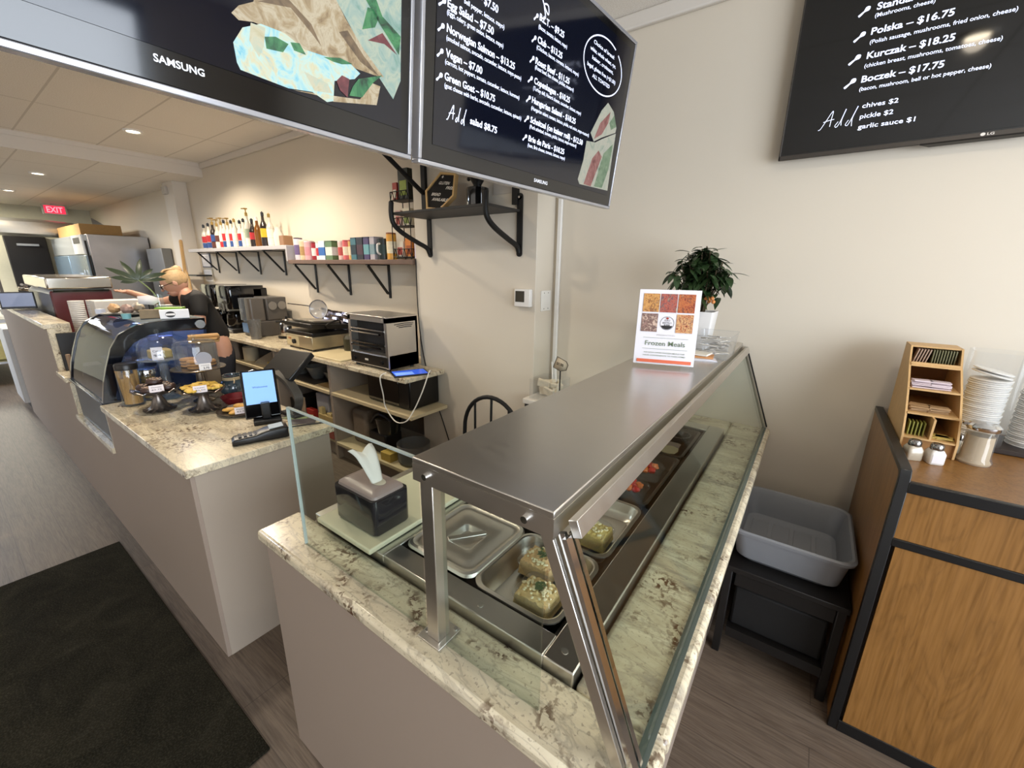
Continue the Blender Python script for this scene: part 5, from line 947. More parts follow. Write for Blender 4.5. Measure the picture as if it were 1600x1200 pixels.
bm = NB(); box(bm, -.18, -.14, 0, .18, .14, .02, mx=Matrix.Translation((-3.865, 2.15, BZ+.237)) @ Matrix.Rotation(math.radians(-5), 4, 'X')); P('lid_cover', bm, M('#8b857b', .3, .8, 'cover_steel'), pg, bev=.006)
bm = NB(); tube(bm, [(-4.11, 2.12, BZ+.215), (-4.16, 2.02, BZ+.225), (-4.20, 1.92, BZ+.23)], .013, 8); tube(bm, smoothpath([(-3.63, 2.10, BZ+.20), (-3.58, 2.08, BZ+.24), (-3.585, 2.2, BZ+.27), (-3.63, 2.25, BZ+.23)], 6), .008, 6); P('handle', bm, BLACK, pg)
bm = NB(); box(bm, -4.07, 1.945, BZ+.03, -3.86, 1.951, BZ+.115); P('control_panel', bm, M('#cdbf9a', .4), pg); bm = NB(); cyl(bm, (-3.92, 1.945, BZ+.07), (-3.92, 1.925, BZ+.07), .022, seg=16); P('knob', bm, BLACK, pg); bm = NB(); [box(bm, -4.03+.03*k, 1.942, BZ+.085, -4.018+.03*k, 1.946, BZ+.102) for k in range(2)]; P('lamp', bm, M('#c26a2e', .3), pg)
ft = T('foil_sheet', 'crumpled silver foil standing against the wall behind the grill', 'foil', (-3.55, 2.41, BZ)); bm = NB(); bmesh.ops.create_grid(bm, x_segments=26, y_segments=12, size=.5)
for v in bm.verts:
    x, z = v.co.x, v.co.y+.5; v.co = (-3.72+x*.98, 2.405+.018*mnoise.noise(Vector((x*9, z*9, 2))), BZ+.04+z*(.27-.05*x)+.012*mnoise.noise(Vector((x*5, z, 0))))
P('sheet', bm, M('#9a93a0', .22, 1, 'foil', bump=.6, scale=25), ft, ang=12)
sv = T('round_strainer', 'round wire strainer resting on the panini grill', 'strainer', (-3.84, 2.15, BZ+.26)); bm = NB(); ce = Vector((-3.80, 2.14, BZ+.362)); nx = Vector((.55, -.83, .1)).normalized(); a_, b_ = frame_of(nx); tube(bm, [ce+.085*(math.cos(k*PI/12)*a_+math.sin(k*PI/12)*b_) for k in range(24)], .005, 6, closed=True); P('rim', bm, CHROME, sv)
bm = NB(); tube(bm, [ce+a_*.0+Vector((-.07, -.05, .03)), ce+Vector((-.24, -.16, .05))], .006, 6); P('handle', bm, CHROME, sv); bm = NB(); rings(bm, [[ce+nx*(-.03)*(1-q*q/.0072)+q*(math.cos(k*PI/12)*a_+math.sin(k*PI/12)*b_) for k in range(24)] for q in (.084, .06, .03, .003)], caps=False); P('mesh_bowl', bm, glass('#b9b6b2', .2, .2, 'wire_mesh', .3), sv)
bs_ = T('spray_bottle', 'dark squat bottle between the grill and the toaster oven', 'bottle', (-3.38, 2.22, BZ)); bm = NB(); lathe(bm, [(.001, 0), (.07, 0), (.072, .12), (.05, .15), (.02, .16), (.02, .19), (.001, .19)], (-3.40, 2.20, BZ), 20); P('body', bm, M('#3b3a2c', .3), bs_)
S('flat_board', BX(-3.55, 1.86, BZ, -3.06, 2.16, BZ+.012), M('#d2c39c', .5, 0, 'cream_board'), 'flat cream board on the worktop before the toaster oven', 'cutting board', bev=.003)
to = T('toaster_oven', 'tall stainless toaster oven with two rack slots', 'toaster oven', (-2.72, 2.07, BZ))
x0, x1, y0, y1, z0, z1 = -2.945, -2.475, 1.89, 2.18, BZ+.018, BZ+.395
bm = NB(); box(bm, x0, y0, z0, x0+.03, y1, z1); box(bm, x1-.03, y0, z0, x1, y1, z1); box(bm, x0, y0, z1-.035, x1, y1, z1); box(bm, x0, y0+.01, z0, x1, y1, z0+.10); box(bm, x0, y1-.02, z0, x1, y1, z1); P('case', bm, STEEL, to)
bm = NB(); box(bm, x0-.006, y0-.012, z1, x1+.006, y1, z1+.012); P('top_cover', bm, STEEL, to, bev=.003)
bm = NB(); box(bm, x0+.03, y0+.06, z0+.10, x1-.03, y1-.02, z1-.035); P('cavity', bm, M('#1a1512', .7, 0, 'oven_dark'), to)
bm = NB()
for z in (z0+.17, z0+.275): box(bm, x0+.03, y0-.004, z, x1-.03, y0+.004, z+.010); box(bm, x0+.05, y0-.022, z-.022, x1-.06, y0-.012, z-.012); [box(bm, xx, y0-.022, z-.022, xx+.01, y0, z-.01) for xx in (x0+.05, x1-.07)]; [box(bm, x0+.04+.03*k, y0+.004, z+.002, x0+.044+.03*k, y0+.06, z+.006) for k in range(11)]
P('rack', bm, CHROME, to)
bm = NB(); box(bm, x0+.01, y0-.004, z0+.012, x1-.012, y0+.01, z0+.088); cp_ = P('control_panel', bm, M('#211d19', .3), to); bm = NB(); [cyl(bm, (xx, y0-.004, z0+.045), (xx, y0-.018, z0+.045), .015, seg=14) for xx in (x0+.06, x1-.07)]; P('knob', bm, BLACK, cp_); bm = NB(); box(bm, x0+.19, y0-.0055, z0+.04, x0+.23, y0-.0042, z0+.055); P('lettering', bm, M('#cfc9bd', .4), cp_)
bm = NB(); [tube(bm, [(x1+.001, y0+.07+.02*k, z1-.05-.012*k), (x1+.002, y0+.16, z1-.045-.014*k), (x1+.001, y0+.25-.01*k, z1-.05-.012*k)], .003, 5) for k in range(3)]; P('side_vent', bm, M('#2c2a28', .5), to)
bm = NB(); [cyl(bm, (xx, yy, BZ), (xx, yy, z0), .015, seg=10) for xx in (x0+.04, x1-.04) for yy in (y0+.03, y1-.04)]; P('feet', bm, BLACK, to)
tp = T('tablet', 'tablet with a bright blue screen at the end of the back counter', 'tablet', (-2.38, 1.95, BZ)); mt_ = rot_about((-2.325, 1.955, BZ+.001), 1.1)
bm = NB(); box(bm, -.13, -.085, 0, .13, .085, .010, mx=mt_); P('case', bm, BLACK, tp, bev=.003); bm = NB(); box(bm, -.118, -.073, .010, .118, .073, .0105, mx=mt_); P('screen', bm, M('#3f66e0', .2, 0, 'tablet_blue', emit=.6), tp); bm = NB(); box(bm, -.11, -.06, .0105, .02, .02, .011, mx=mt_); P('screen_window', bm, M('#7fa5f0', .2, 0, 'tablet_window', emit=.7), tp)
bm = NB(); tube(bm, smoothpath([(-2.46, 1.85, BZ+.008), (-2.468, 1.80, BZ-.02), (-2.46, 1.81, .75), (-2.44, 1.808, .66), (-2.33, 1.80, .575), (-2.21, 1.80, .60), (-2.185, 1.86, .68), (-2.17, 1.93, .80), (-2.19, 2.02, BZ+.022), (-2.215, 2.06, BZ+.012)], 8), .0045, 6); S('charging_cord', bm, M('#e6e2d8', .5, 0, 'white_cord'), 'white charging cord looping from the tablet below the shelf', 'cord')
# shelf contents
mw = T('microwave', 'black microwave on the right bay of the back counter shelf', 'microwave', (-2.55, 2.03, .62)); P('body', BX(-2.80, 1.925, .627, -2.30, 2.215, .855), M('#0c0b0a', .3), mw, bev=.006)
P('door', BX(-2.79, 1.915, .64, -2.42, 1.926, .845), BLACKG, mw, bev=.003); P('panel', BX(-2.415, 1.916, .64, -2.31, 1.926, .845), M('#171514', .3), mw)
bm = NB(); [cyl(bm, (x, y, .6206), (x, y, .628), .012, seg=8) for x in (-2.77, -2.33) for y in (1.95, 2.19)]; P('feet', bm, BLACK, mw)
def pot(nm, prof, c, mat, label, cat, seg=24):
    bm = NB(); lathe(bm, prof, c, seg); return S(nm, bm, mat, label, cat)
pot('white_crock', [(.001, 0), (.07, 0), (.075, .01), (.075, .15), (.068, .15), (.066, .02), (.001, .015)], (-4.95, 1.96, .6458), M('#cfc5ab', .4, 0, 'crock'), 'cream crock of utensils on the middle bay shelf', 'crock')
pot('steel_jug', [(.001, 0), (.055, 0), (.06, .17), (.055, .17), (.05, .01), (.001, .008)], (-5.62, 1.95, .6658), M('#4f4c49', .3, .5, 'dark_steel'), 'dark steel utensil pot at the far bay of the shelf', 'pot')
bm = NB()
for k in range(7): tube(bm, [(-5.62+.02*math.cos(k), 1.95+.02*math.sin(k), .69), (-5.62+.043*math.cos(k), 1.95+.043*math.sin(k), .84+.01*(k % 3))], .006, 5)
us = S('serving_utensils', bm, M('#8d97a3', .3, .7, 'utensil_steel'), 'steel utensils standing in the dark pot on the far shelf bay', 'utensils')
pot('glass_jar', [(.001, 0), (.06, 0), (.065, .10), (.06, .10), (.055, .008), (.001, .006)], (-5.78, 1.93, .6658), glass('#dfe3dd', .14, .05, 'shelf_jar', .15), 'clear jar on the far bay shelf left of the utensil pot', 'jar')
pot('black_canister', [(.001, 0), (.05, 0), (.05, .18), (.001, .185)], (-5.08, 1.95, .6458), BLACK, 'slim black canister left of the cream crock', 'canister')
bm = NB(); hexa(bm, [(-4.76, 1.9, .646), (-4.45, 1.95, .646), (-4.45, 2.1, .646), (-4.76, 2.05, .646), (-4.73, 1.93, .69), (-4.48, 1.97, .80), (-4.48, 2.07, .80), (-4.73, 2.03, .69)]); S('paper_sack', bm, M('#a59c8a', .9, 0, 'crumpled_paper', bump=.5, scale=20), 'crumpled grey paper sack right of the cream crock', 'sack')
bm = NB(); box(bm, -4.36, 1.86, .6455, -4.26, 1.95, .72); S('yellow_carton', bm, M('#c9a93f', .6, 0, 'yellow_carton'), 'small yellow carton at the right end of the middle bay', 'carton')
for x, lb in ((-4.02, 'left glass bowl on a dark tray on the grill bay shelf'), (-3.72, 'middle glass bowl on the grill bay shelf'), (-3.42, 'right glass bowl on the grill bay shelf beside the divider')):
    pot('glass_bowl', [(.001, .012), (.05, .012), (.10, .12), (.105, .13), (.098, .12), (.045, .02), (.001, .018)], (x, 2.02, .6172), glass('#b9b69e', .16, .05, 'bowl_glass', .16), lb, 'bowl')
S('dark_tray', BX(-4.13, 1.88, .6205, -3.55, 2.2, .6285), M('#2f2a24', .4), 'dark tray under the glass bowls on the grill bay shelf', 'tray')
S('wood_tray', BX(-3.52, 1.9, .6205, -3.28, 2.2, .626), M('#8f7449', .5), 'thin tan tray under the right glass bowl', 'tray')
# lower bays
LB = .1655
S('white_tub', BX(-3.62, 1.92, LB, -3.42, 2.05, LB+.36), M('#b9bcc2', .5, 0, 'white_tub'), 'tall white container in the lower grill bay', 'container', bev=.01)
S('card_sheet', BX(-3.92, 1.87, LB, -3.74, 1.88, LB+.30), M('#a39078', .7), 'tan card sheet standing in the lower grill bay', 'card', bev=.002)
S('red_box', BX(-3.72, 1.87, LB, -3.60, 1.915, LB+.20), M('#a02a20', .5), 'red box in front of the white container', 'box', bev=.002)
rb = T('snack_basket', 'open carton of packets on an orange-red basket in the lower bay', 'basket', (-3.4, 1.9, LB)); P('basket', BX(-3.50, 1.855, LB, -3.27, 1.915, LB+.08), M('#9a3a22', .6), rb); bm = NB(); box(bm, -3.50, 1.86, LB+.081, -3.27, 1.91, LB+.20); P('carton', bm, M('#a6925f', .7, 0, 'carton_tan', var=.3), rb); bm = NB(); box(bm, -3.49, 1.865, LB+.20, -3.44, 1.9, LB+.26); box(bm, -3.36, 1.865, LB+.20, -3.30, 1.9, LB+.23); P('packet', bm, M('#c9b780', .6), rb)
S('dark_crate', BX(-4.12, 1.92, LB, -3.95, 2.2, LB+.22), M('#1d1c18', .6), 'dark crate at the left of the lower grill bay', 'crate', bev=.006)
S('folded_apron', BX(-3.12, 1.95, LB, -2.92, 2.18, LB+.30), M('#7d7060', .9, 0, 'apron_cloth', var=.2), 'folded grey-brown cloth standing in the lower right bay', 'cloth', bev=.03)
bl = T('food_processor', 'black food processor parts on the lower right shelf', 'food processor', (-2.72, 2.0, LB)); bm = NB(); box(bm, -2.86, 1.93, LB, -2.64, 2.1, LB+.17); P('base', bm, BLACK, bl, bev=.012); bm = NB(); lathe(bm, [(.001, .17), (.09, .172), (.11, .30), (.10, .31), (.001, .30)], (-2.70, 2.02, LB), 22); P('bowl', bm, M('#1d1f1c', .1, 0, 'smoked_bowl', coat=.4), bl); bm = NB(); tube(bm, smoothpath([(-2.84, 1.95, LB+.24), (-2.72, 1.94, LB+.34), (-2.58, 1.96, LB+.30)], 6), .012, 6); P('handle', bm, BLACK, bl)
S('sponge_block', BX(-2.62, 1.86, LB, -2.50, 1.935, LB+.07), M('#b99c4a', .8, 0, 'sponge', var=.25, scale=90), 'yellow block at the front of the lower right shelf', 'sponge', bev=.004)
pot('large_glass_bowl', [(.001, .004), (.11, .004), (.125, .02), (.13, .16), (.125, .16), (.12, .025), (.001, .012)], (-2.38, 2.0, LB), glass('#b5b0a0', .15, .05, 'big_bowl_glass', .12), 'large straight clear bowl at the right end of the lower shelf', 'bowl', 36)

# ------------------------------------------------------------------ wall shelf contents
SZ = 1.8555
def syrup(x, h, liquid, lab1, lab2, cap, label, pump, y=2.31):
    t = T('syrup_bottle', label, 'bottle', (x, y, SZ)); r = .037
    bm = NB(); lathe(bm, [(.001, 0), (r, .001), (r, h*.62), (r*.86, h*.70), (.015, h*.84), (.013, h), (.001, h)], seg=18); P('bottle', bm, liquid, t, local=True)
    bm = NB(); lathe(bm, [(r+.0008, h*.30), (r+.0008, h*.58)], seg=18); P('label_upper', bm, lab1, t, local=True); bm = NB(); lathe(bm, [(r+.0008, h*.05), (r+.0008, h*.28)], seg=18); P('label_lower', bm, lab2, t, local=True)
    bm = NB(); lathe(bm, [(.015, h*.98), (.015, h+.03), (.006, h+.034), (.005, h+.07 if pump else h+.04), (.001, h+.07 if pump else h+.04)], seg=12)
    if pump: tube(bm, [(.0, 0, h+.07), (.0, -.045, h+.068)] if pump > 0 else [(0, 0, h+.07), (-.045, -.01, h+.066)], .006, 6); tube(bm, [(0, .02, h+.073), (0, -.02, h+.073)], .008, 6)
    P('pump' if pump else 'cap', bm, cap, t, local=True)
RED = M('#b3262c', .5, 0, 'label_red'); BLU = M('#2b4a86', .5, 0, 'label_blue'); CRM = M('#e8e2d2', .5, 0, 'label_cream'); AMB = M('#7a4a14', .15, 0, 'amber_glass', coat=.3); DKB = M('#241a16', .2, 0, 'cola_glass', coat=.3); WHG = M('#cfc9bd', .15, 0, 'pale_syrup', coat=.3); GLD = M('#a78a4d', .3, .6, 'gold_pump'); DRK = M('#20242c', .4, 0, 'dark_cap'); YEL = M('#d3b126', .5, 0, 'label_yellow'); BRN = M('#5a2c22', .5, 0, 'label_brown')
SY = [(-7.02+.35, WHG, RED, BLU, DRK, 0, 'pale syrup bottle with red and blue label, first on the shelf'), (-6.52, WHG, RED, BLU, DRK, 0, 'pale syrup bottle with red and blue label, second on the shelf'), (-6.38, DKB, BLU, BRN, GLD, 1, 'dark syrup bottle with gold pump, third on the shelf'), (-6.25, WHG, BRN, CRM, GLD, 1, 'pink-brown syrup bottle with gold pump, fourth on the shelf'), (-6.12, WHG, CRM, RED, GLD, 1, 'cream label syrup bottle with gold pump, fifth on the shelf'), (-6.03, WHG, RED, BLU, DRK, 0, 'syrup bottle with dark cap between two gold pumps'), (-5.93, WHG, CRM, CRM, GLD, 1, 'plain cream syrup bottle with gold pump, seventh on the shelf'), (-5.83, WHG, RED, BLU, DRK, 0, 'red and blue label syrup bottle near the shelf middle'), (-5.74, WHG, CRM, CRM, GLD, 0, 'cream syrup bottle with gold cap near the shelf middle'), (-5.60, WHG, RED, BLU, DRK, 0, 'red and blue label bottle with pointed dark cap'), (-5.50, WHG, CRM, CRM, DRK, 0, 'pale bottle right of the pointed dark cap'), (-5.40, WHG, M('#8f9c86', .5, 0, 'label_sage'), CRM, GLD, 1, 'sage label bottle with the tallest gold pump'), (-5.29, DKB, RED, DKB, DRK, 0, 'black and red bottle right of the tallest pump'), (-5.17, AMB, AMB, AMB, WHITE, 0, 'plain amber bottle with white cap'), (-5.02, DKB, YEL, DKB, DRK, 0, 'dark bottle with yellow label'), (-4.88, WHG, CRM, CRM, GLD, 0, 'clear bottle with gold cap at the right of the syrups')]
for i, (x, lq, a, b, cp, pu, lb) in enumerate(SY): syrup(x, .27+.012*(i % 3)+(.05 if i == 11 else 0)+(.03 if i > 13 else 0), lq, a, b, cp, lb, pu)
S('white_carafe', (lambda b: (lathe(b, [(.001, 0), (.045, 0), (.05, .12), (.03, .16), (.034, .19), (.001, .19)], (-4.72, 2.31, SZ), 18), b)[1])(NB()), M('#d6cfc4', .4), 'pale jug at the right end of the syrup shelf', 'jug')
S('brown_tin', BX(-4.62, 2.26, SZ, -4.53, 2.36, SZ+.10), M('#8f6a4a', .5), 'small brown tin at the right end of the syrup shelf', 'tin', bev=.006)
MZ = 1.7125
def tin(x, w, h, cols, label, shape='cyl', handle=0, y=2.29, cat='tin', nm='tea_tin'):
    t = T(nm, label, cat, (x, y, MZ))
    def seg(z0, z1, s, m, n):
        bm = NB()
        if shape == 'cyl': lathe(bm, [(.001, z0), (w/2*s, z0), (w/2*s, z1), (.001, z1)], seg=22)
        else: box(bm, -w/2*s, -.05*s, z0, w/2*s, .05*s, z1)
        P(n, bm, m, t, local=True)
    seg(0, h, 1, M(cols[0], .4, 0, var=.1), 'body'); seg(h*.25, h*.72, 1.012, M(cols[1], .5, 0, var=.2, scale=60), 'label')
    if cat == 'mug': seg(h-.002, h+.0005, .86, M('#2a211c', .5), 'rim')
    else: seg(h, h+.012, .97, M(cols[2], .4), 'lid')
    if handle:
        bm = NB(); tube(bm, smoothpath([(w/2*.3, -w/2, h*.75), (w/2*.45, -w/2-.03, h*.68), (w/2*.45, -w/2-.03, h*.35), (w/2*.3, -w/2, h*.25)], 5), .008, 6); P('handle', bm, M('#eceae6', .4), t, local=True)
TI = [(-4.30, .085, .20, ('#d8d3dc', '#6f5f8a', '#4a3f52'), 'white and purple bottle-shaped tin, first on the mug shelf', 'cyl'), (-4.20, .085, .175, ('#d3c2a2', '#b0905e', '#e4dccb'), 'beige coffee tin second from the left on the mug shelf', 'cyl'), (-4.10, .095, .165, ('#d9a9ae', '#d38f97', '#ecd9d9'), 'pink tin on the mug shelf', 'cyl'), (-3.995, .075, .15, ('#9f2330', '#e9dfdc', '#771a22'), 'dark red tin with white label on the mug shelf', 'cyl'), (-3.915, .075, .15, ('#ece6e4', '#c43a3f', '#d9d3cf'), 'white tin with red band on the mug shelf', 'cyl'), (-3.81, .10, .155, ('#d3e3ee', '#2f66b0', '#e6ecf2'), 'light blue box with dark blue panel', 'box'), (-3.69, .105, .155, ('#5d7a4d', '#d8ddd5', '#3f5a35'), 'green box picturing a white cup', 'box'), (-3.555, .07, .15, ('#e9c9c2', '#c4524f', '#f0e4dd'), 'cream and red floral tin, left one', 'cyl'), (-3.475, .075, .155, ('#d96a6c', '#f0e0c9', '#c24b50'), 'coral floral tin with cream flowers', 'cyl'), (-3.395, .07, .155, ('#d8b06a', '#f0dcc0', '#b5504b'), 'yellow and red floral tin beside the coral one', 'cyl'), (-3.31, .075, .17, ('#3f6f78', '#22343c', '#2c4c55'), 'teal and black carton left of the owl carton', 'box'), (-3.22, .085, .17, ('#1f1c1d', '#4a3038', '#2b2829'), 'black carton with a pale owl picture', 'box'), (-3.13, .07, .17, ('#4b3b63', '#6fa5ad', '#2e2540'), 'purple and teal carton right of the owl carton', 'box'), (-3.05, .06, .17, ('#b5adb2', '#7f98a0', '#9a9499'), 'pale grey-blue carton on the mug shelf', 'box')]
for x, w, h, c_, lb, sh in TI: tin(x, w, h, c_, lb, sh, nm='tea_tin' if sh == 'cyl' else 'tea_carton', cat='tin' if sh == 'cyl' else 'carton')
tin(-2.965, .09, .165, ('#16211f', '#233a38', '#0d1514'), 'black mug with a white handle on the mug shelf', 'cyl', 1, cat='mug', nm='black_mug')
tin(-2.86, .08, .195, ('#e0a23f', '#efe0bf', '#8d4a1e'), 'tall orange coffee canister beside the wire rack', 'cyl', nm='coffee_canister', cat='canister')
rk = T('tea_rack', 'three-tier black wire rack of tea boxes at the end of the mug shelf', 'rack', (-2.72, 2.33, MZ)); bm = NB()
for z in (.02, .25, .44):
    for dz in (0, .06): tube(bm, [(-2.815, 2.27, MZ+z+dz), (-2.60, 2.27, MZ+z+dz), (-2.60, 2.39, MZ+z+dz), (-2.815, 2.39, MZ+z+dz)], .0035, 5, closed=True)
    for k in range(5): xx = -2.815+.054*k; tube(bm, [(xx, 2.27, MZ+z), (xx+.025, 2.268, MZ+z+.06), (min(xx+.05, -2.60), 2.27, MZ+z)], .003, 5)
    box(bm, -2.815, 2.27, MZ+z-.003, -2.60, 2.39, MZ+z)
for x in (-2.815, -2.60):
    for y in (2.27, 2.39): tube(bm, [(x, y, MZ), (x, y, MZ+.50)], .004, 6)
P('frame', bm, BLACKM, rk)
for x, w, z, h, c1, c2, lb in ((-2.79, .05, .44, .13, '#a8382c', '#e8dcc9', 'small red tea box on the top tier of the wire rack'), (-2.69, .11, .44, .22, '#20251d', '#8fa03c', 'tall black and green tea box on the top tier of the wire rack'), (-2.77, .06, .25, .12, '#d9b7b0', '#b7524a', 'pink tea box on the middle tier of the wire rack'), (-2.67, .08, .25, .13, '#e3dcc6', '#8a9a4a', 'cream tea box with green leaf on the middle tier'), (-2.765, .08, .02, .12, '#dcd3c2', '#b6463c', 'cream tea box on the bottom tier of the wire rack'), (-2.66, .08, .02, .14, '#d58233', '#a3511c', 'orange tea box on the bottom tier of the wire rack')):
    t = T('tea_box', lb, 'box', (x, 2.33, MZ+z+.004)); P('carton', BX(x-w/2, 2.295, MZ+z+.005, x+w/2, 2.37, MZ+z+h), M(c1, .5), t); P('panel', BX(x-w*.35, 2.293, MZ+z+h*.15, x+w*.35, 2.2955, MZ+z+h*.62), M(c2, .5, 0, var=.3, scale=50), t)
S('white_tube', (lambda b: (lathe(b, [(.001, 0), (.022, 0), (.022, .13), (.012, .15), (.001, .155)], (-2.555, 2.29, MZ), 16), b)[1])(NB()), M('#d8cfe0', .4), 'pale lilac bottle right of the wire rack', 'bottle')
# pillar shelf contents
hx = T('gluten_free_sign', 'black hexagonal letter sign in a pale wood frame leaning on the pillar', 'sign', (-2.08, 2.1, 2.0005))
mH = plane_mx((-2.09, 2.04, 2.002), (1, 0, .0), (0, .36, .93)) @ Matrix.Rotation(math.radians(-8), 4, 'Z'); hp = [(-.075, .0), (.055, -.0), (.135, .10), (.085, .245), (-.06, .25), (-.145, .12)]
zmin = min((mH @ Vector((u, v, 0))).z for u, v in hp); mH = Matrix.Translation((0, 0, 2.002-zmin)) @ mH
bm = NB(); A = [bm.verts.new(mH @ Vector((u, v, .014))) for u, v in hp]; B = [bm.verts.new(mH @ Vector((u*.9-.0, .122+(v-.122)*.9, .014))) for u, v in hp]; C = [bm.verts.new(mH @ Vector((u*.9, .122+(v-.122)*.9, .004))) for u, v in hp]; D = [bm.verts.new(mH @ Vector((u, v, -.016))) for u, v in hp]
for a_, b_ in ((D, A), (A, B), (B, C)):
    for i in range(6): bm.faces.new((a_[i], a_[(i+1) % 6], b_[(i+1) % 6], b_[i]))
bm.faces.new(D[::-1]); P('frame', bm, M('#d2ad74', .5, 0, 'pale_wood_frame', var=.1), hx, smooth=False)
bm = NB(); poly2(bm, mH, [(u*.91, .122+(v-.122)*.91) for u, v in hp], z=.005); P('felt', bm, M('#15110f', .9, 0, 'black_felt'), hx, smooth='keep')
bm = NB()
for s, u, v, w_ in (('GLUTEN', -.045, .172, .10), ('FREE', .035, .142, .068), ('BREAD', -.08, .095, .085), ('AVAILABLE', -.06, .062, .15)): text(bm, s, mH @ Matrix.Translation((u, v, .0062)), w_, .019, .02, shear=.2)
P('letters', bm, M('#e9e4da', .6, 0, 'white_letters'), hx, smooth='keep')
for u, v in ((-.03, .222), (.055, .028)): bm = NB(); poly2(bm, mH, [(u+(.012 if k % 2 == 0 else .005)*math.cos(k*PI/4), v+(.012 if k % 2 == 0 else .005)*math.sin(k*PI/4)) for k in range(8)], z=.0062); P('star', bm, M('#e9e4da', .6, 0, 'white_letters'), hx, smooth='keep')
gd = T('coffee_grinder', 'black hand coffee grinder standing on the pillar shelf', 'grinder', (-1.80, 2.12, 2.0005)); bm = NB(); lathe(bm, [(.001, 0), (.068, 0), (.07, .01), (.07, .125), (.06, .13), (.001, .13)], (-1.80, 2.12, 2.0005), 28); P('body', bm, BLACKG, gd); bm = NB(); lathe(bm, [(.022, .13), (.026, .145), (.048, .18), (.046, .185), (.02, .19), (.016, .2), (.001, .2)], (-1.80, 2.12, 2.0005), 20); P('funnel', bm, BLACK, gd)
bm = NB(); tube(bm, [(-1.86, 2.11, 2.185), (-1.80, 2.12, 2.195), (-1.73, 2.13, 2.18)], .009, 8); ball(bm, (-1.725, 2.13, 2.178), .014, 10, 8); ball(bm, (-1.862, 2.11, 2.183), .012, 10, 8); P('crank', bm, BLACK, gd)
nt_ = T('pillar_notice', 'faint paper notice taped to the pillar behind the grinder', 'notice', (-1.68, 2.228, 2.1)); P('paper', BX(-1.76, 2.2262, 2.10, -1.60, 2.2295, 2.25), M('#c9c1b6', .8), nt_); bm = NB(); text(bm, 'NOW', plane_mx((-1.68, 2.2255, 2.17), (1, 0, 0), (0, 0, 1)), .12, .035, .01, align='C'); P('print', bm, M('#b3aaa0', .8), nt_, smooth='keep')
# slim table by the pipe, price tag, chair
sd = T('side_table', 'small white table squeezed beside the pillar and the wall pipe', 'side table', (-1.23, 2.25, 0)); P('top', BX(-1.42, 2.10, .82, -1.02, 2.41, .852), M('#dcd6cb', .4), sd, bev=.003)
for x in (-1.41, -1.06):
    for y in (2.11, 2.37): P('leg', BX(x, y, 0, x+.03, y+.03, .82), M('#4a4641', .5, .4, 'table_leg'), sd)
co_ = T('condiment_caddy', 'clear caddy of wrapped items on the small white table', 'caddy', (-1.30, 2.22, .8525)); bm = NB(); L = [[(x, y, z) for x, y in rrect(-1.395, 2.13, -1.20, 2.33, .015)] for z in (.853, .98)]; rings(bm, L, caps=False); bm.faces.new(list(bm.verts)[:len(L[0])]); P('bin', bm, PLASTIC, co_); bm = NB()
for k in range(12): box(bm, -.04, -.008, 0, .04, .008, .05, mx=Matrix.Translation((-1.30+rnd.uniform(-.04, .04), 2.22+rnd.uniform(-.05, .05), .856+.006*k)) @ Euler((rnd.uniform(-.4, .4), rnd.uniform(-.3, .3), rnd.uniform(0, 3))).to_matrix().to_4x4())
P('packets', bm, M('#d8ccb4', .6, 0, 'packets', var=.3, scale=30), co_, kind='stuff'); bm = NB(); [tube(bm, [(-1.28+.02*k, 2.25, .87), (-1.33+.03*k, 2.30, 1.07)], .004, 5) for k in range(2)]; P('straw', bm, WHITE, co_)
ptg = T('tag_stand', 'hand-lettered price tag on a thin stand beside the wall pipe', 'price tag', (-1.20, 2.16, .8525)); bm = NB(); cyl(bm, (-1.165, 2.12, .853), (-1.165, 2.12, 1.07), .004, seg=8); lathe(bm, [(.001, 0), (.025, 0), (.025, .006), (.001, .008)], (-1.165, 2.12, .853), 16); P('stand', bm, BLACKM, ptg)
mm = plane_mx((-1.215, 2.12, 1.085), (.95, -.1, -.16), (.16, 0, .95)); bm = NB(); pts = [(0, .0), (.055, -.008), (.095, .012), (.10, .045), (.085, .062), (.015, .072)]; poly2(bm, mm, pts); o_ = P('tag', bm, M('#cdbfa6', .7), ptg, smooth='keep'); o_.modifiers.new('t', 'SOLIDIFY').thickness = .002
bm = NB(); tube(bm, [mm @ Vector((u, v, .001)) for u, v in pts], .0018, 5, closed=True); text(bm, '$1.00', mm @ Matrix.Translation((.02, .025, .0025)), .05, .016, .01); P('ink', bm, M('#33291f', .6), ptg)
ch = T('bistro_chair', 'black metal hoop-back chair behind the steel canopy', 'chair', (-1.37, 1.62, 0))
bm = NB(); hoop = [(-1.37+.205*math.cos(a), 1.72, .735+.225*math.sin(a)) for a in [PI*k/20 for k in range(21)]]; tube(bm, [(-1.165, 1.70, .45)]+hoop+[(-1.575, 1.70, .45)], .012, 10); P('back_hoop', bm, BLACKM, ch)
bm = NB(); [tube(bm, [(-1.37+d, 1.70, .45), (-1.37+d*1.1, 1.718, .735+.225*math.sqrt(max(0, 1-(d*1.1/.205)**2)))], .007, 8) for d in (-.11, 0, .11)]; P('back_spindles', bm, BLACKM, ch)
bm = NB(); lathe(bm, [(.001, .44), (.20, .44), (.21, .45), (.20, .47), (.001, .475)], (-1.37, 1.53, 0), 30); P('seat', bm, M('#1e1c1a', .6), ch)
for dx, dy in ((-.15, -.14), (.15, -.14), (-.15, .14), (.15, .14)): bm = NB(); tube(bm, [(-1.37+dx, 1.53+dy, .44), (-1.37+dx*1.25, 1.53+dy*1.2, .0)], .012, 8); P('leg', bm, BLACKM, ch)

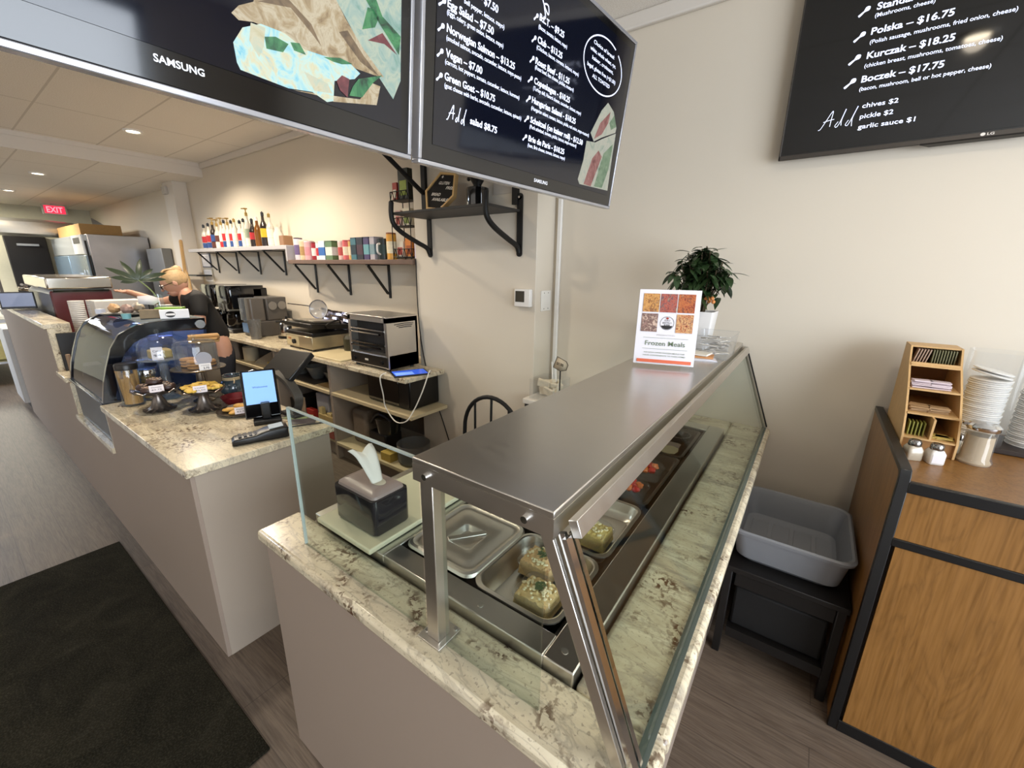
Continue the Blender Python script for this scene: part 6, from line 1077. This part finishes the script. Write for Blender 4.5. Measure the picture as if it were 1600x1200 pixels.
# ------------------------------------------------------------------ tray cabinet, condiments, tub
tc_ = T('tray_cabinet', 'oak laminate waste and tray cabinet with thick black edging', 'cabinet', (.75, 2.05, 0))
X0, X1, Y0, Y1 = .305, 1.22, 1.655, 2.43
P('side_panel', BX(X0, Y0+.006, .0, X0+.022, Y1, 1.05), OAK, tc_); P('side_panel', BX(X1-.022, Y0, 0, X1, Y1, 1.05), OAK, tc_)
bm = NB(); ep = [(Y0, .0), (Y0, 1.045), (Y0+.012, 1.066), (Y0+.03, 1.070), (Y1, 1.070), (Y1, 1.05), (Y0+.035, 1.05), (Y0+.022, 1.042), (Y0+.022, 0)]; prism(bm, ep, 'x', X0-.002, X0+.026); P('edging', bm, BLACK, tc_, bev=.002)
P('worktop', BX(X0+.026, Y0+.018, 1.0, X1, Y1, 1.03), OAK, tc_); P('edging', BX(X0+.024, Y0-.002, .995, X1, Y0+.018, 1.0315), BLACK, tc_, bev=.003)
P('front_panel', BX(X0+.026, Y0+.004, .832, X1, Y0+.018, .994), OAK, tc_); P('edging', BX(X0+.024, Y0-.002, .804, X1, Y0+.016, .833), BLACK, tc_, bev=.003)
P('front_door', BX(X0+.036, Y0+.002, .05, X1, Y0+.018, .803), OAK, tc_); P('edging', BX(X0+.024, Y0-.002, .0, X1, Y0+.016, .05), BLACK, tc_, bev=.003)
bm = NB(); box(bm, X0+.026, Y0+.02, .0, X1-.022, Y1, 1.0); P('carcass', bm, M('#2a211a', .8), tc_)
# bamboo organiser
og = T('tea_organizer', 'light wooden stepped organizer of tea and sugar packets', 'organizer', (.387, 2.15, 1.0305))
ox0, ox1, oz = .335, .482, 1.0308; BK = 2.335
side = [(1.965, oz), (1.965, oz+.055), (2.005, oz+.125), (2.015, oz+.135), (2.075, oz+.20), (2.09, oz+.215), (2.165, oz+.28), (2.18, oz+.29), (2.225, oz+.352), (BK, oz+.352), (BK, oz)]
for x in (ox0, ox1-.006): bm = NB(); prism(bm, side, 'x', x, x+.006); P('side', bm, WOODL, og)
P('back', BX(ox0+.0061, BK-.006, oz, ox1-.0061, BK, oz+.345), M('#8a5f33', .6, 0, 'wood_dark'), og)
SHELF = [(1.968, .050), (2.008, .130), (2.08, .205), (2.168, .280)]
for y, z in SHELF: P('shelf', BX(ox0+.0061, y, oz+z, ox1-.0061, BK-.0061, oz+z+.006), WOODL, og)
P('top_board', BX(ox0+.0061, 2.225, oz+.346, ox1-.0061, BK, oz+.352), WOODL, og); P('divider', BX(ox0+.072, 1.968, oz+.0561, ox0+.078, BK-.0062, oz+.1299), WOODL, og)
P('front_board', BX(ox0+.0061, 1.975, oz, ox1-.0061, 1.981, oz+.0499), M('#9a6d3c', .6, 0, 'wood_mid'), og)
P('riser', BX(ox0+.0061, 2.172, oz+.2861, ox1-.0061, 2.178, oz+.296), WOODL, og)
def packs(n, x0, x1, y, z, col, label, grp, lean, w=.045, h=.055, th=.0035):
    for i in range(n):
        x = x0+(x1-x0)*i/max(1, n-1); bm = NB(); box(bm, -th/2, -w/2, 0, th/2, w/2, h, mx=Euler((0, lean, 0)).to_matrix().to_4x4())
        t = tag(P('tea_packet', bm, M(col, .5, 0, var=.3, scale=90), local=True), label, 'packet', grp); t.location = (x, y, z)
packs(9, ox0+.068, ox1-.018, 2.235, oz+.287, '#6d6a4a', 'olive tea packet standing in the top right slot of the organizer', 'olive tea packets in the organizer', 0)
packs(5, ox0+.016, ox0+.05, 2.235, oz+.287, '#a58b78', 'tan tea packet leaning in the top left slot of the organizer', 'tan tea packets in the organizer', .18)
def flats(n, z, col, label, grp, w=.055, d=.035, x0=ox0+.04, sp=.05, th=.004):
    for i in range(n):
        bm = NB(); box(bm, -w/2, -d/2, 0, w/2, d/2, th); a = rnd.uniform(-.25, .25)
        t = tag(P('sugar_packet', bm, M(col, .6, 0, var=.12), local=True), label, 'packet', grp); t.location = (x0+sp*(i % 2), Y_+rnd.uniform(-.008, .008), z+.0005+(th+.0006)*(i//2)); t.rotation_euler = (0, 0, a)
Y_ = 2.12
flats(12, oz+.2115, '#d3c2c6', 'pinkish sweetener packet lying on the second shelf of the organizer', 'pinkish packets in the organizer')
Y_ = 2.055
flats(10, oz+.1365, '#a07f58', 'brown sugar packet lying on the third shelf of the organizer', 'brown packets in the organizer')
packs(5, ox0+.018, ox0+.058, 2.01, oz+.057, '#8c8a3f', 'green-yellow packet in the lower left slot of the organizer', 'green-yellow packets in the organizer', .0, .04, .05)
Y_ = 2.01
flats(4, oz+.0565, '#bfa95e', 'yellow packet lying in the lower right slot of the organizer', 'yellow packets in the organizer', .045, .035, ox0+.105, .01)
def shaker(x, y, fill, lab, label):
    t = T('shaker', label, 'shaker', (x, y, 1.0305), .3); bm = NB(); L = [[(a, b, z) for a, b in rrect(-s, -s, s, s, .006, 3)] for s, z in ((.020, 0), (.0215, .004), (.0215, .038), (.016, .050))]; rings(bm, L); P('glass', bm, M(fill, .15, 0, 'shaker_fill'+fill[1:], coat=.6), t, local=True)
    bm = NB(); lathe(bm, [(.017, .049), (.018, .052), (.018, .064), (.014, .070), (.001, .072)], seg=20); P('cap', bm, M('#8e8b88', .2, .95, 'shaker_cap'), t, local=True)
    if lab: bm = NB(); box(bm, -.016, -.0222, .006, .016, -.0216, .036); P('label', bm, M('#e3dfe2', .6), t, local=True)
shaker(.362, 1.895, '#b9ad99', 0, 'small glass pepper shaker at the cabinet edge left of the label shaker'); shaker(.417, 1.893, '#d9d3cb', 1, 'small salt shaker with a blank white label in front of the organizer'); shaker(.500, 2.07, '#c7bda9', 0, 'small glass shaker behind the sugar pourer')
su = T('sugar_pourer', 'glass sugar pourer with a chrome flip lid', 'sugar dispenser', (.530, 1.985, 1.0305)); bm = NB(); lathe(bm, [(.001, 0), (.040, 0), (.042, .006), (.036, .018), (.034, .10), (.001, .10)], seg=28); P('sugar', bm, M('#c9bda9', .6, 0, 'sugar_fill', var=.06, scale=200), su, local=True)
wv = lambda r, z, a: (r*(1+.012*math.cos(10*a)), z); bm = NB(); lathe(bm, [(.044, .0), (.046, .010), (.039, .022), (.0375, .122)], seg=60, wave=wv); P('glass', bm, glass('#efe9df', .12, .03, 'pourer_glass', .08), su, local=True)
bm = NB(); lathe(bm, [(.040, .120), (.0425, .124), (.0425, .134), (.034, .142), (.001, .146)], seg=32); box(bm, -.05, -.01, .131, -.036, .01, .139); P('lid', bm, CHROME, su, local=True)
# lid dispenser
ld = T('lid_dispenser', 'clear upright dispenser of white takeout lids on a dark base', 'lid dispenser', (.68, 2.24, 1.0305)); P('base', BX(.515, 2.14, 1.0305, 1.0, 2.34, 1.05), M('#2c211b', .5), ld, bev=.003)
for x in (.575, .715, .855):
    bm = NB(); L = [[(x+u, 2.24+v, z) for u, v in rrect(-.066, -.066, .066, .066, .02)] for z in (1.05, 1.385)]; rings(bm, L, caps=False); P('tube', bm, glass('#fbfcfd', .05, .03, 'tube_acrylic', .03), ld)
LIDM = M('#e9e6e0', .4, 0, 'lid_white')
bm = NB(); lathe(bm, [(.001, .0), (.052, .0), (.055, .001), (.056, .004), (.053, .0055), (.048, .0065), (.001, .0068)], seg=26); lid0 = P('cup_cover', bm, LIDM, local=True)
first = True
for x, n, tilt, lb, grp in ((.575, 34, 1, 'white takeout lid in the left tube of the clear dispenser, against the organizer', 'lids in the left dispenser tube'), (.715, 29, 0, 'white takeout lid in the middle tube of the clear dispenser', 'lids in the middle dispenser tube'), (.855, 7, 0, 'white takeout lid in the half-hidden right tube of the clear dispenser', 'lids in the right dispenser tube')):
    for i in range(n):
        o = lid0 if first else lid0.copy()
        if not first: COL.objects.link(o)
        first = False; o.location = (x+.002*math.sin(i*2.1), 2.24+.002*math.cos(i*1.7), 1.0508+.0073*i); o.rotation_euler = ((0, 0.22, 0) if tilt and i > n-3 else (0, 0, 0)); tag(o, lb, 'lid', grp)
        if tilt and i > n-3: o.location.z += .013+.004*(i-n+2)
# tub and stool
tub = T('bus_tub', 'grey plastic bus tub on the low black table', 'bus tub', (.09, 2.03, .455))
bm = NB(); L = []
for s, z in ((-.014, .592), (-.016, .604), (-.008, .610), (0, .606), (.008, .59), (.022, .48), (.04, .466)): L.append([(x, y, z) for x, y in rrect(-.118+s, 1.80+s, .278-s, 2.245-s, .05)])
rings(bm, L, caps=False); bm.faces.new(list(bm.verts)[-len(L[0]):]); n0 = len(bm.verts)
L2_ = [[(x, y, z) for x, y in rrect(-.118+s, 1.80+s, .278-s, 2.245-s, .05)] for s, z in ((-.014, .592), (-.002, .590), (.016, .475), (.036, .4555))]; rings(bm, L2_, caps=False); bm.faces.new(list(bm.verts)[-len(L2_[0]):])
P('tub', bm, M('#85888d', .45, 0, 'grey_plastic', var=.03), tub, smooth='keep').data.shade_smooth()
bm = NB(); [box(bm, -.07+.085*k, 1.86, .4668, -.002+.085*k, 2.18, .4695) for k in range(4)]; P('floor_ribs', bm, M('#85888d', .45, 0, 'grey_plastic', var=.03), tub, bev=.0012)
st_ = T('low_table', 'low black wooden table carrying the grey bus tub', 'table', (.09, 2.03, 0)); DKW = M('#0b0807', .5, 0, 'espresso_wood', var=.15)
P('top', BX(-.125, 1.745, .43, .298, 2.30, .4545), DKW, st_, bev=.003); bm = NB(); box(bm, -.08, 1.765, .36, .26, 1.78, .43); box(bm, -.08, 2.265, .36, .26, 2.28, .43); box(bm, -.105, 1.79, .36, -.09, 2.26, .43); box(bm, .27, 1.79, .36, .285, 2.26, .43); P('apron', bm, DKW, st_)
for x in (-.122, .262):
    for y in (1.75, 2.26): P('leg', BX(x, y, 0, x+.03, y+.03, .43), DKW, st_, bev=.003)
P('lower_shelf', BX(-.082, 1.78, .12, .262, 2.26, .135), DKW, st_); bm = NB(); box(bm, -.08, 1.758, .10, .262, 1.77, .145); P('rail', bm, DKW, st_)
S('black_crate', BX(-.075, 1.80, .1355, .255, 2.25, .33), M('#0b0a0a', .7), 'black crate on the lower shelf of the low table', 'crate', bev=.01)

# ------------------------------------------------------------------ kitchen end
fr = T('refrigerator', 'tall stainless reach-in refrigerator at the far kitchen end', 'refrigerator', (-9.8, 2.02, 0))
P('cabinet', BX(-12.15, 1.66, .12, -9.45, 2.42, 2.10), STEELF, fr, bev=.008)
P('door', BX(-12.13, 1.60, .16, -10.81, 1.658, 1.78), M('#7e93a6', .12, .3, 'glass_door'), fr, bev=.01); P('door', BX(-10.79, 1.60, .16, -9.47, 1.658, 1.78), M('#8fa4b8', .12, .3, 'glass_door2'), fr, bev=.01)
bm = NB(); box(bm, -12.13, 1.615, 1.79, -9.47, 1.66, 2.09); P('header', bm, M('#aeb4ba', .3, .5, 'header'), fr); bm = NB(); box(bm, -10.2, 1.60, 1.80, -9.5, 1.615, 2.09); P('controller', bm, M('#d9dee8', .4), fr); bm = NB(); box(bm, -10.1, 1.597, 1.96, -9.65, 1.601, 2.05); P('display', bm, INK, fr); bm = NB(); [cyl(bm, (-9.72+.09*k, 1.585, 1.45), (-9.72+.09*k, 1.585, 1.55), .01, seg=6) for k in range(1)]; box(bm, -10.07, 1.575, .9, -10.05, 1.60, 1.5); P('handle', bm, CHROME, fr)
bm = NB(); box(bm, -9.452, 1.62, .16, -9.446, 1.645, 2.0); P('gasket', bm, BLACK, fr); P('plinth', BX(-12.1, 1.72, 0, -9.5, 2.4, .12), BLACK, fr)
S('cardboard_box', (lambda b: (box(b, -11.7, 1.68, 2.101, -9.9, 2.2, 2.28), b)[1])(NB()), KRAFT, 'open brown cardboard box on top of the refrigerator', 'cardboard box', bev=.004)
S('steel_locker', BX(-9.20, 2.30, 0, -8.45, 2.43, 1.90), M('#7d7f80', .4, .4, 'locker_grey'), 'grey metal cabinet between refrigerator and column', 'cabinet', bev=.008)
es = T('espresso_machine', 'espresso machine with a burgundy side panel and polished steel top', 'espresso machine', (-5.75, .82, .9055))
bm = NB(); L = [[(x, y, z) for y, z in ((.60, .95), (.98, .95), (.98, 1.40), (.94, 1.44), (.64, 1.44), (.60, 1.40))] for x in (-6.35, -5.20)]; rings(bm, L); P('body', bm, M('#6d6b66', .35, .7, 'machine_grey'), es)
bm = NB(); box(bm, -5.20, .60, .93, -5.165, .985, 1.425); P('side_panel', bm, M('#4a1218', .25, 0, 'burgundy', coat=.4), es, bev=.01, label='burgundy side panel'); bm = NB(); box(bm, -5.172, .62, 1.415, -5.155, .97, 1.432); P('side_trim', bm, BLACKG, es)
bm = NB(); box(bm, -6.38, .59, 1.44, -5.155, 1.0, 1.54); P('cup_rail', bm, M('#cfcac2', .15, 1, 'polished_steel'), es, bev=.012); bm = NB(); [cyl(bm, (x, y, .9055), (x, y, .95), .025, seg=12) for x in (-6.25, -5.3) for y in (.66, .92)]; P('feet', bm, BLACK, es)
pu_ = T('steel_faucet_unit', 'steel tap column with lever at the far end of the espresso machine', 'tap', (-6.6, .72, .9055)); bm = NB(); cyl(bm, (-6.62, .66, .9055), (-6.62, .66, 1.40), .03, seg=14); cyl(bm, (-6.62, .66, 1.38), (-6.62, .56, 1.40), .018, seg=10); P('column', bm, CHROME, pu_); bm = NB(); tube(bm, [(-6.62, .62, 1.42), (-6.50, .58, 1.44)], .012, 8); P('lever', bm, CHROME, pu_)
to2 = T('order_tablet', 'grey order tablet on a stand at the far end of the raised ledge', 'tablet', (-5.9, .475, 1.2405)); bm = NB(); box(bm, -.11, -.012, 0, .11, .012, .15, mx=rot_about((-5.9, .475, 1.245), 1.35)); P('housing', bm, M('#2b2b33', .4), to2, bev=.005); mm = rot_about((-5.9, .475, 1.245), 1.35); bm = NB(); box(bm, -.10, -.0135, .02, .10, -.0122, .14, mx=mm); P('screen', bm, M('#7f89a6', .2, 0, 'tablet_grey', emit=.25), to2)
# left side of the kitchen
lk = T('prep_station', 'steel prep station with shelves against the far left of the kitchen', 'prep station', (-10.2, .2, 0)); P('worktop', BX(-11.6, -.2, .86, -8.9, .62, .9), STEELF, lk); 
for x in (-11.58, -8.96):
    for y in (-.18, .56): P('leg', BX(x, y, 0, x+.04, y+.04, .86), STEELF, lk)
P('lower_shelf', BX(-11.55, -.16, .30, -8.95, .60, .33), STEELF, lk)
sp_ = T('stone_splash_panel', 'dark grey stone-patterned panel hanging before the kitchen door', 'partition panel', (-9.6, .5, .9)); P('panel', BX(-9.95, .60, .901, -9.05, .63, 1.80), M('#5a5652', .4, 0, 'grey_stone', var=.4, scale=9), sp_); P('cover_plate', BX(-9.22, .595, 1.62, -9.08, .60, 1.74), WHITE, sp_)
lb_ = T('lit_white_board', 'bright white board above the stone panel', 'board', (-9.5, .72, 1.85)); P('board', BX(-9.95, .60, 1.83, -9.05, .64, 2.31), M('#f2f3f5', .5, 0, 'board_gloss'), lb_); 
for i, (x, c_, lb) in enumerate(((-9.2, '#d9cf8a', 'yellow food package on the prep station shelf, nearest'), (-9.45, '#e2dfd5', 'white food package on the prep station shelf'), (-9.7, '#cfb13f', 'yellow food package on the prep station shelf, farthest'))):
    t = T('food_package', lb, 'package', (x, .45, .3305)); P('bag', BX(x-.1, .38, .3305, x+.1, .54, .60), M(c_, .5, 0, var=.3, scale=12), t, bev=.02); P('band', BX(x-.08, .375, .40, x+.08, .38, .50), M('#c9a21f', .5), t)
for i, (x, lb) in enumerate(((-9.15, 'white bowl on the prep station worktop'), (-9.5, 'second white bowl on the prep station worktop'))): pot('mixing_bowl', [(.001, .0), (.08, .0), (.14, .12), (.15, .13), (.13, .115), (.001, .01)], (x, .42, .9005), M('#d9d5cc', .4), lb, 'bowl')
# ------------------------------------------------------------------ woman behind the counter
def skin_body(name, verts, edges, radii, root, mat, parent, sub=2, local=False):
    me = bpy.data.meshes.new(name); me.from_pydata([tuple(v) for v in verts], edges, []); o = bpy.data.objects.new(name, me); COL.objects.link(o)
    md = o.modifiers.new('skin', 'SKIN'); md.use_smooth_shade = True
    for i, r in enumerate(radii): o.data.skin_vertices[0].data[i].radius = r if isinstance(r, tuple) else (r, r)
    o.data.skin_vertices[0].data[root].use_root = True
    sb_ = o.modifiers.new('sub', 'SUBSURF'); sb_.levels = sub; sb_.render_levels = sub
    dg = bpy.context.evaluated_depsgraph_get(); m2_ = bpy.data.meshes.new_from_object(o.evaluated_get(dg)); bpy.data.objects.remove(o); bpy.data.meshes.remove(me)
    bm = NB(); bm.from_mesh(m2_); bpy.data.meshes.remove(m2_); return bm
PX, PY = -4.67, 1.585
pr = T('person', 'woman in black t-shirt and glasses leaning over the counter, reaching left', 'person', (PX, PY, 0))
F_ = Vector((-.12, -.993, 0)).normalized(); Rr = Vector((-.993, .12, 0))      # facing direction, her right hand side
def pp_(f, r, z): return Vector((PX, PY, 0))+F_*f+Rr*r+Vector((0, 0, z))
SKIN = M('#c99a83', .5, 0, 'skin', var=.06, scale=20); TEE = M('#0f0e0f', .8, 0, 'black_tee', var=.2); JEAN = M('#20222b', .8, 0, 'dark_trousers')
hd = pp_(.26, .02, 1.49)
V = [pp_(0, 0, .93), pp_(.05, 0, 1.08), pp_(.11, 0, 1.22), pp_(.16, 0, 1.33), pp_(.20, .01, 1.40),            # 0-4 pelvis .. neck base
     pp_(.225, .015, 1.45), hd+Vector((0, 0, -.02)), hd+Vector((0, 0, .05)),                                      # 5 neck, 6-7 head core
     pp_(.15, -.17, 1.345), pp_(.17, -.25, 1.12), pp_(.26, -.23, .955), pp_(.33, -.21, .925),                         # left arm: shoulder, elbow, wrist, palm
     pp_(.17, .17, 1.35), pp_(.34, .35, 1.30), pp_(.50, .53, 1.385), pp_(.545, .58, 1.40),                        # right arm reaching forward
     pp_(0, -.10, .90), pp_(.02, -.11, .48), pp_(-.02, -.11, .07), pp_(.10, -.12, .035),
     pp_(0, .10, .90), pp_(.03, .11, .48), pp_(-.01, .11, .07), pp_(.11, .12, .035)]
E_ = [(0, 1), (1, 2), (2, 3), (3, 4), (4, 5), (5, 6), (6, 7), (3, 8), (8, 9), (9, 10), (10, 11), (3, 12), (12, 13), (13, 14), (14, 15), (0, 16), (16, 17), (17, 18), (18, 19), (0, 20), (20, 21), (21, 22), (22, 23)]
RD = [(.15, .12), (.13, .11), (.145, .115), (.13, .10), .065, .05, (.072, .085), (.072, .085), .062, .042, .028, .026, .062, .042, .028, .026, .088, .058, .042, .036, .088, .058, .042, .036]
bm = skin_body('body', V, E_, RD, 0, SKIN, pr)
for v in bm.verts:                                                                                              # face relief: brow, nose, chin
    d = v.co-hd
    if d.length < .17:
        f = d.dot(F_); 
        if f > .03: v.co += F_*(.006*math.exp(-((d.z-.035)/.02)**2)+.008*math.exp(-((d.z+.075)/.02)**2))
def fingers(bm, palm, d, side, curl):
    d = d.normalized(); n = d.cross(side).normalized()
    for i, L_ in enumerate((.062, .070, .066, .052)):
        b = palm+side*(.027-.018*i)+d*.02; p1 = b+d*L_*.45+n*.008; p2 = b+d*L_*.8+n*curl*.5; p3 = b+d*L_+n*curl
        tube(bm, [b-d*.02, b, p1, p2, p3], .009, 8, rfun=lambda t: .0095-.0025*t); ball(bm, p3, .0072, 8, 6)
    b = palm+side*.03-d*.01; tube(bm, [b-side*.01, b+side*.016+d*.015, b+side*.022+d*.035+n*.006], .010, 8, rfun=lambda t: .0105-.003*t); ball(bm, b+side*.022+d*.035+n*.006, .008, 8, 6)
    ball(bm, palm+d*.004, (.034, .034, .018), 12, 8, mx=plane_mx((0, 0, 0), d, side))
fingers(bm, V[15], F_*.7+Rr*.7+Vector((0, 0, -.1)), (F_*.7-Rr*.7).normalized(), .02)
fingers(bm, V[11]+F_*.012, F_*.9+Vector((0, 0, -.25)), -Vector((0, 0, 1)).cross(F_), .015)
P('body', bm, SKIN, pr, smooth='keep').data.shade_smooth()
look = (F_*.84+Rr*.12+Vector((0, 0, -.45))).normalized(); lr = look.cross(Vector((0, 0, 1))).normalized(); lu = lr.cross(look)
mHd = plane_mx(hd, lr, lu)                                                                                       # x to her right, y up, z = -look
def hp3(x, y, z): return mHd @ Vector((x, y, -z))
bm = NB(); ball(bm, hd+Vector((0, 0, .012)), (.078, .112, .098), 22, 16, mx=plane_mx((0, 0, 0), lr, lu)); ball(bm, hp3(0, -.066, .045), (.05, .035, .045), 14, 10, mx=plane_mx((0, 0, 0), lr, lu))
rings(bm, [[hp3(a, b, c) for a, b, c in q] for q in (((-.007, .03, .094), (.007, .03, .094), (.009, .03, .085), (-.009, .03, .085)), ((-.016, -.018, .095), (.016, -.018, .095), (.018, -.018, .08), (-.018, -.018, .08)))]); ball(bm, hp3(0, -.012, .108), (.014, .012, .013), 10, 8)
for s in (-1, 1): ball(bm, hp3(.079*s, -.0, -.005), (.010, .028, .018), 10, 8, mx=plane_mx((0, 0, 0), lr, lu))
P('head', bm, SKIN, pr, smooth='keep').data.shade_smooth()
bm = NB(); [ball(bm, hp3(.031*s, .018, .084), .0125, 12, 8) for s in (-1, 1)]; P('eyes', bm, M('#e6e0d8', .3), pr); bm = NB(); [ball(bm, hp3(.031*s, .014, .0945), .0058, 10, 8) for s in (-1, 1)]; P('irises', bm, M('#3a2c24', .2), pr)
bm = NB(); ball(bm, hp3(0, -.052, .090), (.023, .0065, .008), 12, 8, mx=plane_mx((0, 0, 0), lr, lu)); P('mouth', bm, M('#a5605a', .5), pr)
bm = NB(); [tube(bm, [hp3(.031*s+.012*math.cos(a)-.0, .036+.004*math.sin(a*2), .092) for a in (3.1, 2.2, 1.0, .1)], .0026, 5) for s in (-1, 1)]; P('eyebrows', bm, M('#8a6d52', .7), pr)
bm = NB()
for s in (-1, 1):
    tube(bm, [hp3(.034*s+.026*math.cos(k*PI/10), .012+.020*math.sin(k*PI/10), .103) for k in range(20)], .0028, 6, closed=True); tube(bm, [hp3(.060*s, .018, .103), hp3(.080*s, .016, .05), hp3(.083*s, .012, .0)], .0026, 6)
tube(bm, [hp3(-.008, .016, .106), hp3(.008, .016, .106)], .0026, 6); P('glasses', bm, M('#2a1d18', .2), pr)
bm = NB(); mh = plane_mx((0, 0, 0), lr, lu); ball(bm, hp3(0, .028, -.018), (.086, .098, .100), 26, 18, mx=mh, bump=.06, seed=2)
bmesh.ops.delete(bm, geom=[v for v in bm.verts if (mHd.inverted() @ v.co).z < -.055-(.35*(max(0, (mHd.inverted() @ v.co).y-.03)))*1.0 and (mHd.inverted() @ v.co).y < .085], context='VERTS')
ball(bm, hp3(.01, .085, -.085), (.042, .042, .040), 14, 10, bump=.2, seed=4)
for k in range(7): tube(bm, smoothpath([hp3(-.06+.02*k, .098-.004*abs(k-3), .05), hp3(-.055+.018*k, .125, 0), hp3(-.03+.012*k, .10, -.08)], 5), .007, 5)
P('hair', bm, M('#b79a72', .6, 0, 'blonde_hair', var=.3, scale=60), pr)
# t-shirt over the torso and upper arms, trousers, shoes
VT = [pp_(-.0, 0, .90), pp_(.045, 0, 1.08), pp_(.105, 0, 1.22), pp_(.155, 0, 1.335), pp_(.19, .01, 1.385), pp_(.145, -.17, 1.345), pp_(.16, -.235, 1.19), pp_(.17, .17, 1.352), pp_(.27, .275, 1.325)]
bm = skin_body('tee', VT, [(0, 1), (1, 2), (2, 3), (3, 4), (3, 5), (5, 6), (3, 7), (7, 8)], [(.175, .14), (.15, .13), (.165, .132), (.148, .115), .078, .077, .062, .078, .062], 0, TEE, pr); P('t_shirt', bm, TEE, pr, smooth='keep').data.shade_smooth()
bm = skin_body('trs', [pp_(0, 0, .95), pp_(0, 0, .88), pp_(0, -.10, .84), pp_(.02, -.11, .48), pp_(-.02, -.11, .09), pp_(0, .10, .84), pp_(.03, .11, .48), pp_(-.01, .11, .09)], [(0, 1), (1, 2), (2, 3), (3, 4), (1, 5), (5, 6), (6, 7)], [(.155, .125), (.155, .13), .103, .072, .058, .103, .072, .058], 0, JEAN, pr); P('trousers', bm, JEAN, pr, smooth='keep').data.shade_smooth()
for s in (-1, 1): bm = NB(); ball(bm, pp_(.055, .115*s, .045), (.145, .052, .045), 16, 10, mx=plane_mx((0, 0, 0), F_, Rr)); [setattr(v, 'co', Vector((v.co.x, v.co.y, max(.001, v.co.z)))) for v in bm.verts]; P('shoe', bm, BLACK, pr)
bm = NB(); ball(bm, pp_(.262, -.02, 1.215), (.012, .055, .045), 14, 10, mx=plane_mx((0, 0, 0), F_, Rr), bump=.2); P('shirt_print', bm, M('#b8542c', .7, 0, 'orange_print', var=.4, scale=60), pr)
bpy.context.view_layer.update()
